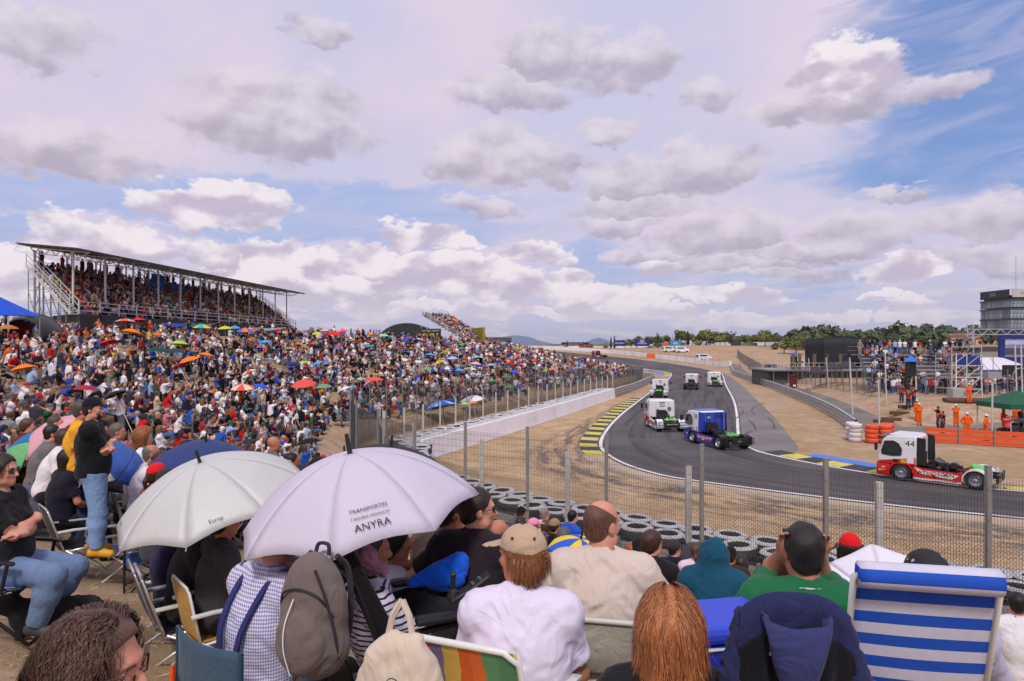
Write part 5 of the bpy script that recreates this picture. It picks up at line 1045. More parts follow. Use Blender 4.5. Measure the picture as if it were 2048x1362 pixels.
def p_head(f, J, pid=SK, fine=True):
    s, M = J['s'], J['HM']; f.cone(J['nk'] - J['up'] * .02, hpt(J, 0, -.018, -.045), .060 * s * (1 + (J['fat'] - 1) * .5) * (.86 if J['fem'] else 1), .055 * s * (.9 if J['fem'] else 1), .03, pid)
    f.ell(hpt(J, 0, -.012, .028), np.array([.077, .097, .094]) * s, M, .01, pid); f.ell(hpt(J, 0, .022, -.045), np.array([.060, .066, .074]) * s, M, .03, pid)
    if fine:
        f.ell(hpt(J, 0, .062, -.098), np.array([.026, .022, .020]) * s, M, .03, pid)                                              # chin
        for sd in (1, -1): f.ell(hpt(J, sd * .048, .010, -.078), np.array([.020, .040, .022]) * s, M, .03, pid); f.ell(hpt(J, sd * .038, .066, -.022), np.array([.022, .018, .020]) * s, M, .02, pid)
        f.ell(hpt(J, 0, .078, .022), np.array([.052, .018, .014]) * s, M, .02, pid)
        for sd in (1, -1): f.ell(hpt(J, sd * .033, .096, .002), np.array([.019, .016, .012]) * s, M, .012, pid, sub=True)
        f.cone(hpt(J, 0, .086, .006), hpt(J, 0, .108, -.034), .010 * s, .0135 * s, .012, pid)
        for sd in (1, -1): f.ell(hpt(J, sd * .014, .096, -.038), np.array([.010, .012, .009]) * s, M, .008, pid)
        f.ell(hpt(J, 0, .088, -.067), np.array([.026, .010, .007]) * s, M, .006, pid); f.ell(hpt(J, 0, .085, -.079), np.array([.021, .010, .008]) * s, M, .006, pid)
        for sd in (1, -1):
            f.ell(hpt(J, sd * .079, -.012, -.010), np.array([.009, .021, .033]) * s, M @ rotz(-sd * .35), .008, pid); f.ell(hpt(J, sd * .090, -.006, -.008), np.array([.006, .011, .018]) * s, M @ rotz(-sd * .35), .006, pid, sub=True)
    else:
        f.cone(hpt(J, 0, .080, .0), hpt(J, 0, .105, -.034), .014 * s, .016 * s, .015, pid)
        for sd in (1, -1): f.ell(hpt(J, sd * .080, -.010, -.010), np.array([.016, .022, .034]) * s, M, .008, pid)
def p_hair(f, J, style, pid=HR, sep=False):
    """hair volume; when sep, the field holds hair only and gets cut along the hair line"""
    s, M = J['s'], J['HM']
    if style in ('bald', 'none'): return
    inf = {'short': .008, 'buzz': .003, 'thick': .020, 'bob': .018, 'long': .016, 'pony': .010, 'curly': .035, 'ring': .0025, 'bun': .010, 'big': .05}.get(style, .01)
    f.ell(hpt(J, 0, -.016, .030), (np.array([.078, .097, .096]) + inf) * s, M, .0 if sep else .006, pid)
    f.ell(hpt(J, 0, -.055, -.035), (np.array([.062, .050, .050]) + inf * .6) * s, M, .02, pid)
    if sep:
        f.plane(hpt(J, 0, .058, .060) if style != 'bob' else hpt(J, 0, .070, .070), M @ V3(0, -.80, .60)); f.plane(hpt(J, 0, 0, -.075), M @ V3(0, -.35, .95))
    if style in ('bob', 'long', 'curly', 'big'):
        L = {'bob': .15, 'long': .30, 'curly': .22, 'big': .24}[style]
        for sd in (1, -1): f.cone(hpt(J, sd * .070, -.025, .01), hpt(J, sd * (.075 if style != 'curly' else .10), -.03, -L * .8), (.034 + inf * .6) * s, .030 * s, .03, pid)
        f.cone(hpt(J, 0, -.075, .02), hpt(J, 0, -.085, -L), (.055 + inf * .6) * s, .045 * s, .03, pid); f.cone(hpt(J, .04, -.07, -.02), hpt(J, .05, -.08, -L), .045 * s, .035 * s, .03, pid); f.cone(hpt(J, -.04, -.07, -.02), hpt(J, -.05, -.08, -L), .045 * s, .035 * s, .03, pid)
    if style == 'pony': f.cone(hpt(J, 0, -.105, -.01), hpt(J, .01, -.135, -.06), .025 * s, .028 * s, .01, pid); f.cone(hpt(J, .01, -.135, -.06), hpt(J, .02, -.12, -.20), .028 * s, .012 * s, .01, pid)
    if style == 'bun': f.ell(hpt(J, 0, -.09, .10), np.array([.04, .04, .04]) * s, None, .01, pid)
def p_cap(f, J, pid=HR, brim=True, back=False, hat='cap'):
    s, M = J['s'], J['HM']
    f.ell(hpt(J, 0, -.012, .040), np.array([.090, .108, .100]) * s, M, .0, pid)
    f.plane(hpt(J, 0, 0, .034), M @ V3(0, -.10, 1), hpt(J, 0, 0, 0) - .2, hpt(J, 0, 0, 0) + .3)
    if hat == 'bucket': f.ell(hpt(J, 0, -.01, .040), np.array([.15, .165, .012]) * s, M, .01, pid)
    elif hat == 'helmet': f.ell(hpt(J, 0, -.01, .040), np.array([.105, .135, .012]) * s, M, .01, pid)
    elif brim:
        sg = -1 if back else 1; f.ell(hpt(J, 0, sg * .115, .042), np.array([.075, .085, .007]) * s, M @ rotx(-.18 * sg), .004, pid)
def bounds(J, pad=.22):
    P_ = np.array([J[k] for k in ('pel', 'ch', 'nk', 'hd', 'shR', 'shL', 'elR', 'elL', 'wrR', 'wrL', 'hipR', 'hipL', 'knR', 'knL', 'anR', 'anL', 'toeR', 'toeL')]); return P_.min(0) - pad, P_.max(0) + pad
def crowd_mesh(name, h, mats, hat=None, hair='short', sleeve='short', shorts=False, **kw):
    """one-mesh spectator: material slots by body region"""
    J = joints(**kw); lo, hi = bounds(J); f = Field(lo, hi, h)
    p_torso(f, J, .012, SH); p_head(f, J, SK, fine=False)
    for n in 'RL':
        p_arm(f, J, n, 0, SK); p_arm(f, J, n, .012, SH, .62 if sleeve == 'short' else 1.0, sleeve == 'long'); p_hand(f, J, n, SK, .011)
        p_leg(f, J, n, .012, TR, 1.0 if not shorts else .05)
        if shorts: p_leg(f, J, n, 0, SK)
        p_foot(f, J, n, .006)
    if hat: 
        g = Field(lo, hi, h); p_cap(g, J, HR, hat=hat); m = g.d < f.d; f.d = np.minimum(f.d, g.d); f.id = np.where(m, HR, f.id)
        p_hair(f, J, 'buzz') if hair == 'short' else p_hair(f, J, hair)
    else: p_hair_region(f, J, hair)
    V, Fq, pid = f.net(); return mesh(name, V, Fq, mats, pid, True), J
def p_hair_region(f, J, style):
    if style in ('bald', 'none'): return
    g = Field(f.lo, f.lo + (f.n - 1) * f.h, f.h); g.n = f.n; g.d = np.full(f.n, 10.0, np.float32); g.best = g.d.copy(); g.id = np.zeros(f.n, np.int16)
    p_hair(g, J, style, HR, sep=True); m = g.d < f.d; f.d = np.minimum(f.d, g.d); f.id = np.where(m, HR, f.id)
# ---------------------------------------------------------------- skin and hair materials
def skin_mat(name, c):
    if name in MATS: return MATS[name]
    m = bpy.data.materials.new(name); m.use_nodes = True; t = m.node_tree; b = NB(t); p = t.nodes['Principled BSDF']; g = b.n('ShaderNodeTexCoord').outputs['Object']
    k = b.mix(b.ss(b.noise(g, 14, 4, .6), .35, .7), c, tuple(np.array(c) * (1.05, .80, .76))); k = b.mix(b.m('MULTIPLY', b.ss(b.noise(g, 90, 2, .5), .55, .75), .2), k, tuple(np.array(c) * (.7, .55, .5)))
    b.put(p.inputs['Base Color'], k); p.inputs['Roughness'].default_value = .5; p.inputs['Subsurface Weight'].default_value = .12; p.inputs['Subsurface Radius'].default_value = (.012, .005, .003); p.inputs['Specular IOR Level'].default_value = .4
    bn = b.n('ShaderNodeBump'); bn.inputs['Strength'].default_value = .15; bn.inputs['Distance'].default_value = .004; b.put(bn.inputs['Height'], b.noise(g, 220, 3, .6)); b.put(p.inputs['Normal'], bn.outputs[0]); MATS[name] = m; return m
SKINS = {'fair': skin_mat('skin_fair', s2l(206, 152, 128)), 'tan': skin_mat('skin_tan', s2l(184, 128, 100)), 'brown': skin_mat('skin_brown', s2l(150, 98, 72))}
def hair_mat(rgb, gloss=.42):
    n = 'hair_%02x%02x%02x' % rgb
    if n in MATS: return MATS[n]
    c = s2l(*rgb); m = bpy.data.materials.new(n); m.use_nodes = True; t = m.node_tree; b = NB(t); p = t.nodes['Principled BSDF']; g = b.n('ShaderNodeTexCoord').outputs['Object']
    st = b.noise(b.v('MULTIPLY', g, (1, 1, .12)), 170, 4, .7); k = b.mix(b.ss(st, .3, .72), tuple(np.array(c) * .55), tuple(np.minimum(np.array(c) * 1.5, 1))); k = b.mix(b.m('MULTIPLY', b.ss(b.noise(g, 12, 3, .6), .35, .7), .5), k, tuple(np.array(c) * .6))
    ri = b.m('MULTIPLY_ADD', b.n('ShaderNodeNewGeometry').outputs['Random Per Island'], .9, .6); k = b.mix(1.0, k, b.comb(ri, ri, ri), 'MULTIPLY')
    b.put(p.inputs['Base Color'], k); p.inputs['Roughness'].default_value = gloss; p.inputs['Specular IOR Level'].default_value = .35; bn = b.n('ShaderNodeBump'); bn.inputs['Strength'].default_value = .6; bn.inputs['Distance'].default_value = .006; b.put(bn.inputs['Height'], st); b.put(p.inputs['Normal'], bn.outputs[0]); MATS[n] = m; return m
def strands(name, J, n, m, parent, style, seed=1, width=.0028, L=.25, seg=7, flick=.02, curl=0.0, part=0.0, hairline=.058, conv=.8, vol=0.0, zmax=9.0, zend=None, ymax=9.0):
    """hair as thin ribbons that leave the scalp, follow the skull and fall"""
    r = np.random.default_rng(seed); s, M = J['s'], J['HM']; P0 = []; D0 = []
    u = r.normal(size=(n * 6, 3)); u /= np.linalg.norm(u, axis=1)[:, None]; rad = np.array([.080, .100, .097]) + vol; q = u * rad + V3(0, -.014, .029)
    keep = ((q[:, 1] - hairline) * -.80 + (q[:, 2] - .060) * .60 > 0) & (q[:, 2] > -.07 + .3 * q[:, 1]) & (q[:, 2] < zmax) & (q[:, 1] < ymax); q = q[keep][:n]; u = u[keep][:n]; n = len(q)
    pts = np.zeros((n, seg + 1, 3)); pts[:, 0] = q; nr = u.copy(); p = q.copy(); ln = L * r.uniform(.75, 1.08, n) if style != 'short' else L * r.uniform(.5, 1.1, n)
    ln = ln if zend is None else np.maximum(.03, (q[:, 2] - zend) * 1.08 + .45 * np.maximum(0, .07 - np.abs(q[:, 0])) + r.normal(size=n) * .012)
    side = np.sign(q[:, 0] - part + r.normal(size=n) * .004); jit = r.normal(size=(n, 3)) * np.where(r.random(n) < .05, 1.8, 1.0)[:, None]; ph = 3 * np.sin(19 * q[:, 0]) + 3 * np.sin(17 * q[:, 1] + 1) + 2.5 * np.sin(18 * q[:, 2]) + r.normal(size=n) * .8
    d = nr * .12 + np.stack([side * .62, -.25 - .15 * np.abs(jit[:, 1]) - .7 * (q[:, 1] > .02), np.full(n, -.42)], 1) if style != 'short' else nr * .45 + np.stack([side * .25, np.where(q[:, 1] > .02, .5, -.35), np.full(n, -.35)], 1)
    d += jit * .12; d /= np.linalg.norm(d, axis=1)[:, None]; step = ln / seg
    for k in range(1, seg + 1):
        p = p + d * step[:, None]
        e = (p - V3(0, -.014, .029)) / (rad + .006 + .010 * (r.random(n)[:, None])); l = np.linalg.norm(e, axis=1); ins = l < 1; p[ins] = V3(0, -.014, .029) + (e[ins] / l[ins, None]) * (rad + .008 + .012 * r.random((ins.sum(), 1)))
        g = V3(0, 0, -1.0) if style != 'short' else V3(0, 0, -.5); d = d * .48 + g * .52 + (np.stack([-p[:, 0] * conv, -(p[:, 1] + .03) * conv * .6, np.zeros(n)], 1) if style != 'short' else 0) + jit * flick * (k / seg); d /= np.linalg.norm(d, axis=1)[:, None]; pts[:, k] = p
    if curl:
        kk = np.arange(seg + 1)[None, :]; am = (np.minimum(kk / 3, 1) * curl)[..., None]; pts = pts + np.stack([np.cos(ph[:, None] + kk * 1.15), np.sin(ph[:, None] * 1.3 + kk * 1.05), .6 * np.sin(ph[:, None] + kk * 1.15)], 2) * am
    t = np.gradient(pts, axis=1); c = pts - V3(0, -.014, 0); w_ = np.cross(t, c); w_ /= np.linalg.norm(w_, axis=2)[:, :, None] + 1e-9; wd = (width * r.uniform(.6, 1.4, n))[:, None, None] * np.linspace(1, .35, seg + 1)[None, :, None]
    A = pts - w_ * wd; B = pts + w_ * wd; V = np.stack([A, B], 2).reshape(n, -1, 3); V = (V.reshape(-1, 3) * s) @ M.T + J['hd']; i = np.arange(n)[:, None, None] * (2 * seg + 2) + np.arange(seg)[None, :, None] * 2
    Fq = np.concatenate([i, i + 1, i + 3, i + 2], 2).reshape(-1, 4); o = link(name, mesh(name, V, Fq, m, smooth=True), parent); return o
SUNG = mat('sunglass_lens', (.01, .01, .012), .12, 0, 0, spec=.7)
def person(label, loc, heading, h=.016, skin='tan', hair='short', hcol=(48, 36, 30), shirt=(40, 40, 44), trousers=(60, 74, 104), shoes=(50, 48, 48), sleeve='short', shorts=False, cap=None, capcol=(30, 30, 34), glasses=None, shirt_m=None, trousers_m=None, strand=None, beard=False, name='person', cat='person', group=None, seed=None, back_cap=False, hat='cap', tank=False, bare=False, wrinkle=.005, vest=None, capdetail=False, hands=True, **kw):
    """a person as one body mesh with hair and clothes as children; loc = ground point under the pelvis, heading clockwise from +Y"""
    seed = seed or (hash(label) % 1000 if False else sum(map(ord, label)) % 997); J = joints(**kw); lo, hi = bounds(J)
    f = Field(lo, hi, h); p_torso(f, J, -.006, SK); p_head(f, J, SK, fine=h < .02)
    for n in 'RL':
        p_arm(f, J, n, 0, SK)
        if hands: p_hand(f, J, n, SK, .0085 if h < .012 else .010)
        p_leg(f, J, n, -.004, SK); p_foot(f, J, n, -.004, SK)
    V, Fq, _ = f.net(); o = link(name, mesh('body', V, Fq, SKINS[skin], smooth=True), None, loc, (0, 0, -R(heading))); tag(o, label, cat, group)
    def layer(nm, fn, m, wr=0.0, fr=55, hh=None):
        g = Field(lo, hi, hh or h); fn(g)
        if wr: g.wrinkle(wr, fr, seed)
        V, Fq, _ = g.net()
        if len(V) == 0: return None
        return link(nm, mesh(nm, V, Fq, m, smooth=True), o)
    def shirt_f(g):
        p_torso(g, J, .026, SH); low = J['pel'] - (J['ch'] - J['pel']) * .30
        g.wrinkle(wrinkle, 48, seed); g.plane(low, (J['ch'] - J['pel']))
        for n in 'RL':
            if sleeve == 'tank': continue
            g2 = Field(lo, hi, h); g2.n = g.n; t1 = .74
            if sleeve == 'long': p_arm(g2, J, n, .013, SH, 1.0, True); g2.wrinkle(wrinkle, 60, seed + 3); g2.plane(J['wr' + n] - nrm(J['wr' + n] - J['el' + n]) * .012, J['el' + n] - J['wr' + n])
            else: ax = J['el' + n] - J['sh' + n]; p_arm(g2, J, n, .020, SH, t1 + .2, False, .03); g2.cone(J['sh' + n], J['sh' + n] + ax * (t1 + .2), .06 * J['s'], .072 * J['s'] * (1 + (J['fat'] - 1) * .6) * (.9 if J['fem'] else 1), .02, SH); g2.wrinkle(wrinkle, 55, seed + 5); g2.plane(J['sh' + n] + ax * t1, -ax)
            t = np.clip(.5 + .5 * (g.d - g2.d) / .035, 0, 1); g.d = g.d + (g2.d - g.d) * t - .035 * t * (1 - t)
        g.ell(J['nk'] + J['up'] * .055 * J['s'] + V3(0, .012, 0), np.array([.080, .085, .045]) * J['s'], None, .008, SH, sub=True)
        if tank:
            for n, sd in (('R', 1), ('L', -1)): g.ell(J['sh' + n] + V3(.02 * sd, 0, -.03), np.array([.075, .13, .13]) * J['s'], None, .01, SH, sub=True)
    if not bare: layer('shirt', shirt_f, shirt_m or cloth(shirt))
    def trou_f(g):
        s = J['s']; p_torso_low(g, J, .016)
        for n in 'RL':
            p_leg(g, J, n, .016, TR, 1.0 if not shorts else 0.0, .03, .012)
        g.wrinkle(wrinkle * .45, 42, seed)
        for n in 'RL':
            if not shorts: g.plane(J['an' + n] + (J['kn' + n] - J['an' + n]) * .06, J['kn' + n] - J['an' + n], J['an' + n] - .10, J['an' + n] + .10)
            else: e = J['kn' + n] - (J['kn' + n] - J['hip' + n]) * .10; g.plane(e, J['hip' + n] - J['kn' + n], e - .12, e + .12)
    layer('trousers' if not shorts else 'shorts', trou_f, trousers_m or cloth(trousers))
    layer('shoes', lambda g: [p_foot(g, J, n, .006) for n in 'RL'], mat('shoe_%d%d%d' % shoes, s2l(*shoes), .6, 0, .15, 12.0))
    hm = hair_mat(hcol)
    if hair not in ('none', 'bald'):
        if hair == 'ring':
            def ring(g): p_hair(g, J, 'ring', HR, True); g.plane(hpt(J, 0, -.02, .075), J['HM'] @ V3(0, -.55, -.8))
            layer('hair', ring, hm)
        else: layer('hair', lambda g: (p_hair(g, J, hair, HR, True), g.lump(.004, 60, seed), g.plane(hpt(J, 0, 0, .05), J['HM'] @ V3(0, 0, -1)) if cap else 0), hm)
        if strand: strands('hair_strands', J, m=hm, parent=o, seed=seed, **strand)
    if beard:
        def bf(g):
            g.ell(hpt(J, 0, .024, -.052), np.array([.063, .069, .077]) * J['s'], J['HM'], .01, HR); g.ell(hpt(J, 0, .062, -.098), np.array([.029, .025, .023]) * J['s'], J['HM'], .03, HR); g.plane(hpt(J, 0, .0, -.012), J['HM'] @ V3(0, -.50, -.86)); g.plane(hpt(J, 0, -.004, 0), J['HM'] @ V3(0, 1, -.12)); g.lump(.002, 90, seed)
        layer('beard', bf, hm)
    if cap:
        layer('cap', lambda g: p_cap(g, J, HR, back=back_cap, hat=hat), cap if not isinstance(cap, bool) else cloth(capcol), hh=min(h, .010))
        if capdetail:
            cp_ = o.children[-1] if False else [c for c in o.children if c.name.startswith('cap')][0]
            for a in range(6): q = hpt(J, .080 * math.sin(a * 1.05 + .5), -.012 + .096 * math.cos(a * 1.05 + .5), .095); MB().lathe([(.006, 0), (.006, .006)], 8, q, q - hpt(J, 0, -.012, .04)).obj('eyelet', paint((58, 44, 36)), cp_)
            q = hpt(J, 0, -.012, .1385); MB().lathe([(.011, 0), (.010, .005), (.004, .008)], 10, q, J['HM'] @ V3(0, 0, 1)).obj('top_button', paint((58, 44, 36)), cp_)
    if vest: layer('vest', lambda g: (p_torso(g, J, .026, SH), g.plane(J['pel'] - (J['ch'] - J['pel']) * .05, J['ch'] - J['pel']), [g.ell(J['sh' + n] + V3(.05 * sd, 0, -.02), (.07, .14, .13), None, .01, SH, sub=True) for n, sd in (('R', 1), ('L', -1))], g.ell(J['nk'] + J['up'] * .05, (.075, .12, .07), None, .01, SH, sub=True)), cloth(vest))
    if glasses:
        m = MB(); sun_ = glasses == 'sun'
        for sd in (1, -1):
            pts = [hpt(J, sd * (.034 + .027 * math.cos(a)), .100 - .010 * abs(math.cos(a)) - .006 * (sd * math.cos(a) > 0), .002 + .021 * math.sin(a)) for a in np.linspace(0, 2 * math.pi, 15)[:-1]]
            m.slot = 1; m.tube(pts, .0028, 5, closed=True); m.slot = 0
            if sun_: m.add(pts, [tuple(range(14))])
            m.slot = 1; m.tube([hpt(J, sd * .061, .090, .008), hpt(J, sd * .078, .050, .008), hpt(J, sd * .083, -.01, .002)], .0028, 5)
        m.tube([hpt(J, -.010, .104, .006), hpt(J, .010, .104, .006)], .0028, 5); m.obj('glasses', [SUNG, glasses_m if False else (blackp if sun_ else mat('tortoise_frame', s2l(70, 38, 24), .3))], o)
    o['_top'] = J['top']; return o, J
def p_torso_low(g, J, inf):
    s, w = J['s'], J['fat']; a, b, d = frame(J['ch'] - J['pel'], (1, 0, 0)); Mx = np.stack([V3(1, 0, 0), nrm(np.cross(d, V3(1, 0, 0))), d], 1)
    g.ell(J['pel'] + d * .01 * s, (np.array([.165 if J['fem'] else .158, .12, .125]) * s * V3(w, w, 1)) + inf, Mx, .05, TR); g.plane(J['pel'] + d * .09 * s, -d)
# ================================================================ crowd on the bank and in the stands
CM = [mat('crowd_skin', attr=('o', 'skin'), rough=.6, var=.08, scale=8), mat('crowd_top', attr=('o', 'shirt'), rough=.9, var=.14, scale=7, spec=.1), mat('crowd_legs', attr=('o', 'legs'), rough=.9, var=.14, scale=7, spec=.1), mat('crowd_shoes', attr=('o', 'shoes'), rough=.7, var=.1), mat('crowd_hair', attr=('o', 'hair'), rough=.7, var=.25, scale=14)]
POSES = [('knees drawn up', dict(sit='ground', arms='knees_up', lean=-4, curve=22)), ('sitting low', dict(sit='chair', seat=.30, arms='lap', lean=-14, curve=16)), ('leaning forward', dict(sit='chair', seat=.36, arms='knees', lean=14, curve=22)), ('holding up a phone', dict(sit='chair', seat=.34, arms='phone', lean=-2, curve=10)),
         ('leaning back', dict(sit='ground', arms='back', lean=-28, curve=12, legs=[(.13, .74, .08), (-.10, .60, .07)])), ('pointing', dict(sit='chair', seat=.34, arms='point', lean=4, curve=10)), ('arms folded', dict(sit='chair', seat=.36, arms='crossed', lean=-10, curve=12)), ('hand at face', dict(sit='chair', seat=.34, arms='chin', lean=6, curve=18)), ('standing', dict(sit='stand', arms='side', lean=0, curve=4)), ('standing, arms folded', dict(sit='stand', arms='crossed', lean=-2, curve=6))]
HATS = [('with short dark hair', None, 'short'), ('wearing a cap', 'cap', 'short'), ('with long hair', None, 'long'), ('wearing a sun hat', 'bucket', 'short')]
HI = {}
for i, (pn, kw) in enumerate(POSES):
    for j, (hn, hat, hair) in enumerate(HATS):
        if (i * 4 + j) % 2 and j > 1 and i not in (0, 1): continue
        me_, J_ = crowd_mesh('spectator', .030, CM, hat=hat, hair=hair, fem=(hair == 'long'), fat=[1.0, 1.15, 1.3][(i + j) % 3], shorts=(i + j) % 4 == 1, head=(random.uniform(-15, 15), random.uniform(-8, 4), 0), **kw); HI[i, j] = me_
def low_poly(me_, tris):
    o = bpy.data.objects.new('tmp', me_); COL.objects.link(o); m = o.modifiers.new('d', 'DECIMATE'); m.ratio = min(1, tris / (len(me_.polygons) * 2)); return o
tmp = {k: low_poly(v, 230) for k, v in HI.items()}
dg = bpy.context.evaluated_depsgraph_get(); dg.update(); LO = {}
for k, o in tmp.items():
    e = o.evaluated_get(dg); q = e.to_mesh(); q.calc_loop_triangles(); n = len(q.loop_triangles); ti = np.zeros(n * 3, np.int32); q.loop_triangles.foreach_get('vertices', ti); tp = np.zeros(n, np.int32); q.loop_triangles.foreach_get('polygon_index', tp); pm_ = np.zeros(len(q.polygons), np.int32); q.polygons.foreach_get('material_index', pm_); co = np.zeros(len(q.vertices) * 3, np.float32); q.vertices.foreach_get('co', co)
    LO[k] = (co.reshape(-1, 3), ti.reshape(-1, 3), pm_[tp]); e.to_mesh_clear()
for o in tmp.values(): bpy.data.objects.remove(o)
PAL = [('black', (30, 30, 34), 25), ('white', (232, 228, 232), 28), ('navy', (30, 36, 66), 11), ('grey', (128, 130, 134), 9), ('dark grey', (62, 62, 68), 11), ('red', (190, 34, 38), 7), ('blue', (44, 84, 170), 7), ('maroon', (96, 28, 40), 4), ('pink', (200, 120, 136), 2), ('beige', (204, 186, 160), 3), ('olive', (84, 84, 58), 2), ('teal', (36, 104, 106), 1.2), ('orange', (216, 110, 40), 1.2), ('yellow', (216, 184, 70), .8), ('pale blue', (150, 176, 212), 6), ('green', (40, 90, 60), 1.2)]
LEGS = [('blue jeans', (78, 98, 136), 30), ('dark jeans', (40, 48, 70), 22), ('black trousers', (26, 26, 30), 24), ('beige trousers', (170, 150, 120), 8), ('grey trousers', (104, 104, 108), 8), ('pale jeans', (142, 162, 190), 8)]
HAIRC = [(28, 22, 20), (44, 32, 26), (74, 50, 36), (120, 84, 50), (120, 116, 112), (58, 40, 30)]; CAPC = [(24, 24, 28), (24, 24, 28), (180, 32, 36), (220, 218, 214), (40, 52, 96), (170, 150, 118), (90, 92, 96), (40, 90, 60)]
SKC = [(206, 152, 128), (190, 134, 106), (176, 122, 94), (150, 100, 76)]
def wpick(L): return random.choices(L, [q[2] for q in L])[0]
def look():
    a = wpick(PAL); b = wpick(LEGS); return a, b
def inside(x, y):
    s = pl_dist(x, y, FENCE); return s
cands = []
yy = 9.0
while yy < 250:
    st_ = .75 + .0012 * yy; xx = -75.0
    while xx < 30:
        x = xx + random.uniform(-.36, .36); y = yy + random.uniform(-.36, .36); xx += st_
        if y < 1 or abs((x) / y * F) > 1400: continue
        s = float(inside(x, y))
        if s < 1.9 or s > 26.5 or (y > 60 and s > 25.8): continue
        if x > -6.6 and y < 11.5: continue
        if x > -4 and y < 21: continue
        g = float(vnoise(x, y, .42, 8)) + .55 * float(vnoise(x, y, 1.3, 4))
        far = sstep(y, 140, 190)
        if g > .62 or random.random() < .07 + .62 * far: continue
        if y < 12 and x < -9.5 and random.random() < .3: continue
        cands.append((x, y, s))
    yy += st_ * .95
cands.sort(key=lambda c: math.hypot(c[0], c[1] * 1.0))
def heading_to(x, y): return math.degrees(math.atan2(12 - x, 46 - y + (y * .15))) + random.gauss(0, 20)
KEYS = list(HI)
def choose(y, standing=.045):
    for _ in range(20):
        k = random.choice(KEYS)
        if k[0] >= 8 and random.random() > standing * 4: continue
        if k[1] == 3 and random.random() > .35: continue
        if k[0] in (3, 5) and random.random() > .5: continue
        return k
    return (0, 0)
inv = [c for c in cands if abs(c[0] / c[1] * F) < 1060]; NEAR = inv[:300]; nr_ = set(NEAR); REST = [c for c in cands if c not in nr_]
info = []
for x, y, s in NEAR:
    k = choose(y); a, b = look(); cap = HATS[k[1]][1]; hc = random.choice(CAPC) if cap else random.choice(HAIRC if k[1] != 2 else HAIRC[:4])
    o = link('person', HI[k], None, (x, y, gz(x, y) - random.uniform(.02, .06)), (0, 0, -R(heading_to(x, y))), random.uniform(.93, 1.05)); o['k'] = k[0]
    o['shirt'] = list(s2l(*a[1])); o['legs'] = list(s2l(*b[1])); o['skin'] = list(s2l(*random.choice(SKC))); o['hair'] = list(s2l(*hc)); o['shoes'] = list(s2l(*random.choice([(40, 40, 44), (210, 208, 204), (90, 80, 74)])))
    hat = HATS[k[1]][0]
    if cap: cn = {(24, 24, 28): 'black', (180, 32, 36): 'red', (220, 218, 214): 'white', (40, 52, 96): 'navy', (170, 150, 118): 'tan', (90, 92, 96): 'grey', (40, 90, 60): 'green'}[hc]; hat = '%s %s' % (cn, 'cap' if cap == 'cap' else 'sun hat')
    lg_ = b[0] if (k[0] + k[1]) % 4 != 1 else b[0].split()[0] + ' shorts'; info.append([o, a[0], lg_, hat if cap else 'bareheaded', POSES[k[0]][0], s])
def zone(s): return 'low on the bank' if s < 8 else ('on the lower slope' if s < 13 else ('mid-slope' if s < 19 else 'near the ridge'))
seen = {}
for r_ in info:
    o, sh, lg, hat, po, s = r_; lb = '%s top, %s, %s, %s, %s' % (sh, lg, hat, po, zone(s)); seen.setdefault(lb, []).append(r_)
ORD = ['leftmost', 'second from the left', 'third from the left', 'fourth from the left', 'fifth from the left', 'sixth from the left']
for lb, rs in seen.items():
    rs.sort(key=lambda r_: r_[0].location.x / r_[0].location.y)
    for i, r_ in enumerate(rs):
        o, sh, lg, hat, po, s = r_; base = 'person in %s top and %s, %s, %s, %s' % (sh, lg, hat, po, zone(s))
        if len(rs) > 1: base = 'person in %s top and %s, %s, %s, %s' % (sh, lg, hat, po, ('left' if i == 0 else 'right') + ' of two' if len(rs) == 2 else ORD[min(i, 5)])
        w_ = base.split(); tag(o, ' '.join(w_[:16]), 'person', 'spectators on the bank')
bl = {}
for r_ in info: bl.setdefault(r_[0]['label'], []).append(r_)
for lb, rs in bl.items():
    if len(rs) > 1:
        for i, r_ in enumerate(sorted(rs, key=lambda r_: r_[0].location.y)): r_[0]['label'] = 'person in %s top and %s, %s, %s such' % (r_[1], r_[2], r_[3], ['nearest', 'second nearest', 'third nearest', 'fourth nearest', 'fifth nearest', 'farthest'][min(i, 5)])
BAGM = mat('bag_colour', attr=('o', 'ca'), rough=.8, var=.12, scale=8)
def simple_chair():
    m = MB(); m.grid(lambda u, v: (-.25 + .5 * u, -.22 + .46 * v, .34 - .05 * math.sin(math.pi * u)), 4, 3); m.grid(lambda u, v: (-.25 + .5 * u, -.22 - .12 * v - .03 * math.sin(math.pi * u), .38 + .42 * v), 4, 3); a = m.me('sling', BAGM)
    m = MB()
    for sd in (1, -1):
        m.tube([(sd * .27, .26, .0), (sd * .27, -.24, .42), (sd * .27, -.36, .84)], .012, 5); m.tube([(sd * .27, -.30, .0), (sd * .27, .26, .36), (sd * .27, .27, .55)], .012, 5); m.tube([(sd * .27, .28, .55), (sd * .27, -.28, .57)], .018, 5)
    m.tube([(-.27, -.36, .84), (.27, -.36, .84)], .012, 5); m.tube([(-.27, -.30, .02), (.27, -.30, .02)], .012, 5); return a, m.me('frame', steel)
SPCH = simple_chair(); CHC = [('blue', (40, 66, 140)), ('black', (30, 30, 34)), ('grey', (96, 98, 104)), ('green', (50, 84, 66)), ('red', (150, 40, 40)), ('navy', (60, 70, 120)), ('white', (206, 206, 206))]
usedl = {}
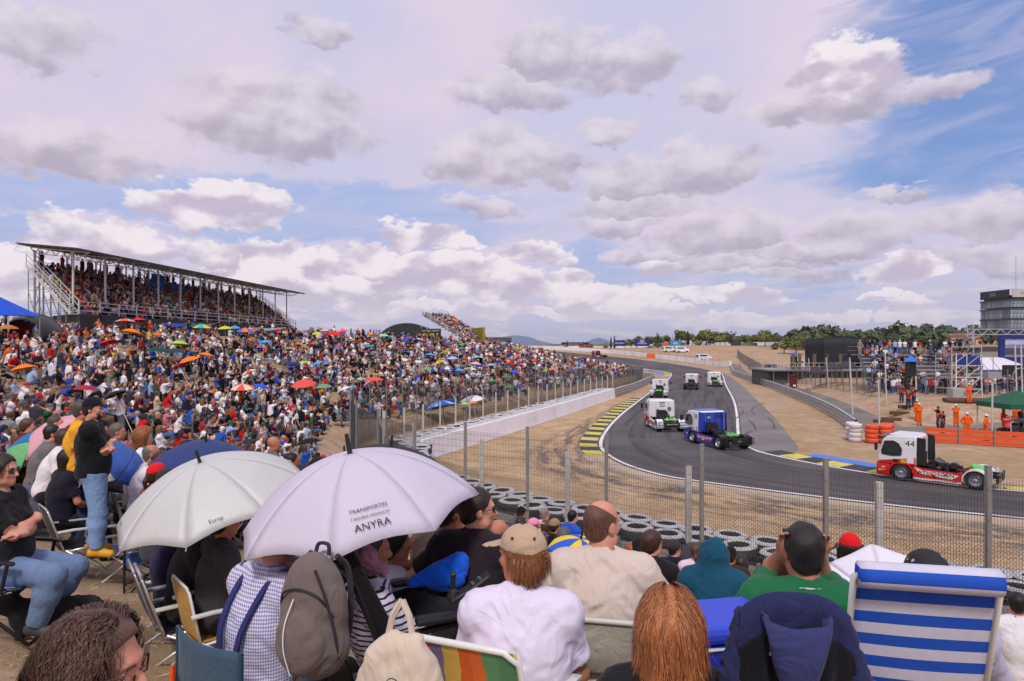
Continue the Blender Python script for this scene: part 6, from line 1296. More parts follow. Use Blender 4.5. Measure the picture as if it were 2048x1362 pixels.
for r_ in info[:170]:
    o = r_[0]
    if o['k'] not in (1, 2, 3, 5, 6, 7): continue
    cn, cc = random.choice(CHC); lb = '%s chair under the person in %s top and %s %s' % (cn, r_[1], r_[2], zone(r_[5])); usedl.setdefault(lb, []).append(o)
    t = thing('folding_chair', lb, 'chair', o.location, o.rotation_euler.z, 'folding chairs on the bank'); t.location.z += .03; q = link('sling', SPCH[0], t); q['ca'] = list(s2l(*cc)); link('frame', SPCH[1], t)
    if len(usedl[lb]) > 1: t['label'] = lb.replace(' under the person', ' (%s) under person' % ['', 'second', 'third', 'fourth', 'fifth'][min(4, len(usedl[lb]) - 1)])
LBS = {}
for r_ in info: LBS.setdefault(r_[0]['label'], []).append(r_[0])
for lb, os_ in LBS.items():
    for i, o in enumerate(sorted(os_, key=lambda o: o.location.x / o.location.y) if len(os_) > 1 else []): o['label'] = lb.replace(' such', ' such (%s)' % ['left', 'right', 'farther right'][min(i, 2)])
def crowd_stuff(name, label, spots):
    """all the remaining people of one crowd as a single mesh with a colour attribute"""
    vs, fs, cs, o = [], [], [], 0
    for x, y, z, hd, k, sc in spots:
        co, ti, pm_ = LO[k]; a = -R(hd); c, s_ = math.cos(a) * sc, math.sin(a) * sc
        v = np.stack([co[:, 0] * c - co[:, 1] * s_ + x, co[:, 0] * s_ + co[:, 1] * c + y, co[:, 2] * sc + z], 1); A, B = look(); cap = HATS[k[1]][1]
        pal = np.array([s2l(*random.choice(SKC)), s2l(*A[1]), s2l(*B[1]), s2l(*random.choice([(40, 40, 44), (200, 200, 200)])), s2l(*(random.choice(CAPC) if cap else random.choice(HAIRC)))])
        vs.append(v); fs.append(ti + o); cs.append(pal[np.clip(pm_, 0, 4)]); o += len(co)
    me_ = mesh(name, np.concatenate(vs), np.concatenate(fs), mat('crowd_mass', attr=('g', 'col'), rough=.85, var=.08, scale=5, spec=.15)); col = np.repeat(np.concatenate(cs), 3, axis=0).astype(np.float32)
    at = me_.attributes.new('col', 'FLOAT_COLOR', 'CORNER'); at.data.foreach_set('color', np.concatenate([col, np.ones((len(col), 1), np.float32)], 1).ravel())
    return tag(link(name, me_), label, 'crowd', kind='stuff')
crowd_stuff('crowd', 'dense crowd of seated spectators covering the far part of the bank', [(x, y, gz(x, y), heading_to(x, y), choose(y, .06), random.uniform(.93, 1.05)) for x, y, s in REST])
sit_keys = [k for k in KEYS if k[0] in (1, 2, 3, 6)]; std_keys = [k for k in KEYS if k[0] >= 8]
for tagn, nm, lb in (('stand', 'grandstand_crowd', 'spectators filling the rows of the roofed grandstand'), ('far', 'grandstand_crowd', 'spectators filling the far roofless stand'), ('right', 'grandstand_crowd', 'spectators scattered over the right bleacher stand')):
    sp_ = [(x, y, z - (.30 if tagn != 'right' else .34), hd, random.choice(sit_keys), random.uniform(.92, 1.05)) for x, y, z, hd, tg in SEATS if tg == tagn]
    if tagn == 'right':
        sp_ += [(x, y, z, hd, random.choice(std_keys), 1) for x, y, z, hd, tg in SEATS if tg == 'rtop']
        for _ in range(62): x = random.uniform(39.5, 60); y = random.uniform(70.8, 74.6) + max(0, (x - 50) * .3); sp_.append((x, y, gz(x, y), 205 + random.gauss(0, 45), random.choice(std_keys), random.uniform(.93, 1.04)))
    if tagn == 'stand': sp_ += [(*GP(random.uniform(0, gL), .97, zr(ROWS - 1)), 95, random.choice(std_keys), 1) for _ in range(26)]
    crowd_stuff(nm, lb, sp_)
# ---------------------------------------------------------------- parasols on the bank
UA, UB = mat('canopy_colour_a', attr=('o', 'ca'), rough=.75, var=.08, scale=3, spec=.2), mat('canopy_colour_b', attr=('o', 'cb'), rough=.75, var=.08, scale=3, spec=.2)
def canopy_mesh(n=8, r=1.0, h=.38, sc=.06, rings=5):
    m = MB(); 
    for i in range(n):
        m.slot = i % 2; a0, a1 = 2 * math.pi * i / n, 2 * math.pi * (i + 1) / n
        def fn(u, v):
            a = a0 + (a1 - a0) * u; q = v; rr = r * q * (1 - sc * math.sin(math.pi * u) * q); return (rr * math.cos(a), rr * math.sin(a), h * (1 - q ** 1.9) + .0 - .10 * sc * math.sin(math.pi * u) * q * 8 * .0)
        m.grid(fn, 4, rings)
    return m.me('canopy', [UA, UB])
CAN = canopy_mesh(); POLE = MB().tube([(0, 0, -2.0), (0, 0, .46)], .016, 6).me('pole', steel_light); m = MB()
for i in range(8): a = 2 * math.pi * i / 8; m.tube([(.05 * math.cos(a), .05 * math.sin(a), .35), (.55 * math.cos(a), .55 * math.sin(a), .24), (.99 * math.cos(a), .99 * math.sin(a), -.005)], .006, 4)
RIBS = m.me('ribs', steel); FER = MB().lathe([(.03, .36), (.025, .42), (.008, .47)], 8).me('finial', whitep)
CN = {'silver': (176, 176, 186), 'coral': (226, 84, 74), 'red': (214, 44, 44), 'orange': (238, 122, 34), 'teal': (70, 160, 180), 'yellow': (200, 200, 60), 'blue': (36, 92, 200), 'sky': (70, 160, 220), 'navy': (40, 56, 130), 'lime': (160, 214, 60), 'dark green': (32, 72, 60), 'crimson': (168, 34, 54), 'black': (24, 24, 28), 'cream': (222, 204, 180), 'sage': (110, 150, 120), 'green': (40, 170, 84), 'pink': (224, 60, 130), 'pale pink': (226, 170, 196), 'violet': (94, 60, 190), 'white': (222, 218, 228), 'mint': (140, 206, 170), 'olive': (84, 84, 66), 'tan': (176, 116, 60), 'pale blue': (150, 184, 224), 'purple': (110, 90, 180)}
def parasol(px, py, wpx, ca, cb=None, tilt=None, label=None, n_=[0]):
    d = on_ground(px, py, 1.72)
    if d is None: d = 95.0
    x = (px - 1024) / F * d; zt = CAMZ - (py - HZ) / F * d; r = max(.42, min(1.35, wpx / F * d / 2)); g = gz(x, d)
    t = thing('parasol', label, 'umbrella', (x, d, zt - .25 * r), random.uniform(0, 6), 'umbrellas on the bank'); tl = tilt if tilt is not None else random.gauss(0, 7); t.rotation_euler = (R(tl), R(random.gauss(0, 7)), random.uniform(0, 6)) if tilt is None else (R(random.gauss(0, 5)), R(tl), 0)
    t.scale = (r,) * 3; hgt = max(.6, zt - g)
    c = link('canopy', CAN, t); c['ca'] = list(s2l(*CN[ca])); c['cb'] = list(s2l(*CN[cb or ca])); link('ribs', RIBS, t); link('pole', POLE, t, scale=(1 / r, 1 / r, hgt / r / 2.0)); link('finial', FER, t); return t
UMB = [(159, 624, 57, 'silver', 'silver'), (251, 640, 42, 'coral', 'silver'), (276, 638, 33, 'red', None), (263, 660, 40, 'orange', None), (315, 667, 22, 'orange', None), (405, 651, 37, 'teal', 'lime'), (450, 654, 29, 'yellow', None), (470, 653, 20, 'sky', None), (491, 658, 37, 'purple', 'orange'), (358, 684, 38, 'lime', None), (215, 682, 36, 'red', None, -25), (318, 697, 50, 'dark green', None), (350, 699, 40, 'dark green', None), (378, 716, 42, 'orange', None, -15), (412, 707, 31, 'orange', None), (357, 729, 28, 'crimson', None, -30), (531, 682, 27, 'sky', None), (520, 694, 22, 'pink', 'blue'), (47, 732, 48, 'orange', None, -14), (172, 773, 47, 'crimson', None), (231, 785, 44, 'black', None, -24), (498, 742, 34, 'coral', 'cream', -25), (486, 771, 48, 'cream', 'coral'), (522, 770, 38, 'blue', None), (607, 763, 50, 'coral', None), (647, 770, 36, 'sage', None), (583, 813, 30, 'crimson', None, -25), (586, 725, 30, 'navy', None), (606, 723, 22, 'lime', None), (636, 724, 26, 'sky', None), (616, 745, 25, 'black', None, -20), (641, 749, 18, 'navy', None), (617, 880, 56, 'black', None), (15, 652, 40, 'tan', None), (685, 661, 27, 'pink', None), (669, 665, 26, 'red', None), (650, 660, 24, 'pale pink', None), (633, 665, 18, 'yellow', None), (741, 668, 17, 'orange', None), (768, 669, 20, 'mint', None), (816, 675, 22, 'violet', None), (834, 678, 22, 'blue', 'white'), (895, 685, 16, 'blue', None), (924, 687, 17, 'green', None), (739, 691, 20, 'teal', None), (677, 692, 22, 'blue', 'red'), (802, 695, 14, 'red', None), (861, 708, 24, 'sky', None), (892, 702, 26, 'green', 'orange'), (905, 714, 22, 'pale blue', None), (957, 713, 22, 'teal', 'white'), (978, 711, 16, 'red', None), (879, 722, 26, 'orange', 'lime', -20), (884, 730, 24, 'olive', None, -10), (854, 735, 25, 'sage', None), (894, 735, 32, 'blue', 'white'), (919, 739, 22, 'sky', None), (952, 725, 22, 'pale pink', None), (960, 731, 20, 'navy', None), (942, 736, 30, 'cream', 'sage'), (982, 729, 22, 'pale blue', None), (1018, 724, 14, 'red', None), (1010, 733, 16, 'navy', None), (1017, 744, 20, 'black', None), (1030, 741, 18, 'blue', None), (1013, 752, 20, 'green', None), (984, 762, 24, 'green', None), (997, 757, 14, 'orange', None), (1018, 772, 21, 'green', None), (1040, 772, 24, 'blue', None), (880, 806, 66, 'blue', 'pale blue', -12), (901, 799, 30, 'blue', None), (945, 794, 50, 'white', None, -8), (930, 806, 18, 'lime', None), (946, 804, 18, 'orange', None), (748, 756, 40, 'coral', None), (757, 748, 26, 'green', 'orange'), (735, 766, 20, 'pale pink', None, -35), (721, 756, 20, 'sky', 'yellow'), (1106, 737, 16, 'orange', None), (1154, 734, 16, 'sky', None), (1161, 724, 12, 'blue', None), (1179, 727, 14, 'red', None), (1108, 726, 10, 'sky', None), (1067, 719, 12, 'coral', None), (1085, 727, 12, 'pale blue', None), (1043, 728, 12, 'pink', None), (1130, 731, 12, 'silver', None), (1142, 741, 12, 'orange', None), (1092, 736, 10, 'lime', None), (1060, 735, 12, 'navy', None), (690, 775, 26, 'white', None, -20), (745, 700, 14, 'black', None), (860, 690, 16, 'blue', 'orange'), (845, 682, 14, 'purple', None)]
def ucol(u): return u[3] + ('' if (u[4] is None or u[4] == u[3]) else ' and ' + u[4])
cnt = {}
for u in UMB: cnt.setdefault(ucol(u), []).append(u)
for u in UMB:
    L_ = sorted(cnt[ucol(u)]); i = L_.index(u); where = 'near the top of the bank' if u[1] < 680 else ('by the wire fence' if (u[0] > 860 and u[1] > 750) else ('low on the bank' if u[1] > 760 else 'halfway up the bank'))
    lb = '%s sun umbrella %s' % (ucol(u), where) if len(L_) == 1 else '%s sun umbrella %s, %s of its colour' % (ucol(u), where, (['leftmost'] + ['%s from the left' % q for q in ('second', 'third', 'fourth', 'fifth', 'sixth', 'seventh', 'eighth', 'ninth', 'tenth', 'eleventh', 'twelfth')])[min(i, 11)])
    parasol(*u[:5], tilt=(u[5] if len(u) > 5 else None), label=lb)
# ---------------------------------------------------------------- bags and cool boxes among the crowd
f = Field((-.3, -.3, -.1), (.3, .3, .6), .035); f.ell((0, 0, .20), (.17, .12, .22), None, .03); f.ell((0, .1, .14), (.12, .07, .12), None, .03); V_, F_, _ = f.net(); BAG = mesh('bag', V_, F_, BAGM, smooth=True)
m = MB(); m.box((0, 0, .17), (.46, .30, .32)); m.slot = 1; m.box((0, 0, .365), (.48, .32, .07)); COOL = m.me('cool_box', [BAGM, whitep])
HND = MB().tube([(-.25, 0, .30), (-.26, 0, .46), (.26, 0, .46), (.25, 0, .30)], .012, 5).me('handle', whitep)
bagc = [('black', (26, 26, 30)), ('navy', (36, 44, 80)), ('blue', (40, 90, 190)), ('grey', (100, 100, 106)), ('red', (180, 40, 40)), ('green', (50, 150, 110))]
BAGS = []
for i in range(46):
    x, y, s = random.choice(NEAR); x += random.uniform(-.5, .5); y += random.uniform(-.6, .2); cn, cc = random.choice(bagc); box = i % 3 == 0
    o = link('cool_box' if box else 'backpack', COOL if box else BAG, None, (x, y, gz(x, y)), (0, 0, random.uniform(0, 6)), random.uniform(.85, 1.1)); o['ca'] = list(s2l(*cc))
    if box: link('handle', HND, o)
    BAGS.append((o, '%s %s' % (cn, 'cool box' if box else 'rucksack'), zone(s), 'cool box' if box else 'backpack'))
by = {}
for r_ in BAGS: by.setdefault((r_[1], r_[2]), []).append(r_)
for (k1, k2), rs in by.items():
    rs.sort(key=lambda r_: r_[0].location.x / r_[0].location.y)
    for i, r_ in enumerate(rs): tag(r_[0], '%s lying between the spectators %s%s' % (k1, k2, '' if len(rs) == 1 else ', ' + ORD[min(i, 5)]), r_[3], 'bags between the spectators')
# ================================================================ race trucks
LETTERS = []
TREAD = mat('race_tyre', (.016, .016, .017), .8, 0, .15, 9.0); RIM = mat('polished_rim', (.62, .63, .65), .25, .85, .08, 20.0)
def wheel(parent, x, y, r=.46, w=.36):
    o = 1 if y > 0 else -1
    t = MB().lathe([(r * .62, -w / 2), (r * .90, -w / 2), (r, -w * .36), (r, w * .36), (r * .90, w / 2), (r * .62, w / 2)], 24, (0, 0, 0), (0, 1, 0), False, False).obj('wheel', TREAD, parent, (x, y, r), smooth=True)
    m = MB(); m.lathe([(r * .63, .0), (r * .60, .012), (r * .52, -.05), (r * .30, -.07), (r * .22, -.02), (r * .12, .0)], 20, (0, o * (w / 2 - .01), 0), (0, o, 0), False, True); m.obj('rim', RIM, t, smooth=False)
    m = MB()
    for k in range(10): a = k * .628; m.lathe([(.030, -.06), (.030, -.045)], 6, (math.cos(a) * r * .42, o * (w / 2 - .01), math.sin(a) * r * .42), (0, o, 0))
    hb = m.obj('rim_holes', blackp, t); hb['kind'] = 'stuff'; return t
def arch(x0, z0, r0, r1, y0, y1, a0, a1, n=12, lip=0):
    m = MB(); rings = []
    for a in np.linspace(a0, a1, n): c, s_ = math.cos(a), math.sin(a); rings.append([(x0 + r0 * c, y0, z0 + r0 * s_), (x0 + r1 * c, y0, z0 + r1 * s_), (x0 + r1 * c, y1, z0 + r1 * s_), (x0 + r0 * c, y1, z0 + r0 * s_)])
    m.loft(rings); return m
def truck(label, loc, dirv, L):
    t = thing('race_truck', label, 'truck', loc, math.atan2(dirv[1], dirv[0]), 'race trucks on the track'); t.scale = (.90, .90, .85)
    g = lambda k, d=None: L.get(k, d); P_ = lambda k, d: paint(g(k, d), rough=.28, var=.03, dirt=.06)
    cabm, lowm, skm, fenm, backm, roofm = P_('cab', (225, 222, 226)), P_('low', (200, 40, 34)), P_('skirt', (200, 40, 34)), P_('fender', (222, 220, 224)), P_('back', g('cab', (225, 222, 226))), P_('roof', g('cab', (225, 222, 226)))
    # cab shell
    prof = [(-.70, .92), (1.08, .92), (1.13, 1.30), (1.06, 1.62), (.90, 2.24), (.70, 2.44), (.30, 2.50), (-.66, 2.52), (-.74, 2.44)]
    ys = [(-1.14, .965), (-1.06, 1.0), (1.06, 1.0), (1.14, .965)]; cx, cz = .2, 1.7
    def side_in(z): return 1 - .055 * max(0, (z - 1.5))
    m = MB(); m.loft([[(cx + (x - cx) * k, y * side_in(z), cz + (z - cz) * k) for x, z in prof][::-1] for y, k in ys]); cab = m.obj('cab', cabm, t, bevel=.03)
    m = MB(); m.box((.0, 0, 2.53), (1.2, 1.9, .05)); m.obj('roof_panel', roofm, cab, bevel=.02)
    m = MB(); m.add([(-.76, -1.02, .98), (-.76, 1.02, .98), (-.775, .98, 2.40), (-.775, -.98, 2.40)], [(0, 3, 2, 1)]); m.obj('rear_wall', backm, cab, solid=.03)
    m = MB(); m.add([(-.80, -.52, .95), (-.80, .52, .95), (-.80, .52, 1.35), (-.80, .30, 1.62), (-.80, -.30, 1.62), (-.80, -.52, 1.35)], [(0, 5, 4, 3, 2, 1)]); m.obj('engine_hatch', blackp, cab, solid=.03)
    for y in (-.55, .0, .55):
        m = MB(); m.beam((-.79, y, 1.66), (-.79, y, 2.34), .02); m.obj('panel_seam', paint((150, 148, 150)), cab)
    m = MB(); m.add([(1.135, -1.0, 1.34), (1.135, 1.0, 1.34), (.935, .96, 2.24), (.935, -.96, 2.24)], [(0, 1, 2, 3)]); m.obj('windscreen', glassm, cab, solid=.02)
    m = MB(); m.box((1.0, 0, 2.36), (.35, 2.0, .10)); m.obj('sun_visor', P_('visor', (40, 40, 44)), cab, bevel=.02)
    for sd in (1, -1):
        yo = lambda z: sd * (1.148 * side_in(z) + .006)
        pts = [(.92, 1.42), (.95, 1.62), (.80, 2.18), (.35, 2.22), (.10, 2.08), (-.06, 1.75), (-.02, 1.42), (.45, 1.36)]; m = MB(); m.add([(x, yo(z), z) for x, z in pts], [tuple(range(8)) if sd < 0 else tuple(range(8))[::-1]]); m.obj('side_window', glassm, cab, solid=.015)
        m = MB(); m.add([(x, yo(z), z) for x, z in ((1.07, .95), (-.69, .95), (-.69, 1.36), (1.08, 1.05))], [(0, 1, 2, 3) if sd > 0 else (3, 2, 1, 0)]); m.obj('lower_stripe', lowm, cab, solid=.012)
        m = MB(); m.tube([(1.0, sd * 1.12, 2.0), (1.12, sd * 1.32, 2.0)], .03, 6); m.box((1.14, sd * 1.36, 1.85), (.12, .20, .42)); m.obj('mirror', blackp, cab, bevel=.02)
        # bumper corner, wheel arch, side skirt, rear fender
        m = MB(); m.loft([[(x, sd * .60, .24), (x, sd * 1.12, .26 + .02), (x, sd * 1.16, .60), (x, sd * 1.12, .93), (x, sd * .60, .93)][::1 if sd < 0 else -1] for x in (.56, 1.02, 1.14)]); m.obj('front_wing', lowm, t, bevel=.02)
        arch(0, .47, .54, .64, sd * .72, sd * 1.17, R(8), R(178)).obj('wheel_arch', lowm, t)
        m = MB(); m.loft([[(x, sd * .92, z0), (x, sd * 1.13, z0), (x, sd * 1.10, z1), (x, sd * .92, z1)][::1 if sd > 0 else -1] for x, z0, z1 in ((-.58, .22, .92), (-1.0, .20, .80), (-2.45, .20, .74), (-2.72, .20, .84))]); sk = m.obj('side_skirt', skm, t)
        m = MB(); m.add([(x, sd * 1.137, z) for x, z in ((-.60, .86), (-.9, .52), (-2.3, .40), (-2.62, .62), (-2.2, .70), (-1.0, .72))], [(0, 1, 2, 3, 4, 5) if sd > 0 else (5, 4, 3, 2, 1, 0)]); m.obj('skirt_stripe', P_('stripe', (226, 224, 226)), sk, solid=.01)
        m = MB(); m.beam((-.6, sd * 1.145, .25), (-2.7, sd * 1.145, .25), .02, .09); m.obj('sill_trim', P_('sill', (226, 224, 226)), sk)
        if g('skirt_text'): LETTERS.append(text('lettering', g('skirt_text'), .27, paint(g('text_col', (60, 30, 34))), sk, (-1.6, sd * 1.152, .60), (R(90), 0, 0 if sd < 0 else math.pi), sx=1.15))
        arch(-3.3, .47, .52, .58, sd * .66, sd * 1.17, R(-12), R(188), 16).obj('rear_fender', fenm, t)
        if g('num'): m = MB(); m.box((-.42, sd * 1.135 * side_in(2.1), 2.1), (.46, .02, .52)); pl = m.obj('number_plate', paint((235, 235, 235)), cab); LETTERS.append(text('race_number', g('num'), .46, blackp, pl, (-.42, sd * (1.135 * side_in(2.1) + .016), 2.10), (R(90), 0, 0 if sd < 0 else math.pi)))
        for k, (xx, zz, cc) in enumerate(((.25, 1.12, (30, 30, 34)), (-.12, 1.14, (200, 180, 40)), (-.45, 1.20, (235, 225, 225)))):
            MB().box((xx, sd * 1.165, zz - .02), (.24 + .1 * (k == 2), .012, .20 + .1 * (k == 2))).obj('sponsor_sticker', paint(cc), cab)
        for k in range(9): MB().box((random.choice([random.uniform(-2.5, -.8), random.uniform(.62, 1.0)]), sd * (1.155 if k < 5 else 1.17), random.uniform(.30, .70)), (random.uniform(.08, .26), .012, random.uniform(.04, .09))).obj('sponsor_sticker', paint(random.choice([(236, 236, 236), (30, 30, 34), (210, 190, 60), (60, 90, 170), (190, 40, 40)])), t)
        m = MB(); m.beam((-.8, sd * 1.0, 1.0), (-1.12, sd * .98, 1.05), .03, .1); m.obj('deflector_stay', blackm, cab)
        if g('deflector', True): m = MB(); m.add([(-.74, sd * 1.10, .98), (-1.12, sd * 1.04, 1.0), (-1.12, sd * .98, 2.42), (-.74, sd * 1.06, 2.50)], [(0, 1, 2, 3)]); m.obj('side_deflector', P_('defl', (34, 34, 38)), cab, solid=.03)
        wheel(t, 0, sd * .98); wheel(t, -3.3, sd * .93, .46, .46)
        m = MB(); m.beam((.4, sd * .38, .62), (-4.1, sd * .38, .70), .09, .22); m.obj('frame_rail', blackm, t)
    m = MB(); m.loft([[(x, -1.10 * k, .22), (x, 1.10 * k, .22), (x, 1.12 * k, .6), (x, 1.06 * k, .93), (x, -1.06 * k, .93), (x, -1.12 * k, .6)] for x, k in ((.6, 1), (1.12, .985), (1.22, .90))]); bp = m.obj('front_bumper', lowm, t, bevel=.02)
    MB().box((1.225, 0, .52), (.03, 1.3, .26)).obj('grille', blackp, bp); [MB().box((1.18, y, .66), (.1, .34, .12)).obj('headlight', mat('headlamp', (.7, .7, .72), .1), bp) for y in (-.85, .85)]
    m = MB()
    for k in range(9): m.box((-1.15 - .16 * k + random.uniform(-.05, .05), random.uniform(-.4, .4), .92 + random.uniform(-.08, .14)), (random.uniform(.15, .4), random.uniform(.2, .5), random.uniform(.15, .34)))
    for k in range(4): m.tube([(-1.0, -.5 + .3 * k, .9), (-1.4, -.45 + .3 * k, 1.25), (-2.0, -.3 + .2 * k, .9), (-2.6, -.3 + .2 * k, .78)], .05, 6)
    m.tube([(-.95, .45, .9), (-.98, .45, 1.7)], .10, 8); eb = m.obj('engine_block', mat('engine_metal', (.05, .05, .052), .45, .5, .5, 7.0), t); eb['kind'] = 'stuff'
    MB().box((-2.2, 0, .72), (2.2, .66, .10)).obj('catwalk', blackm, t)
    f = Field((-3.9, -.75, .7), (-2.7, .75, 1.4), .035)
    for sd in (1, -1): f.ell((-3.35, sd * .24, .98), (.30, .25, .13), None, .03); f.ell((-3.05, sd * .15, 1.05), (.14, .10, .14), None, .04)
    V_, F_, _ = f.net(); link('water_tank', mesh('water_tank', V_, F_, P_('tank', (96, 190, 84)), smooth=True), t)
    m = MB(); m.box((-4.12, 0, .62), (.10, 1.15, .34)); rb = m.obj('rear_bumper', P_('tail', (22, 22, 26)), t, bevel=.02)
    m = MB()
    for z in (.42, .62, .84): m.tube([(-4.14, -1.15, z), (-4.2, -.6, z), (-4.2, .6, z), (-4.14, 1.15, z)], .028, 6)
    for y in (-1.1, -.6, .6, 1.1): m.tube([(-4.17, y, .40), (-4.17, y, .86)], .028, 6)
    m.obj('bumper_bars', blackm, rb)
    for sd in (1, -1): MB().box((-3.92, sd * .92, .62), (.06, .46, .62)).obj('tail_panel', fenm, rb)
    if g('tail_text'): LETTERS.append(text('lettering', g('tail_text'), .26, paint((225, 225, 225)), rb, (-4.185, 0, .64), (R(90), 0, R(-90)), sx=1.2))
    if g('num'): LETTERS.append(text('race_number', g('num'), .42, paint(g('numcol', (24, 24, 28))), cab, (-.80, g('num_y', 0), 2.05), (R(90), 0, R(-90)), sx=1.2)); MB().box((-.795, g('num_y', 0), 2.31), (.02, .55, .06)).obj('number_bar', paint(g('numcol', (24, 24, 28))), cab)
    if g('back_text'): LETTERS.append(text('lettering', g('back_text'), .30, paint((236, 236, 240)), cab, (-.80, .25, 2.05), (R(90), 0, R(-90)))); 
    if g('mesh'): MB().lathe([(.16, 0), (.16, .1)], 14, (-.80, -.62, 1.75), (-1, 0, 0)).obj('air_filter', mat('grey_filter', (.12, .12, .13), .7), cab)
    return t
truck('red and white race truck number 44 with black deflectors behind the cab', (19.2, 33.2, .04), (-.724, .69), dict(num='44', low=(206, 36, 30), skirt=(206, 36, 30), skirt_text='ATHOSGEN', fender=(224, 222, 226), tail_text='', stripe=(228, 224, 226)))
truck('blue race truck number 38 with black rear fenders', (12.9, 45.4, .04), (-.28, .96), dict(num='38', cab=(226, 224, 230), back=(26, 64, 168), roof=(34, 76, 180), visor=(30, 66, 170), low=(42, 60, 156), skirt=(50, 66, 160), stripe=(206, 60, 70), skirt_text='REVOBORTH', text_col=(236, 236, 240), fender=(22, 22, 26), tail_text='an', back_text='an', num_y=-.62, defl=(26, 64, 168), sill=(40, 56, 150), tank=(84, 176, 76)))
truck('white and red race truck number 22 with white rear fenders', (11.75, 54.2, .04), (-.03, 1.0), dict(num='22', low=(200, 40, 40), skirt=(222, 220, 222), stripe=(204, 44, 44), fender=(226, 225, 230), tail_text='RHON', deflector=False, mesh=1))
truck('white race truck with purple roof running along the kerb', (18.9, 86.9, .05), (.28, .96), dict(num='16', low=(210, 210, 216), roof=(52, 46, 104), visor=(52, 46, 104), skirt=(214, 214, 220), stripe=(60, 60, 70), fender=(224, 224, 228), tail_text='', deflector=False, mesh=1))
truck('white and red race truck with black rear fenders in mid track', (26.9, 102, .05), (.30, .95), dict(num='77', low=(196, 50, 44), skirt=(60, 60, 64), stripe=(200, 60, 50), fender=(26, 26, 30), defl=(200, 60, 50), tank=(30, 30, 30)))
truck('plain white race truck at the outer white line, farthest of the group', (32.3, 109.2, .05), (.20, .98), dict(num='1', low=(224, 224, 228), skirt=(224, 224, 228), stripe=(200, 200, 206), fender=(224, 224, 228), deflector=False, mesh=1))
truck('distant red race truck beside the far white wall', (26.6, 216, base_h(216) + .06), (-.72, .69), dict(num='7', cab=(150, 30, 36), low=(130, 24, 30), skirt=(120, 24, 30), fender=(30, 30, 34), back=(150, 40, 44)))
# ================================================================ marshals and people inside the track
HV = (236, 96, 24); PK = (236, 84, 92)
def marshal(px, py, d, label, kind='orange', heading=230, arms='crossed', hat='helmet', hh=.024):
    x = (px - 1024) / F * d
    kw = dict(h=hh, sit='stand', arms=arms, lean=0, curve=4, hands=True, wrinkle=.004, fat=1.1, group='people in the marshals yard')
    if kind == 'orange': kw.update(shirt=HV, trousers=HV, sleeve='long', cap=True, capcol=(228, 228, 228), hat='helmet', shoes=(60, 50, 44))
    elif kind == 'vest': kw.update(shirt=(30, 30, 36), trousers=(52, 60, 84), vest=PK)
    elif kind == 'shorts': kw.update(shirt=PK, trousers=(28, 28, 32), shorts=True)
    return person(label, (x, d, gz(x, d) + .02), heading, cat='person', **kw)
marshal(1838, 853, 55, 'marshal in orange overalls and white helmet right of the dirt steps', heading=190)
marshal(1833, 846, 58, 'marshal in orange overalls half hidden behind another by the steps', heading=170, arms='side')
marshal(1912, 845, 54, 'broad marshal in orange overalls with folded arms in the yard', heading=200)
marshal(1938, 835, 60, 'tall marshal in orange overalls standing farthest back', heading=195)
marshal(1934, 872, 47.5, 'marshal with orange vest, hands on hips behind the orange rail', heading=190, arms='hips')
marshal(1972, 878, 46.2, 'marshal in orange overalls turned sideways near the tent post', heading=130, arms='hips')
marshal(2033, 845, 52, 'marshal in orange overalls under the green canopy', heading=200, arms='side')
marshal(2006, 850, 50.5, 'person in orange overalls crouching forward by the quad bike', heading=120, arms='knees')
marshal(1803, 812, 65, 'photographer in pink vest standing alone below the fence', 'vest', 200, 'phone')
marshal(1817, 826, 61, 'photographer in pink vest and grey jeans at the dirt steps', 'vest', 230, 'phone')
marshal(1828, 827, 61.5, 'photographer in pink vest and black shorts beside the grey-jeaned one', 'vest', 250, 'phone')
marshal(1877, 855, 52.5, 'photographer in pink vest filming in the middle of the yard', 'vest', 300, 'phone')
marshal(1886, 868, 48.6, 'photographer in pink vest with black backpack behind the rail', 'vest', 280, 'chin')
marshal(2014, 874, 46.0, 'person in pink shirt and black shorts photographing at the tent', 'shorts', 185, 'phone')
marshal(2044, 818, 51, 'person in pink vest standing on the raised platform', 'vest', 200, 'side')
marshal(1588, 777, 100, 'person in red standing at the red marshal post by the road', 'shorts', 200, 'side')
mp = thing('marshal_post', 'small dark red marshal post at the roadside', 'hut', (41.0, 99.5, gz(41.0, 99.5))); MB().box((0, 0, .9), (.8, .8, 1.8)).obj('cabin', paint((96, 34, 32)), mp); MB().box((0, 0, 1.85), (1.0, 1.0, .08)).obj('roof', paint((70, 30, 28)), mp); MB().box((0, -.42, .4), (.4, .03, .3)).obj('notice', whitep, mp)
# dirt steps edged with sleepers
sl = thing('timber_steps', 'timber sleeper steps cut into the dirt bank', 'steps')
for k in range(4): px, py = 1767 + 16 * k, 842 - 5 * k; d = 57 + 1.6 * k; p = PX(px, py, d); MB().box((0, 0, 0), (1.5, .35, .3)).obj('sleeper', mat('sleeper_wood', s2l(92, 66, 48), .9, 0, .3, 4), sl, (p[0], p[1], gz(p[0], p[1]) + .12), rz=R(-12))
lg = thing('log_pile', 'long timber beams lying on the dirt beyond the steps', 'logs')
for k in range(3): MB().tube([(38.5 + .3 * k, 60.5 + .7 * k, gz(40, 61) + .2), (45 + .4 * k, 59.8 + .8 * k, gz(45, 61) + .2)], .18, 7).obj('log', mat('sleeper_wood', (.1, .1, .1)), lg)
bx = MB().box((0, 0, .55), (1.0, .9, 1.3)).obj('concrete_block', concrete, None, (40.8, 62.8, gz(40.8, 62.8)), bevel=.03); tag(bx, 'beige concrete block standing on the dirt by the beams', 'block')
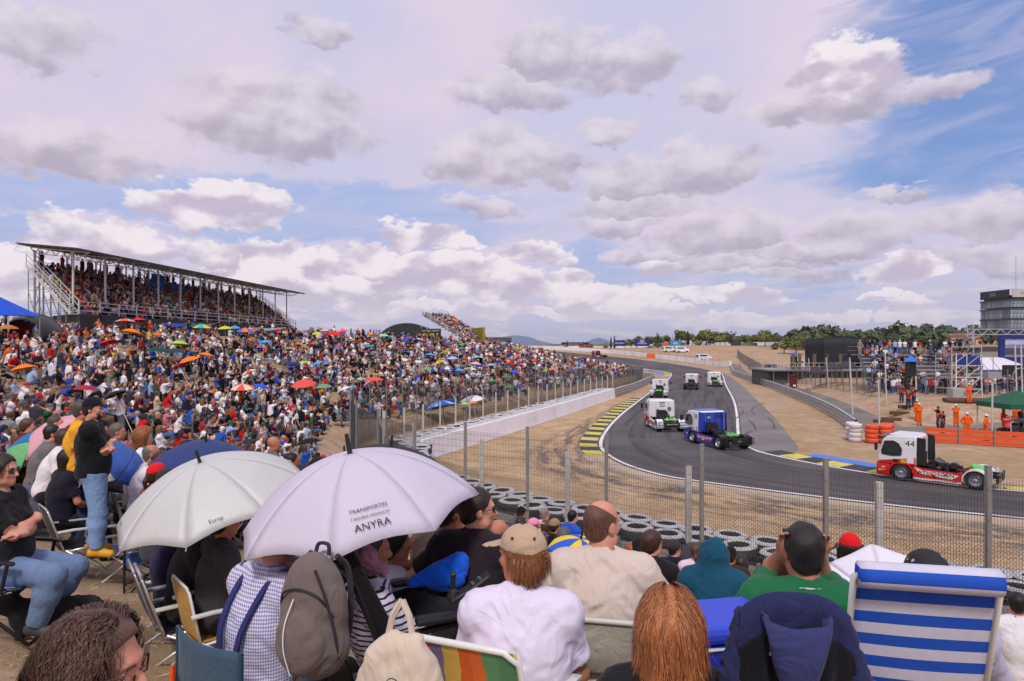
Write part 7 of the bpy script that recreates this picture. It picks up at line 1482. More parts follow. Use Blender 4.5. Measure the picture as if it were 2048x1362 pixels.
# green canopy tent
gc = thing('canopy_tent', 'green pyramid canopy over a quad bike at the right edge', 'tent', (36.4, 49.2, gz(36.4, 49.2))); MB().lathe([(2.5, 2.0), (2.46, 2.35), (.1, 3.2)], 4).obj('canopy', cloth((40, 92, 70)), gc, rz=R(45)); m = MB(); [m.beam((a, b, 0), (a, b, 2.1), .07) for a in (-1.7, 1.7) for b in (-1.7, 1.7)]; m.obj('frame', steel_light, gc)
qb = thing('quad_bike', 'dark quad bike parked under the green canopy', 'quad bike', (35.6, 48.6, gz(36, 48)), R(200)); m = MB(); m.box((0, 0, .65), (1.3, .5, .35), taper=.8); m.box((-.3, 0, .9), (.7, .35, .14)); m.obj('body', paint((40, 40, 44)), qb, bevel=.06); m = MB(); m.tube([(.45, -.35, 1.15), (.5, 0, 1.05), (.45, .35, 1.15)], .025, 5); m.obj('handlebar', blackm, qb); [MB().lathe([(.1, -.12), (.28, -.12), (.3, 0), (.28, .12), (.1, .12)], 14, (x, y, .3), (0, 1, 0)).obj('wheel', rubber, qb) for x in (-.5, .5) for y in (-.45, .45)]
pf = thing('platform', 'grey metal platform with a frame at the right edge', 'platform', (38.2, 50, gz(38, 50))); MB().box((0, 0, 1.0), (3.0, 2.2, .12)).obj('deck', BLEACH, pf); m = MB(); [m.beam((a, b, 0), (a, b, 3.2), .07) for a in (-1.4, 1.4) for b in (-1.0, 1.0)]; [m.beam((-1.4, -1, z), (1.4, -1, z), .06) for z in (2.0, 3.2)]; m.obj('frame', steel_light, pf); MB().box((0.2, -1.15, .5), (2.4, .05, .9)).obj('panel', paint((90, 96, 92)), pf)
# tall leaning poles, flood-light posts
for i, (px0, py0, px1, py1, d, lb) in enumerate(((1617, 716, 1623, 784, 92, 'thin tall pole leaning at the left end of the bank fence'), (1652, 712, 1659, 790, 88, 'pair-like tall pole in front of the black stage'), (1699, 712, 1707, 848, 57.5, 'tall leaning steel pole beside the road left of the steps'), (1770, 702, 1773, 806, 66, 'tall straight pole left of the bleacher stand'), (1757, 758, 1759, 862, 52.5, 'straight pole right of the leaning one by the yard'), (1832, 752, 1832, 812, 64, 'pole in front of the loudspeaker tower'), (1985, 748, 1984, 874, 46.5, 'pole carrying a grey box at the green canopy'), (1962, 740, 1965, 800, 64, 'pole with crossbars beside the ring emblem panel'), (2030, 690, 2034, 792, 60, 'leftmost pole of the group at the right edge'), (2042, 690, 2045, 792, 61, 'rightmost pole of the group at the right edge'))):
    a, b2 = PX(px0, py0, d), PX(px1, py1, d); t = thing('pole', lb, 'pole', (b2[0], b2[1], b2[2])); MB().tube([(0, 0, -.3), tuple(a - b2)], .06, 7).obj('shaft', steel_light, t)
    if 'box' in lb: MB().box(tuple((a - b2) * .98), (.9, .5, .45)).obj('grey_box', paint((150, 150, 152)), t)
    if 'pair' in lb or 'leaning steel' in lb: MB().box(tuple(a - b2 + V3(-.1, 0, .05)), (.3, .25, .3)).obj('lamp_head', blackm, t)
# ================================================================ the near spectators, chairs, umbrellas
def hero(px, py, d, label, heading, seat_rng=(.30, .52), **kw):
    """place a person so that the crown of the head meets the photo pixel at distance d"""
    p = PX(px, py, d); jk = {k: v for k, v in kw.items() if k in ('sit', 'lean', 'curve', 'head', 'arms', 'twist', 's', 'fat', 'fem', 'legs', 'arm_t')}
    sit = kw.get('sit', 'chair'); J0 = joints(seat=0.4, **jk); hx, hy = J0['hd'][0], J0['hd'][1]; a = -R(heading); ox, oy = hx * math.cos(a) - hy * math.sin(a), hx * math.sin(a) + hy * math.cos(a)
    x, y = p[0] - ox, p[1] - oy; capx = .02 if kw.get('cap') else .008
    if sit in ('stand', 'ground'): return person(label, (x, y, p[2] - J0['top'] - capx), heading, **kw)[0]
    z0 = gz(x, y); seat = p[2] - capx - (J0['top'] - .4) - z0; sc = min(max(seat, seat_rng[0]), seat_rng[1]); o, J = person(label, (x, y, z0 + seat - sc), heading, seat=sc, **kw); o['seat'] = sc; return o
ALUT = mat('chair_tube_aluminium', (.66, .66, .66), .3, .8, .08, 15.0); WHT = mat('chair_tube_white', (.70, .70, .67), .4, 0, .08, 8.0, dirt=.1)
def stripes(name, cols, scale, axis=2, rough=.85, wob=0.0, alpha=1.0, seq=None):
    """printed stripes across an object's own axis"""
    m = bpy.data.materials.new(name); m.use_nodes = True; t = m.node_tree; b = NB(t); p = t.nodes['Principled BSDF']; g = b.n('ShaderNodeTexCoord').outputs['Object']
    q = b.sep(g)[axis]
    if wob: q = b.m('ADD', q, b.m('MULTIPLY', b.m('SUBTRACT', b.noise(g, 7, 3, .6), .5), wob))
    r = b.n('ShaderNodeValToRGB'); r.color_ramp.interpolation = 'CONSTANT'; n = len(cols); f = b.m('FRACT', b.m('MULTIPLY', q, scale)); b.put(r.inputs[0], f)
    pos = seq or [i / n for i in range(n)]
    for i, c in enumerate(cols):
        e = r.color_ramp.elements[0] if i == 0 else (r.color_ramp.elements[1] if i == 1 else r.color_ramp.elements.new(pos[i])); e.position = pos[i]; e.color = (*s2l(*c), 1)
    f2 = b.noise(g, 40, 3, .6); k = b.m('MULTIPLY_ADD', f2, .25, .87); b.put(p.inputs['Base Color'], b.mix(1.0, r.outputs[0], b.comb(k, k, k), 'MULTIPLY')); p.inputs['Roughness'].default_value = rough; p.inputs['Specular IOR Level'].default_value = .2
    if alpha < 1: p.inputs['Alpha'].default_value = alpha
    bn = b.n('ShaderNodeBump'); bn.inputs['Strength'].default_value = .3; bn.inputs['Distance'].default_value = .003; b.put(bn.inputs['Height'], b.noise(g, 300, 2, .5)); b.put(p.inputs['Normal'], bn.outputs[0]); return m
def tube_chair(label, loc, heading, fabric, tube=WHT, seat=.38, back=.50, w=.48, rec=18, depth=.44, arms=True, slack=.03, full=True, r=.011, name='folding_chair', gap=0.0, armm=None, group=None):
    """folding garden chair facing +Y: tube frame, sling back, seat, two crossed leg loops, armrests"""
    t = thing(name, label, 'chair', loc, -R(heading), group); h = w / 2; sr, cr = math.sin(R(rec)), math.cos(R(rec)); zb = seat + .02; yb = -.17
    top = lambda x, k: (x, yb - sr * back * k, zb + cr * back * k)
    MB().tube([(-h, yb + .02, zb - .06), top(-h, .93), top(-h + .05, 1.0), top(h - .05, 1.0), top(h, .93), (h, yb + .02, zb - .06)], r, 8).obj('back_frame', tube, t, smooth=True)
    MB().tube([(-h, yb, zb - .03), (-h, yb + depth - .03, zb - .01), (-h + .04, yb + depth, zb - .01), (h - .04, yb + depth, zb - .01), (h, yb + depth - .03, zb - .01), (h, yb, zb - .03)], r, 8).obj('seat_frame', tube, t, smooth=True)
    for sg in (1, -1):
        x = h + .018; y0, y1 = (yb + depth - .08, yb - .12) if sg > 0 else (yb + .02, yb + depth + .06)
        MB().tube([(-x, y0, zb - .01), (-x, y1, .03), (-x + .03, y1, .012), (x - .03, y1, .012), (x, y1, .03), (x, y0, zb - .01)], r, 8).obj('leg_loop', tube, t, smooth=True)
    bk = MB(); k0 = gap; bk.grid(lambda u, v: (lambda q: (q[0] * (1 - 2 * u) * -1 * .98 if False else (-h + 2 * h * u) * .985, q[1] - slack * math.sin(math.pi * u) * math.sin(math.pi * min(1, .15 + v)) - .012 * 0, q[2]))(top(0, k0 + (1 - k0) * v)), 12, 12); bk.obj('back_fabric', fabric, t, smooth=True, solid=.004)
    st_ = MB(); st_.grid(lambda u, v: ((-h + 2 * h * u) * .985, yb + depth * v, zb - .005 - slack * 1.2 * math.sin(math.pi * u)), 10, 8); st_.obj('seat_fabric', fabric, t, smooth=True, solid=.004)
    if arms:
        for sd in (1, -1):
            x = sd * (h + .03); m = MB(); m.loft([[(x - .022, y, z - .012), (x + .022, y, z - .012), (x + .024, y, z + .012), (x - .024, y, z + .012)] for y, z in ((yb - .06, zb + .21), (yb + .1, zb + .215), (yb + depth * .8, zb + .20), (yb + depth * .95, zb + .185))]); m.obj('armrest', armm or whitep, t, bevel=.006); MB().tube([(x, yb + depth * .85, zb + .19), (x, yb + depth * .75, zb - .02)], r, 7).obj('arm_strut', tube, t)
    return t
def camp_chair(label, loc, heading, fabric, tube, seat=.40, back=.46, w=.52):
    t = thing('camp_chair', label, 'chair', loc, -R(heading)); h = w / 2
    for sd in (1, -1): MB().tube([(sd * h, -.26, .02), (sd * h, -.25, seat + back)], .011, 8).obj('back_post', tube, t); MB().tube([(sd * h, .26, .02), (sd * h, .25, seat + .2)], .011, 8).obj('front_post', tube, t); m = MB(); m.grid(lambda u, v: (sd * (h - .04 + .08 * u), -.25 + .5 * v, seat + .20 - .02 * math.sin(math.pi * v)), 2, 5); m.obj('arm_sling', fabric, t, solid=.01)
    for a, b in (((-h, -.26), (h, .26)), ((h, -.26), (-h, .26)), ((-h, -.26), (h, -.26)), ((h, -.26), (-h, -.26)), ((-h, .26), (-h, -.26)), ((h, .26), (h, -.26))):
        MB().tube([(a[0], a[1], .03), (b[0], b[1], seat - .02)], .010, 6).obj('cross_brace', tube, t)
    for x in (-h, h): MB().lathe([(.026, -.012), (.026, .012)], 10, (x, -.255, seat - .02)).obj('joint_disc', tube, t)
    m = MB(); m.grid(lambda u, v: (-h + 2 * h * u, -.25 - .05 * math.sin(math.pi * u), seat + back * (.42 + .58 * v) - .015 * math.sin(math.pi * u) * (1 - v)), 10, 6); m.obj('back_sling', fabric, t, smooth=True, solid=.006)
    m = MB(); m.grid(lambda u, v: (-h + 2 * h * u, -.25 + .5 * v, seat - .06 * math.sin(math.pi * u) * math.sin(math.pi * (.2 + .7 * v))), 8, 8); m.obj('seat_sling', fabric, t, smooth=True, solid=.006); return t
def big_umbrella(label, apex, axis, r, dep, m_out, group=None, n=8, shaft=.85, rot=0.0, rib=blackm, tip=None, name='umbrella', m_alt=None, sag=.085, top=.11):
    t = thing(name, label, 'umbrella', tuple(apex), 0, group); q = Vector(tuple(axis)).to_track_quat('Z', 'Y'); t.rotation_mode = 'QUATERNION'; t.rotation_quaternion = q
    wa = q.inverted() @ Vector((1, 0, 0)); rot = rot + math.atan2(wa.y, wa.x); t['a0'] = math.atan2(wa.y, wa.x)
    def P_(a, k, between): rr = r * k * (1 - sag * between * k); return (rr * math.cos(a), rr * math.sin(a), -dep * (k ** 2.15) * (1 - .10 * between * k) )
    for i in range(n):
        a0, a1 = rot + 2 * math.pi * i / n, rot + 2 * math.pi * (i + 1) / n
        m = MB(); m.grid(lambda u, v: P_(a0 + (a1 - a0) * u, max(v, .012), math.sin(math.pi * u)), 8, 12); o = m.obj('canopy_panel', m_out if (m_alt is None or i % 2 == 0) else m_alt, t, smooth=True, solid=.003)
        MB().tube([tuple(V3(*P_(a0, k, 0)) - V3(0, 0, .008)) for k in np.linspace(.04, 1.0, 9)], .003, 5).obj('rib', rib, t); e = V3(*P_(a0, 1, 0)); MB().tube([e, e * V3(1.035, 1.035, 1.04)], .004, 6).obj('rib_tip', rib, t)
        MB().tube([(0, 0, -dep * 1.05), tuple(V3(*P_(a0, .5, 0)) - V3(0, 0, .01))], .0025, 4).obj('stretcher', rib, t)
    MB().tube([(0, 0, .0), (0, 0, -shaft)], .007, 8).obj('shaft', rib, t); MB().lathe([(.014, -.01), (.013, top * .5), (.010, top)], 10).obj('ferrule', tip or blackp, t)
    MB().tube([(0, 0, -shaft), (0, 0, -shaft - .10)], .015, 8).obj('handle', blackp, t); return t
def on_panel(t, r, dep, a, k): return V3(r * k * math.cos(a), r * k * math.sin(a), -dep * k ** 2.15)
def print_on(t, r, dep, a, k, body, size, m, up=True):
    """lettering printed on a canopy: laid along the rim at angle a"""
    a = a + t['a0']; p = on_panel(t, r, dep, a, k); p2 = on_panel(t, r, dep, a, k + .05); out = nrm(p2 - p); side = V3(-math.sin(a), math.cos(a), 0); nn = nrm(np.cross(side, -out)); M = Matrix((tuple(side), tuple(-out), tuple(np.cross(side, -out)))).transposed()
    o = text('lettering', body, size, m, t, tuple(p + nn * .0018), (0, 0, 0), ext=.0002); o.rotation_euler = M.to_euler(); LETTERS.append(o); return o
# ---- chairs for persons: put one under a seated person
def under(o, fn, dy=0.0, **kw):
    L_ = o.location; return fn(loc=(L_.x, L_.y, L_.z), heading=-math.degrees(o.rotation_euler.z), seat=o['seat'] - .02, **kw)
INK = mat('printing_ink', (.02, .02, .022), .7)
denim = lambda rgb: cloth(rgb, scale=14.0, var=.22, bump=.5, bscale=260.0)
# ================ left side
o = hero(5, 908, 5.3, 'person in black t-shirt, blue jeans and sunglasses sitting at the left edge', 84, h=.011, fem=True, fat=1.35, hair='bob', hcol=(52, 38, 32), shirt=(38, 36, 40), trousers_m=denim((112, 134, 172)), shoes=(66, 66, 70), glasses='sun', arms='crossed', lean=-10, curve=14, skin='fair', legs=[(.13, .30, .09), (-.12, .22, .09)], strand=dict(n=500, style='long', L=.20, width=.003))
BLS = stripes('blue_violet_stripe', [(70, 120, 214), (150, 130, 220), (216, 204, 240), (96, 60, 160), (60, 140, 220), (80, 90, 200)], 7.0, 0)
under(o, tube_chair, label='black framed folding chair with blue and violet striped fabric at the left edge', fabric=BLS, tube=blackm, armm=blackp, back=.52, w=.56, r=.014, rec=14)
f = Field((-.5, -.4, -.1), (.5, .4, .6), .022)
f.cone((-.25, 0, .22), (.22, 0, .24), .14, .15, .05); f.ell((.36, .02, .36), (.11, .09, .10), None, .04); f.cone((.42, .02, .34), (.52, .02, .31), .05, .035, .03); [f.cone((a, b, .2), (a + .03, b, .02), .05, .032, .04) for a in (-.28, .24) for b in (-.09, .09)]; [f.cone((.33, b, .43), (.31, b * 1.5, .50), .035, .012, .02) for b in (-.06, .06)]; f.cone((-.36, 0, .25), (-.48, .02, .08), .045, .02, .03); f.lump(.008, 55, 3); V_, F_, _ = f.net()
dg_ = link('black_dog', mesh('black_dog', V_, F_, mat('black_fur', (.010, .010, .011), .75, 0, .4, 14.0, bump=.9, bscale=120), smooth=True), None, (-3.62, 5.42, gz(-3.62, 5.42)), (0, 0, R(200)), .85); tag(dg_, 'black dog resting under the black framed folding chair', 'dog')
SN = (224, 164, 40)
sm = hero(187, 793, 7.9, 'person standing in black t-shirt, black cap, pale jeans and yellow trainers', 66, h=.011, sit='stand', arms='crossed', fat=1.30, cap=True, capcol=(28, 28, 34), hair='short', hcol=(52, 44, 40), shirt=(26, 26, 30), trousers_m=denim((134, 164, 208)), shoes=SN, beard=True, skin='fair', s=1.01, lean=-5, curve=8, head=(-12, 0, 0), legs=[(.13, .05, .075), (-.12, -.02, .075)])
z_ = gz(sm.location.x, sm.location.y)
hero(166, 800, 8.5, 'person in yellow t-shirt and dark jeans standing behind the black-capped one', 60, h=.014, sit='stand', arms='side', fat=1.2, hair='short', hcol=(70, 60, 56), shirt=(232, 164, 40), trousers_m=denim((48, 60, 92)), shoes=(60, 60, 64), skin='tan', lean=-3)
LEFTS = [ # px, py, d, heading, label, keywords
 (106, 848, 9.4, 55, 'person in grey t-shirt and sunglasses sitting left of the standing pair', dict(shirt=(112, 106, 106), hair='short', hcol=(36, 30, 28), beard=True, fat=1.15, lean=8, glasses='sun')),
 (132, 858, 9.0, 60, 'person in white t-shirt bending forward beside the grey-shirted one', dict(shirt=(226, 220, 226), hair='thick', hcol=(74, 50, 36), lean=14)),
 (140, 896, 8.4, 40, 'person in navy top seated low beside the standing pair', dict(shirt=(34, 32, 46), hair='bob', hcol=(34, 26, 24), fem=True, fat=1.1)),
 (112, 830, 10.2, 60, 'person in pale grey polo shirt beyond the grey-shirted one', dict(shirt=(168, 172, 184), hair='buzz', hcol=(80, 64, 54), fat=1.2)),
 (57, 836, 10.8, 60, 'person in maroon top beside the pink umbrella', dict(shirt=(104, 34, 50), hair='pony', hcol=(94, 66, 46), fem=True)),
 (236, 846, 10.0, 70, 'person in white t-shirt right behind the black-capped standing one', dict(shirt=(224, 220, 226), hair='short', hcol=(112, 100, 90), fat=1.2)),
 (289, 857, 9.6, 60, 'person in white top between standing pair and navy umbrella, farther of two', dict(shirt=(228, 224, 228), hair='big', hcol=(168, 98, 50), fem=True)),
 (304, 888, 8.7, 62, 'person in pale lilac shirt by the blue striped beach chair', dict(shirt=(220, 218, 228), hair='ring', hcol=(110, 104, 100), fat=1.2)),
 (328, 902, 8.6, 70, 'person in dark grey-brown top beside the lilac-shirted one', dict(shirt=(60, 50, 56), hair='long', hcol=(78, 44, 34), fem=True)),
 (378, 880, 8.9, 58, 'person in white top directly left of the navy umbrella', dict(shirt=(230, 226, 232), hair='long', hcol=(24, 20, 20), fem=True)),
 (316, 924, 7.6, 50, 'person in bright red cap behind the silver umbrella', dict(shirt=(120, 70, 74), hair='pony', hcol=(70, 42, 32), cap=True, capcol=(214, 36, 40), fem=True)),
 (336, 936, 7.1, 45, 'person in dark cap with green back just behind the silver umbrella', dict(shirt=(70, 70, 76), hair='short', hcol=(50, 40, 34), cap=True, capcol=(54, 54, 58))),
 (352, 925, 7.9, 60, 'bareheaded person in dark top between red cap and navy umbrella', dict(shirt=(44, 44, 50), hair='thick', hcol=(26, 22, 22))),
 (640, 912, 7.4, 60, 'person in black cap between the silver and white umbrellas', dict(shirt=(58, 56, 60), hair='short', hcol=(40, 34, 30), cap=True, capcol=(34, 34, 38))),
 (585, 905, 9.4, 75, 'person in dark slate top reclining beyond the silver umbrella', dict(shirt=(52, 54, 66), hair='short', hcol=(26, 22, 20), skin='brown', lean=-20)),
 (548, 872, 11.4, 70, 'bareheaded person in grey top sitting upright left of the black umbrella', dict(shirt=(96, 98, 106), hair='bald', fat=1.25, lean=-12)),
 (205, 838, 10.9, 70, 'person in navy cap behind the black-capped standing person', dict(shirt=(46, 50, 80), hair='short', cap=True, capcol=(28, 30, 48))),
 (40, 862, 12.0, 70, 'person in pink top holding a red paper fan at the left', dict(shirt=(206, 92, 112), hair='long', hcol=(110, 70, 44), fem=True, arms='chin'))]
for px, py, d, hd, lb, kw in LEFTS: kw = dict(dict(h=.018, arms='lap', lean=2, curve=16, trousers=random.choice([(70, 88, 124), (40, 42, 50), (96, 98, 104)]), skin='fair' if random.random() < .5 else 'tan'), **kw); hero(px, py, d, lb, hd, **kw)
# chairs of that group
tube_chair('white folding chair with a black jacket hung over it beside the standing pair', (-5.15, 8.05, gz(-5.15, 8.05)), 45, cloth((26, 26, 30)), ALUT, seat=.40); tube_chair('blue striped white beach chair behind the lilac-shirted person', (-4.75, 8.35, gz(-4.75, 8.35)), 60, stripes('navy_white_stripe', [(226, 226, 232), (44, 52, 120)], 22, 0), WHT, seat=.38, back=.6)
camp_chair('blue camp chair right of the standing pair', (-4.25, 8.0, gz(-4.25, 8.0)), 60, cloth((58, 84, 130)), blackm); camp_chair('grey camp chair beyond the standing pair', (-4.1, 8.8, gz(-4.1, 8.8)), 60, cloth((96, 98, 104)), blackm)
def pack(label, loc, rz, col, sc=1.0, strap=(30, 30, 34), name='backpack'):
    f = Field((-.25, -.25, -.05), (.25, .3, .62), .014); f.ell((0, 0, .26), (.16, .11, .27), None, .02); f.ell((0, 0, .12), (.165, .12, .13), None, .05); f.ell((0, -.10, .17), (.12, .06, .14), None, .02); f.wrinkle(.005, 40, 5); V_, F_, _ = f.net(); t = link(name, mesh('pack_body', V_, F_, cloth(col), smooth=True), None, loc, (0, 0, rz), sc); tag(t, label, 'backpack')
    for sd in (1, -1): MB().tube(catmull([(sd * .07, .07, .50), (sd * .09, .13, .42), (sd * .10, .135, .22), (sd * .09, .10, .06)], n=5), .014, 6).obj('strap', cloth(strap), t)
    MB().tube(catmull([(-.035, .06, .50), (-.025, .07, .545), (.025, .07, .545), (.035, .06, .50)], n=5), .009, 6).obj('grab_handle', cloth(strap), t); m = MB(); m.tube(catmull([(-.135, -.05, .28), (-.09, -.092, .37), (0, -.105, .40), (.09, -.092, .37), (.135, -.05, .28)], n=5), .005, 5); m.obj('zip', blackp, t); return t
pack('grey blue rucksack hanging on the chair of the grey-shirted person', (-6.2, 8.9, gz(-6.2, 8.9) + .42), .5, (84, 88, 104), 1.1)
NAVYDOT = cloth((52, 66, 116)); big_umbrella('navy blue umbrella behind the silver one', PX(412, 884, 8.0), (.10, -.12, 1), .62, .30, NAVYDOT, n=8, rot=.2); big_umbrella('blue umbrella tilted away right of the standing pair', PX(268, 902, 9.1), (.75, .3, .75), .55, .30, cloth((66, 96, 170)), n=8); big_umbrella('pink spotted umbrella lying tilted beside the maroon-topped person', PX(78, 856, 10.4), (-.65, -.2, .75), .62, .32, cloth((214, 160, 170)), n=8); big_umbrella('blue and green umbrella tipped on its side at the left', PX(12, 905, 10.2), (-.8, -.45, .5), .58, .30, cloth((40, 110, 170)), n=8, m_alt=cloth((110, 176, 120))); big_umbrella('black umbrella behind the large white one', PX(782, 893, 6.4), (.12, -.05, 1), .62, .24, cloth((46, 46, 50)), n=8, rot=.4); big_umbrella('turquoise umbrella half hidden behind the black one', PX(690, 912, 7.2), (-.1, 0, 1), .34, .16, cloth((70, 180, 205)), n=8); big_umbrella('slate blue umbrella held left of the standing pair', PX(150, 824, 11.6), (-.45, -.15, .85), .50, .26, cloth((92, 106, 160)), n=8)
# ================ silver umbrella and the people under it
SILV = mat('silver_cloth', s2l(196, 196, 194), .58, .12, .06, 3.0, bump=.2, bscale=14, spec=.4, fold=.06); LIL = mat('white_umbrella_cloth', s2l(212, 204, 220), .7, 0, .05, 3.0, bump=.25, bscale=12, spec=.25, fold=.10, lucent=.15)
su = big_umbrella('silver grey golf umbrella with small dark print', PX(400, 925, 5.5), (-.20, -.26, 1), .76, .35, SILV, rot=R(10), rib=alu)
print_on(su, .76, .35, R(-62), .86, 'Europ', .042, INK); print_on(su, .76, .35, R(-150), .86, 'Europ', .034, INK)
wu = big_umbrella('large white golf umbrella printed with a haulage firm name', PX(700, 907, 3.7), (-.16, -.10, 1), .655, .335, LIL, rot=R(0), shaft=.95)
print_on(wu, .655, .335, R(-70), .74, 'TRANSPORTES', .028, INK); print_on(wu, .655, .335, R(-70), .79, 'Y BASURAS ORGANICAS', .017, INK); print_on(wu, .655, .335, R(-70), .85, 'ANYRA', .052, INK)
OCH = cloth((184, 140, 62)); o = hero(452, 1012, 5.5, 'person in dark clothes hidden under the silver umbrella', 50, h=.016, shirt=(66, 62, 66), hair='short', arms='lap', lean=2, trousers=(50, 50, 56)); under(o, tube_chair, label='folding chair with ochre yellow sling between the umbrellas', fabric=OCH, tube=WHT, back=.42, rec=10)
o = hero(400, 1010, 5.8, 'person in black sitting forward under the silver umbrella', 55, h=.016, shirt=(58, 54, 56), hair='short', lean=6, trousers=(60, 52, 44)); under(o, tube_chair, label='bare aluminium folding chair under the silver umbrella', fabric=cloth((30, 30, 34)), tube=ALUT, r=.013)
o = hero(342, 1012, 6.2, 'person wrapped in a dark purple blanket left under the silver umbrella', 55, h=.018, shirt=(52, 44, 76), hair='short', trousers=(48, 44, 70)); under(o, tube_chair, label='aluminium folding chair draped with a purple cloth', fabric=cloth((56, 48, 80)), tube=ALUT)
# ================ gingham man, wheelchair user, bags
def gingham():
    m = bpy.data.materials.new('gingham_shirt'); m.use_nodes = True; t = m.node_tree; b = NB(t); p = t.nodes['Principled BSDF']; g = b.n('ShaderNodeTexCoord').outputs['Object']; x, y, z = b.sep(g)
    def st(q): return b.m('GREATER_THAN', b.m('FRACT', b.m('MULTIPLY', q, 62.0)), .5)
    k = b.m('MULTIPLY', b.m('ADD', st(b.m('ADD', x, y)), st(z)), .5); b.put(p.inputs['Base Color'], b.mix(k, s2l(222, 218, 232), s2l(120, 118, 172))); p.inputs['Roughness'].default_value = .9; return m
o = hero(556, 1030, 3.5, 'person in lilac gingham shirt with navy braces under the white umbrella', 35, h=.010, hair='ring', hcol=(150, 146, 142), shirt_m=gingham(), sleeve='long', trousers=(92, 84, 80), skin='fair', fat=1.15, arms='chin', lean=4, curve=14, head=(-25, -6, 0))
bt = under(o, camp_chair, label='blue grey camp chair with an orange strap holding the gingham-shirted person', fabric=cloth((64, 86, 104)), tube=mat('blue_tube', s2l(44, 78, 100), .4, .3, .1))
for x in (-.27, .27): MB().tube([(x, -.27, .70), (x + .02, -.29, .55), (x, -.28, .40), (x - .01, -.28, .12)], .013, 5).obj('orange_strap', cloth((216, 80, 32)), bt)
J_ = joints(seat=o['seat'], fat=1.15, lean=4, curve=14)
for sd in (1, -1):
    nk_, ch_, be_, pe_ = J_['nk'], J_['ch'], J_['belly'], J_['pel']; pts = [(sd * .10, nk_[1] + .11, nk_[2] - .03), (sd * .10, nk_[1] + .01, nk_[2] + .066), (sd * .10, nk_[1] - .085, nk_[2] + .030), (sd * .095, nk_[1] - .165, nk_[2] - .06), (sd * .08, ch_[1] - .160, ch_[2] + .04), (sd * .06, be_[1] - .172, be_[2] + .04), (sd * .05, pe_[1] - .178, pe_[2] + .05)]; m = MB(); pts = catmull(pts, n=5); rings = [[(p[0] - .016, p[1] - .004, p[2]), (p[0] + .016, p[1] - .004, p[2]), (p[0] + .016, p[1] + .01, p[2]), (p[0] - .016, p[1] + .01, p[2])] for p in pts]; m.loft(rings); m.obj('braces', cloth((48, 52, 104)), o)
bag = pack('large taupe rucksack hanging on the back of the wheelchair', tuple(PX(628, 1345, 3.0)), R(-20), (112, 100, 96), 1.0, (60, 52, 58))
m = MB(); m.tube(catmull([(-.02, -.115, .36), (-.035, -.155, .26), (-.03, -.168, .16), (-.01, -.15, .05)], n=5), .003, 5); m.obj('reflective_piping', mat('piping', (.8, .8, .8), .4), bag); m = MB(); m.tube(catmull([(.06, -.075, .48), (.115, -.075, .36), (.148, -.055, .2), (.15, -.04, .1)], n=5), .007, 5); m.obj('side_seam', cloth((58, 50, 60)), bag)
# wheelchair
wc = thing('power_wheelchair', 'black power wheelchair with joystick and tilted seat under the white umbrella', 'wheelchair', tuple(PX(850, 1260, 3.55)[:2]) + (gz(-.45, 3.55),), R(-68)); zc = 6.5 - (1250 - 690) / 1365 * 3.55 - gz(-.45, 3.55)
def WB(c, s_, nm, mm=blackp, bv=.015, rt=None): m = MB(); m.box((0, 0, 0), s_); return m.obj(nm, mm, wc, c, rot=rt, bevel=bv)
WB((.0, 0, zc - .10), (.46, .46, .10), 'seat_cushion', cloth((28, 28, 30))); WB((0, -.30, zc + .20), (.44, .08, .56), 'backrest', cloth((30, 28, 30)), rt=(R(26), 0, 0)); WB((0, .0, zc - .38), (.40, .70, .22), 'battery_box', paint((40, 40, 44)))
for sd in (1, -1):
    MB().tube([(sd * .24, -.22, zc - .12), (sd * .24, -.40, zc + .34), (sd * .24, -.50, zc + .44)], .016, 7).obj('push_handle', blackm, wc); MB().tube([(sd * .26, -.30, zc + .06), (sd * .28, .24, zc + .12)], .018, 7).obj('arm_tube', blackm, wc); WB((sd * .28, .05, zc + .14), (.07, .34, .04), 'armrest_pad')
    MB().lathe([(.05, -.05), (.15, -.05), (.17, 0), (.15, .05), (.05, .05)], 18, (sd * .27, -.18, .17), (1, 0, 0)).obj('drive_wheel', rubber, wc); MB().lathe([(.03, -.03), (.09, -.03), (.10, 0), (.09, .03), (.03, .03)], 14, (sd * .22, .36, .10), (1, 0, 0)).obj('caster_wheel', rubber, wc); MB().tube([(sd * .16, .26, zc - .10), (sd * .15, .52, zc - .12), (sd * .15, .60, zc - .30)], .016, 7).obj('leg_rest', blackm, wc)
m = MB(); m.tube([(-.22, -.46, zc + .40), (0, -.50, zc + .46), (.22, -.46, zc + .40)], .016, 7); m.obj('cross_handle', blackm, wc); m = MB(); 
for k in range(5): m.tube([(-.15 + .07 * k, -.42, zc + .3), (-.1 + .06 * k, -.47, zc + .1), (-.12 + .05 * k, -.40, zc - .15)], .007, 5)
m.obj('cables', blackp, wc)['kind'] = 'stuff'
jm = MB(); jm.loft([[(-.035, y, z), (.035, y, z), (.03, y, z + .03), (-.03, y, z + .03)] for y, z in ((.24, zc + .16), (.34, zc + .20), (.44, zc + .26))]); jb = jm.obj('control_pod', blackp, wc, (.30, -.20, .05), bevel=.01); MB().lathe([(.032, 0), (.024, .03), (.012, .04), (.012, .09), (.016, .11), (.010, .12)], 12, (0, .26, zc + .19)).obj('joystick', blackp, jb)
for k in range(4): MB().lathe([(.009, 0), (.008, .004)], 10, (-.012 + .024 * (k % 2), .36 + .035 * (k // 2), zc + .243 + .02 * (k // 2)), (0, -.4, 1)).obj('button', paint((90, 92, 96)), jb)
STRP = stripes('ink_striped_shirt', [(216, 208, 228), (52, 44, 60)], 34, 2, wob=.035, seq=[0, .66])
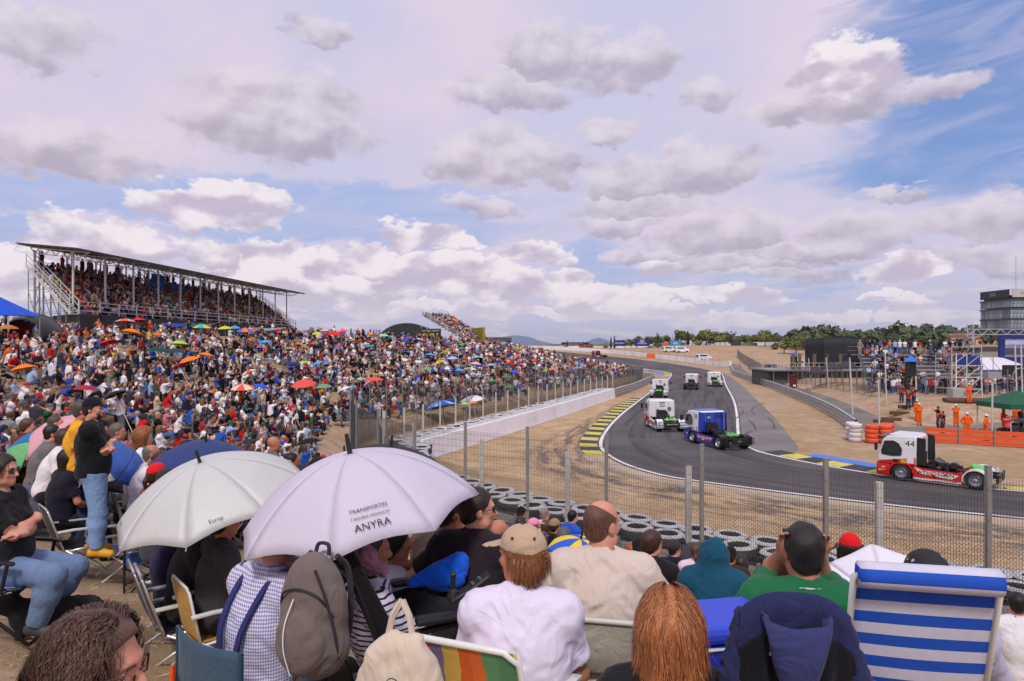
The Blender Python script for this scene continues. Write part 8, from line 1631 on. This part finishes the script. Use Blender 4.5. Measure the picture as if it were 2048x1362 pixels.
hero(742, 1050, 3.62, 'person in white shirt with dark wavy stripes reclining in the wheelchair', 68, h=.011, hair='short', hcol=(60, 50, 46), shirt_m=STRP, sleeve='long', trousers=(96, 82, 76), skin='tan', lean=-26, curve=20, arms='lap', head=(0, -4, 0), sit='chair', legs=[(.12, .55, .30), (-.11, .52, .30)])
f = Field((-.25, -.2, -.2), (.25, .2, .2), .011); f.ell((0, 0, .01), (.085, .06, .055), None, .02); f.cone((-.08, 0, -.02), (.11, .03, -.06), .035, .03, .03); f.cone((-.03, -.04, 0), (.05, -.03, -.12), .03, .02, .03); f.wrinkle(.014, 95, 2); V_, F_, _ = f.net()
sf = link('scarf', mesh('scarf', V_, F_, cloth((172, 122, 140)), smooth=True), None, tuple(PX(724, 1112, 3.42)), (0, 0, R(-30))); tag(sf, 'crumpled pink scarf at the neck of the wheelchair user', 'scarf')
f = Field((-.3, -.25, -.25), (.3, .25, .2), .012); f.cone((-.15, 0, -.06), (.11, .02, .02), .030, .058, .06); f.ell((.03, 0, -.05), (.12, .07, .075), None, .04); f.wrinkle(.007, 75, 6); V_, F_, _ = f.net()
bb = link('blue_jacket', mesh('blue_jacket', V_, F_, cloth((30, 96, 214)), smooth=True), None, tuple(PX(880, 1138, 3.7)), (0, 0, R(15))); tag(bb, 'bright blue jacket bundled on the armrest behind the joystick', 'jacket')
hero(790, 1045, 4.25, 'person with wristwatch raising a hand below the white umbrella', 55, h=.013, hair='thick', hcol=(40, 34, 32), shirt=(206, 202, 226), sleeve='short', arms='chin', lean=2)
o = hero(905, 985, 4.35, 'person in sand coloured t-shirt behind the white umbrella edge', 40, h=.012, hair='short', hcol=(44, 36, 32), shirt=(170, 148, 132), skin='tan', fat=1.2, lean=12, curve=16, arms='eat', head=(-25, -5, 0)); under(o, camp_chair, label='dark camp chair with orange tab behind the sand-shirted person', fabric=cloth((40, 42, 46)), tube=blackm)
o = hero(956, 974, 4.0, 'person in black t-shirt and sunglasses looking right beside the white umbrella', 22, h=.0095, hair='short', hcol=(40, 30, 26), shirt=(44, 36, 42), skin='fair', fat=1.28, lean=4, curve=12, arms='rests', head=(-52, 0, 0), glasses='sun'); under(o, camp_chair, label='black camp chair holding the sunglassed person in black', fabric=cloth((44, 46, 50)), tube=blackm)
# ================ woman in white t-shirt, deck chair, tote bag
o = hero(1043, 1046, 2.95, 'person in white t-shirt and beige cap seen from behind', 4, h=.0085, fem=True, fat=1.30, hair='short', hcol=(130, 82, 52), shirt=(222, 212, 232), trousers_m=denim((52, 62, 104)), skin='tan', cap=True, capcol=(186, 160, 136), capdetail=True, head=(58, -2, 0), arms='lap', lean=2, curve=14, strand=dict(n=900, style='long', L=.085, width=.0022, conv=.4, zmax=.02))
FUNKY = stripes('funky_deck_print', [(206, 96, 46), (214, 108, 52), (96, 148, 104), (88, 140, 98), (206, 176, 84), (126, 110, 140), (214, 100, 46), (126, 110, 140), (206, 172, 80)], 2.1, 0, wob=.045, seq=[0, .10, .20, .32, .46, .58, .66, .76, .86])
tube_chair('deck chair with orange, green and yellow wavy print in the foreground', (-.06, 2.74, 4.50), 22, FUNKY, WHT, seat=.40, back=.56, w=.46, rec=20, r=.013)
m = MB()
tote = thing('tote_bag', 'cream cotton tote bag with a black cat drawing hanging from the wheelchair', 'bag', tuple(PX(800, 1385, 2.35)), R(-12))
f = Field((-.24, -.2, -.18), (.24, .2, .34), .014); f.cone((-.10, 0, -.06), (.10, 0, -.06), .10, .10, .03); f.ell((0, 0, .03), (.155, .075, .16), None, .03); f.cone((-.07, 0, .12), (-.02, 0, .19), .035, .02, .05); f.cone((.07, 0, .12), (.06, 0, .19), .035, .02, .05); f.wrinkle(.006, 38, 9); V_, F_, _ = f.net(); link('bag_body', mesh('bag_body', V_, F_, cloth((206, 190, 172)), smooth=True), tote)
for sd in (-1, 1): MB().tube([(sd * .05, 0, .16), (sd * .03, .01, .26), (0, .02, .31)], .012, 5).obj('strap', cloth((206, 190, 172)), tote)
# cat sketch: a scribbled body, head, eyes, tail
m = MB(); rr = random.Random(4)
for k in range(150):
    a = rr.uniform(0, 6.28); q = math.sqrt(rr.random()); x = .02 + .062 * q * math.cos(a); z = .0 + .045 * q * math.sin(a); L_ = rr.uniform(.010, .022); b_ = a + 1.4 + rr.uniform(-.4, .4); m.beam((x, -.0, z), (x + L_ * math.cos(b_), 0, z + L_ * math.sin(b_)), .0022, .002, (0, 1, 0))
for a in np.linspace(0, 6.28, 30): m.beam((.02 + .064 * math.cos(a), 0, .047 * math.sin(a)), (.02 + .064 * math.cos(a + .21), 0, .047 * math.sin(a + .21)), .003, .002, (0, 1, 0))
for a in np.linspace(0, 6.28, 16): m.beam((.01 + .022 * math.cos(a), 0, .055 + .022 * math.sin(a)), (.01 + .022 * math.cos(a + .4), 0, .055 + .022 * math.sin(a + .4)), .003, .002, (0, 1, 0))
for ex in (.055, .075):
    for a in np.linspace(0, 6.28, 9): m.beam((ex + .007 * math.cos(a), 0, .018 + .007 * math.sin(a)), (ex + .007 * math.cos(a + .7), 0, .018 + .007 * math.sin(a + .7)), .002, .002, (0, 1, 0))
m.tube([(-.04, 0, -.01), (-.07, 0, -.02), (-.085, 0, -.045), (-.08, 0, -.07)], .0025, 4); ct = m.obj('cat_drawing', INK, tote, (0, -.088, .02), rot=(R(8), 0, 0)); ct['kind'] = 'stuff'
# ================ bald man in beige, chair
o = hero(1205, 998, 3.55, 'person in beige long-sleeved top seen from behind, looking right', 12, h=.0085, hair='ring', hcol=(88, 60, 46), shirt=(206, 190, 178), sleeve='long', skin='fair', fat=1.42, beard=True, head=(-38, 0, 0), arms='rests', lean=2, curve=12, trousers=(90, 84, 72), wrinkle=.006); under(o, tube_chair, label='folding chair with grey green sling behind the person in beige', fabric=cloth((168, 162, 148)), tube=mat('chair_tube_cream', (.56, .54, .49), .45, 0, .08), back=.46, rec=10, gap=.40, r=.014, w=.54)
# ================ auburn woman
o = hero(1338, 1177, 2.42, 'person in black t-shirt seen from behind at the bottom centre', 6, h=.0085, fem=True, fat=1.12, hair='bob', hcol=(166, 104, 64), shirt=(34, 33, 38), skin='fair', arms='lap', lean=2, curve=12, strand=dict(n=11000, style='long', L=.30, width=.0015, seg=10, conv=.25, flick=.06, vol=.012, zend=-.135, curl=.004)); under(o, tube_chair, label='lilac grey folding chair holding the person in the black t-shirt at bottom centre', fabric=cloth((170, 168, 206)), tube=WHT, back=.40, rec=8)
text_o = text('lettering', 'NEW NEW', .022, mat('white_print', (.6, .6, .6), .7), o, (0, -.153, J_['nk'][2]), (R(90), 0, 0)); LETTERS.append(text_o)
# ================ cool boxes
def cooler(label, p, rz, sc, body, lid, handle=True):
    t = thing('cool_box', label, 'cool box', p, rz); t.scale = (sc,) * 3; MB().box((0, 0, .19), (.42, .30, .36), taper=1.04).obj('box_body', paint(body, rough=.5), t, bevel=.03); MB().box((0, 0, .405), (.44, .32, .07)).obj('lid', paint(lid, rough=.5), t, bevel=.025)
    MB().tube([(-.23, 0, .33), (-.235, -.17, .365), (.235, -.17, .365), (.23, 0, .33)], .012, 6).obj('handle', whitep, t); return t
cooler('bright blue cool box with white handle between black t-shirt and navy jacket', tuple(PX(1432, 1438, 2.8)), .2, 1.0, (30, 50, 170), (44, 70, 200)); cooler('white-lidded dark blue cool box under the striped lounger', tuple(PX(1742, 1500, 3.0)), .1, 1.0, (22, 44, 130), (222, 220, 226))
# ================ teal hooded person, green polo, navy jacket
def hooded():
    o = hero(1428, 1081, 6.1, 'person wrapped in a dark teal hooded towel seen from behind', 18, h=.016, hair='short', hcol=(60, 44, 36), shirt=(40, 140, 190), skin='fair', lean=8, curve=18, arms='lap')
    J = joints(seat=o['seat'], lean=8, curve=18); lo, hi = bounds(J, .3); f = Field(lo, hi, .016); p_torso(f, J, .05, SH); f.ell(hpt(J, 0, -.02, .02), (.125, .135, .15), None, .06); f.cone(hpt(J, 0, -.04, -.02), J['nk'] - V3(0, .03, .05), .11, .15, .08)
    for n in 'RL': f.cone(J['sh' + n], J['el' + n], .10, .10, .08); f.cone(J['el' + n], J['pel'] + V3(.12 if n == 'R' else -.12, .05, .1), .10, .12, .08)
    f.wrinkle(.008, 34, 12); f.plane(hpt(J, 0, .055, 0), J['HM'] @ V3(0, -1, .1), hpt(J, -.2, 0, -.14), hpt(J, .2, .3, .3)); f.plane(J['pel'] - V3(0, 0, .05), (0, 0, 1)); V_, F_, _ = f.net(); link('hooded_towel', mesh('hooded_towel', V_, F_, cloth((26, 76, 100)), smooth=True), o)
    under(o, camp_chair, label='camp chair beneath the teal hooded person', fabric=cloth((40, 44, 52)), tube=blackm)
hooded()
o = hero(1607, 1043, 3.02, 'person in green polo shirt raising a phone with both hands, from behind', 12, h=.0085, hair='short', hcol=(34, 28, 28), shirt=(34, 104, 66), skin='tan', fat=1.38, arms='cam', lean=4, curve=14, head=(4, 2, 0)); gp_ = o
J_ = joints(seat=o['seat'], arms='cam', lean=4, curve=14, fat=1.38, head=(4, 2, 0)); m = MB(); m.tube([tuple(J_['nk'] + V3(.088 * math.cos(a), .012 + .088 * math.sin(a), .035 + .02 * math.sin(a) * -1)) for a in np.linspace(0, 6.283, 19)[:-1]], .013, 6, closed=True); m.obj('collar', cloth((28, 92, 58)), o); m = MB(); m.tube([tuple(J_['nk'] + V3(.094 * math.cos(a), .012 + .094 * math.sin(a), .042 - .02 * math.sin(a))) for a in np.linspace(3.3, 6.1, 12)], .004, 5); m.obj('collar_piping', whitep, o)
under(o, tube_chair, label='white folding chair carrying the person in the green polo shirt', fabric=cloth((60, 64, 80)), tube=WHT, back=.42, rec=8)
ph = MB().box((0, 0, 0), (.075, .010, .15)).obj('mobile_phone', blackp, None, tuple(PX(1583, 1090, 3.16)), rot=(R(-8), 0, R(-8)), bevel=.006); tag(ph, 'black mobile phone held up by the person in green', 'phone')
# chair with navy jacket over its back
jc = tube_chair('folding chair hidden under the navy and black hooded jacket', tuple(PX(1555, 1362, 2.45)[:2]) + (PX(1555, 1205, 2.45)[2] - .90,), 10, cloth((60, 60, 66)), WHT, seat=.40, back=.40, w=.30, rec=8, arms=False); L_ = jc.location
def jacket():
    NV, BK = cloth((42, 46, 84)), cloth((24, 24, 30)); m = MB()
    def sheet(u, v):
        e = 2 * u - 1; w_ = .205 + .035 * min(1, v * 1.6); sh = .085 * abs(e) ** 3; q = abs(v - .12); zz = .50 - sh - max(0, v - .12) * .70 - max(0, .12 - v) * .6
        y = -.20 - .055 * min(1, max(0, (v - .04)) * 7) + (.06 if v < .12 else 0) * (1 - v / .12); f_ = min(1, max(0, v - .1) * 2.2); y += f_ * (.014 * math.sin(u * 21 + 2 * v) + .010 * math.sin(u * 37 + 5 * v) + .012 * math.sin(v * 13 + u * 6)); return (e * w_, y, zz)
    for k, (v0, v1) in enumerate(((0, .34), (.34, 1.0))): m.slot = k; m.grid(lambda u, v: sheet(u, v0 + (v1 - v0) * v), 46, 14 + 12 * k)
    t = m.obj('hooded_jacket', [NV, BK], None, (L_.x, L_.y - .04, L_.z + .615), smooth=True, solid=.012); t.scale = (.80,) * 3; t.rotation_euler = jc.rotation_euler; tag(t, 'navy and black hooded jacket draped over a chair back', 'jacket')
    for sd in (-1, 1):
        f = Field((-.36, -.4, -.2), (.36, .1, .6), .011); f.cone((sd * .19, -.20, .38), (sd * .25, -.22, .16), .044, .046, .02); f.cone((sd * .25, -.22, .16), (sd * .24, -.23, -.12), .046, .036, .02); f.wrinkle(.012, 75, 7 + sd); V_, F_, _ = f.net(); link('sleeve', mesh('sleeve', V_, F_, NV, smooth=True), t)
    m = MB(); m.grid(lambda u, v: ((.135 - .03 * v) * math.cos(math.pi * (1 - u)) * (1 + .0 * v), -.245 - .075 * math.sin(math.pi * u) ** .5 - .03 * math.sin(math.pi * v) - .008 * math.sin(u * 17 + v * 3) * math.sin(math.pi * u), .43 - (.04 + .25 * v) * math.sin(math.pi * u) ** .8 - .02 * v), 30, 8); m.obj('hood', cloth((56, 60, 104)), t, smooth=True, solid=.012)
    for sd in (-1, 1): MB().tube([(sd * .06, -.30, .34), (sd * .05, -.305, .2), (sd * .055, -.30, .1)], .003, 5).obj('drawstring', cloth((90, 94, 140)), t)
jacket()
# ================ striped lounger with its occupant
BW = stripes('blue_white_lounger', [(206, 204, 222), (34, 84, 190)], 10.6, 2, rough=.7, alpha=.93)
lc = tube_chair('reclining chair with broad blue and white stripes at the right', (1.63, 2.92, 4.53), 12, BW, WHT, seat=.38, back=.76, w=.50, rec=16, r=.014, slack=.02)
m = MB(); m.loft([[(x, -.385 + .05 * math.cos(a), 1.10 + .05 * math.sin(a)) for a in np.linspace(0, 6.283, 11)[:-1]] for x in (-.24, -.2, .2, .24)]); m.obj('head_roll', BW, lc, smooth=True)
o = hero(1852, 1096, 3.0, 'person in black patterned cap lying back in the striped recliner', 8, h=.013, hair='short', hcol=(60, 46, 40), shirt=(182, 182, 208), sleeve='long', skin='fair', cap=mat('spotted_black_cloth', (.02, .02, .022), .8, 0, 0), capcol=(30, 30, 34), fat=1.2, lean=-18, curve=16, arms='rests', hat='helmet')
hat = [c for c in o.children if c.name.startswith('cap')][0]
def spotted():
    m = bpy.data.materials['spotted_black_cloth']; t = m.node_tree; b = NB(t); p = t.nodes['Principled BSDF']; g = b.n('ShaderNodeTexCoord').outputs['Object']; v = b.n('ShaderNodeTexVoronoi'); b.put(v.inputs['Vector'], g); v.inputs['Scale'].default_value = 28; k = b.ss(v.outputs['Distance'], .34, .26); b.put(p.inputs['Base Color'], b.mix(b.m('MULTIPLY', k, b.m('GREATER_THAN', b.sep(v.outputs['Color'])[1], .45)), (.016, .016, .018), b.mix(.4, (.55, .5, .3), v.outputs['Color'])))
spotted()
big_umbrella('white umbrella held low in front of the striped recliner', PX(1775, 1215, 4.1), (-.25, -.88, .38), .38, .08, mat('white_brolly', s2l(220, 216, 230), .7, 0, .04, 3.0), n=8, shaft=.6)
# ================ people lower down the slope, near the fence
LOWS = [
 (1305, 1061, 6.7, 30, 'bareheaded person in black t-shirt left of the teal towel', dict(shirt=(34, 32, 36), hair='thick', hcol=(66, 42, 34), h=.015, head=(-30, 0, 0))),
 (1350, 1080, 10.6, 25, 'person in dark cap and navy t-shirt with red and yellow badge', dict(shirt=(30, 32, 50), hair='short', cap=True, capcol=(50, 52, 56), glasses='sun', head=(-40, 0, 0))),
 (1392, 1085, 10.2, 20, 'person in pale pink top just left of the teal towel', dict(shirt=(226, 200, 214), hair='pony', hcol=(84, 58, 42), fem=True)),
 (1461, 1091, 9.8, 25, 'person in black cap beside the teal towel', dict(shirt=(60, 44, 44), hair='short', cap=True, capcol=(30, 26, 28))),
 (1483, 1110, 10.0, 40, 'person in white t-shirt right of the teal towel', dict(shirt=(226, 214, 226), hair='long', hcol=(60, 40, 34), fem=True)),
 (1540, 1112, 8.6, 20, 'person in dark top half hidden behind the green polo', dict(shirt=(40, 40, 46), hair='short', hcol=(30, 26, 26))),
 (1128, 1054, 8.2, 12, 'person in grey tank top near the beige cap', dict(shirt=(150, 148, 156), hair='pony', hcol=(96, 92, 94), fem=True, sleeve='tank', tank=True, h=.014)),
 (1086, 1062, 10.6, 25, 'smaller person in grey cap below the pink cap', dict(shirt=(40, 40, 44), hair='short', cap=True, capcol=(88, 90, 96), s=.9)),
 (1068, 1035, 11.2, 60, 'person in pink cap near the fence', dict(shirt=(190, 90, 100), hair='long', hcol=(130, 84, 56), fem=True, cap=True, capcol=(232, 140, 176))),
 (1110, 1036, 11.6, 50, 'person in tan cap and black shirt near the fence', dict(shirt=(28, 28, 32), hair='short', cap=True, capcol=(150, 126, 96))),
 (1092, 1040, 11.9, 20, 'bareheaded person in grey top right of the pink cap', dict(shirt=(120, 116, 120), hair='thick', hcol=(110, 76, 52))),
 (1090, 1015, 13.2, 45, 'bareheaded person in cream top near the fence', dict(shirt=(214, 208, 200), hair='buzz', hcol=(130, 120, 116))),
 (1043, 1012, 13.4, 50, 'person in black cap and grey top near the fence', dict(shirt=(84, 88, 92), hair='short', cap=True, capcol=(26, 26, 30))),
 (1042, 1032, 11.4, 30, 'bareheaded person in slate top left of the pink cap', dict(shirt=(70, 76, 88), hair='short', hcol=(58, 42, 36))),
 (1146, 1020, 13.0, 60, 'person in blue jacket by the folding table', dict(shirt=(36, 84, 190), hair='short', hcol=(30, 28, 30))),
 (1264, 1085, 9.6, 20, 'bareheaded person in dark grey top close behind the person in beige', dict(shirt=(50, 50, 56), hair='thick', hcol=(150, 80, 44))),
 (1278, 1072, 9.2, 30, 'person in black cap left of the bareheaded one in black t-shirt', dict(shirt=(60, 60, 66), hair='short', cap=True, capcol=(34, 34, 38))),
 (1700, 1064, 6.0, 15, 'person in bright red cap right of the green polo', dict(shirt=(60, 60, 70), hair='long', hcol=(40, 28, 26), fem=True, cap=True, capcol=(214, 28, 36), h=.014)),
 (2034, 1183, 7.2, 25, 'person in white shirt at the right edge', dict(shirt=(222, 220, 224), hair='short', hcol=(38, 30, 28), fat=1.1)),
 (1120, 1092, 9.2, 30, 'small person in dusty red top low behind the grey cap', dict(shirt=(170, 60, 70), hair='thick', hcol=(40, 30, 28), s=.85)),
 (1010, 1062, 8.6, 35, 'person in sage green hood left of the beige cap', dict(shirt=(96, 132, 118), hair='short', hcol=(60, 50, 44), cap=True, capcol=(96, 132, 118), hat='bucket'))]
for px, py, d, hd, lb, kw in LOWS: kw = dict(dict(h=.018, arms='lap', lean=0, curve=16, trousers=random.choice([(70, 88, 124), (40, 42, 50), (96, 98, 104)]), skin=random.choice(['fair', 'tan'])), **kw); hero(px, py, d, lb, hd, **kw)
bdg = bpy.data.objects.new('tmp_none', None); bpy.data.objects.remove(bdg)
nv = [o_ for o_ in bpy.data.objects if o_.get('label', '').startswith('person in dark cap and navy')][0]; MB().box((0, 0, 0), (.16, .01, .14)).obj('badge', paint((38, 36, 60)), nv, (0, -.165, .78)); MB().lathe([(.03, 0), (.03, .006)], 10, (0, -.172, .80), (0, -1, 0)).obj('badge_sun', paint((236, 190, 50)), nv)
for sd in (-1, 1): MB().box((0, 0, 0), (.055, .008, .035)).obj('badge_mark', paint((206, 40, 50)), nv, (sd * .04, -.173, .795))
tb_ = thing('folding_table', 'tan folding table near the fence', 'table', (1.75, 14.2, gz(1.75, 14.2)), R(-35)); MB().box((0, 0, .7), (1.3, .75, .04)).obj('table_top', paint((186, 150, 116)), tb_, bevel=.01); [MB().tube([(a * .55, b * .3, .68), (a * .58, b * .3, .0)], .014, 6).obj('leg', steel, tb_) for a in (-1, 1) for b in (-1, 1)]
tb2_ = copy_tree(tb_); tb2_.location = (2.75, 12.6, gz(2.75, 12.6)); tag(tb2_, 'grey camping table with purple cloth and jars near the tyres', 'table'); MB().box((0, 0, .735), (.5, .4, .02)).obj('cloth', cloth((150, 80, 190)), tb2_); [MB().lathe([(.05, .72), (.055, .86), (.04, .9)], 10, (.35 + .12 * k, .1, 0)).obj('jar', glassm if k else paint((150, 150, 190)), tb2_) for k in range(2)]
cooler('turquoise and white cool box beside the tan table', (1.55, 12.0, gz(1.55, 12.0)), .4, 1.2, (214, 214, 206), (64, 190, 176)); tube_chair('small bare steel chair beside the turquoise cool box', (1.95, 11.9, gz(1.95, 11.9)), 30, cloth((90, 94, 100)), ALUT, arms=False)
big_umbrella('blue and yellow umbrella behind the person in beige', PX(1162, 1078, 7.6), (.15, -.2, 1), .36, .17, cloth((48, 96, 200)), n=8, m_alt=cloth((232, 196, 60))); big_umbrella('black umbrella low on the slope right of the dark-capped person', PX(1372, 1090, 11.2), (-.35, .1, 1), .62, .30, cloth((58, 58, 64)), n=8)
o = tube_chair('orange and black folding chair near the fence right of the towel', (3.55, 10.3, gz(3.55, 10.3)), 30, cloth((226, 104, 40)), blackm)
# ================ curly-haired woman nearest the camera
hero(196, 1228, 1.58, 'person with tortoiseshell glasses closest to the camera at bottom left', 86, s=.96, h=.0075, fem=True, fat=1.05, hair='long', hcol=(92, 68, 56), shirt=(60, 58, 64), skin='fair', glasses='clear', arms='lap', lean=0, curve=12, head=(0, -4, 0), strand=dict(n=12000, style='long', L=.24, width=.0012, seg=16, curl=.013, flick=.10, conv=.2, vol=.008, zend=-.20, hairline=.054, ymax=.052))
tube_chair('folding chair of the person nearest the camera', (-1.02, 1.46, gz(-1.0, 1.46)), 58, cloth((60, 62, 70)), WHT, seat=.38)
# ================ tents at the left of the ridge
ct_ = thing('blue_canopy', 'blue canopy tent at the left edge of the bank', 'tent', tuple(PX(10, 640, 44))); cz_ = gz(ct_.location.x, 44) - ct_.location.z
m = MB(); m.add([(-3, -1.5, .35), (1.35, -1.5, .25), (1.3, 1.5, .3), (-3, 1.5, .4), (-.8, 0, 1.7)], [(0, 1, 4), (1, 2, 4), (2, 3, 4), (3, 0, 4)]); m.obj('canopy', cloth((30, 84, 206)), ct_, solid=.03); m = MB(); [m.beam((a, b, cz_), (a, b, .3), .06) for a in (-2.9, 1.25) for b in (-1.4, 1.4)]; m.obj('frame', steel_light, ct_); m = MB(); m.add([(-3, -1.5, .35), (-1.2, -1.5, .3), (-1.2, -1.5, -.9), (-3, -1.5, -.9)], [(0, 1, 2, 3)]); m.obj('side_curtain', cloth((28, 76, 190)), ct_, solid=.02)
bt_ = thing('inflatable_tent', 'black dome tent with red inside and white lettering on the ridge', 'tent', tuple(PX(68, 640, 47))); z0 = gz(bt_.location.x, 47) - bt_.location.z
m = MB(); rings = []
for k, y in enumerate(np.linspace(-1.6, 1.6, 9)): rr_ = 1.75 * math.sqrt(max(.05, 1 - (y / 2.2) ** 2)); rings.append([(rr_ * math.cos(a) * 1.0, y, z0 + (rr_ * 1.15) * math.sin(a)) for a in np.linspace(0, math.pi, 15)])
m.loft(rings, closed=False, cap=False); m.obj('dome_skin', mat('dome_vinyl', (.03, .03, .03)), bt_, smooth=True, solid=.05); m = MB(); m.add([(1.25 * math.cos(a), -1.3, z0 + 1.35 * math.sin(a)) for a in np.linspace(0, math.pi, 13)], [tuple(range(13))]); m.obj('red_lining', cloth((120, 26, 34)), bt_); text_o = text('lettering', 'M', .8, paint((210, 210, 210)), bt_, (.9, -1.68, z0 + 1.6), (R(70), 0, 0)); LETTERS.append(text_o)
# awnings along the grandstand skirt
for i, (px, py, d, wd, col, lb) in enumerate(((352, 652, 62, 2.6, (28, 62, 160), 'deep blue awning at the foot of the grandstand'), (395, 652, 66, 3.2, (70, 76, 84), 'grey awning sheet beside the deep blue one'), (532, 660, 84, 4.0, (150, 152, 160), 'silver tarpaulin awning right of the purple umbrella'), (600, 664, 92, 3.0, (140, 104, 84), 'brown awning at the right end of the grandstand'))):
    t = thing('awning', lb, 'awning', tuple(PX(px, py, d))); m = MB(); m.grid(lambda u, v: ((u - .5) * wd, (v - .5) * 2, .35 * v - .12 * math.sin(math.pi * u)), 6, 3); m.obj('sheet', cloth(col), t, solid=.02); g0 = gz(t.location.x, d) - t.location.z; m = MB(); [m.beam((s_ * wd * .48, -.95, g0), (s_ * wd * .48, -.95, .02), .05) for s_ in (-1, 1)]; m.obj('posts', steel, t)
# ================ scattered litter and straw on the near ground
STRAW = mat('straw', s2l(196, 172, 128), .9, 0, .2, 20)
vs, fs = [], []
for k in range(2600):
    y = random.uniform(2.2, 11); x = random.uniform(-5.5, 1.5) * (.4 + y / 11); 
    z = gz(x, y) + .006; a = random.uniform(0, 6.28); L_ = random.uniform(.01, .05); w_ = random.uniform(.001, .003); dx, dy = math.cos(a), math.sin(a); n = len(vs)
    vs += [(x - dx * L_ - dy * w_, y - dy * L_ + dx * w_, z), (x + dx * L_ - dy * w_, y + dy * L_ + dx * w_, z + random.uniform(0, .012)), (x + dx * L_ + dy * w_, y + dy * L_ - dx * w_, z + .002), (x - dx * L_ + dy * w_, y - dy * L_ - dx * w_, z)]; fs.append((n, n + 1, n + 2, n + 3))
tag(link('straw', mesh('straw', vs, np.array(fs), STRAW)), 'dry straw and litter strewn over the near ground', 'straw', kind='stuff')
# convert every lettering curve to a mesh
dg = bpy.context.evaluated_depsgraph_get(); dg.update()
for o in [q for q in bpy.data.objects if q.type == 'FONT']:
    me_ = bpy.data.meshes.new_from_object(o.evaluated_get(dg)); n = link('tmp_text', me_, o.parent, o.location, o.rotation_euler.copy(), tuple(o.scale)); nm = o.name; bpy.data.objects.remove(o); n.name = nm
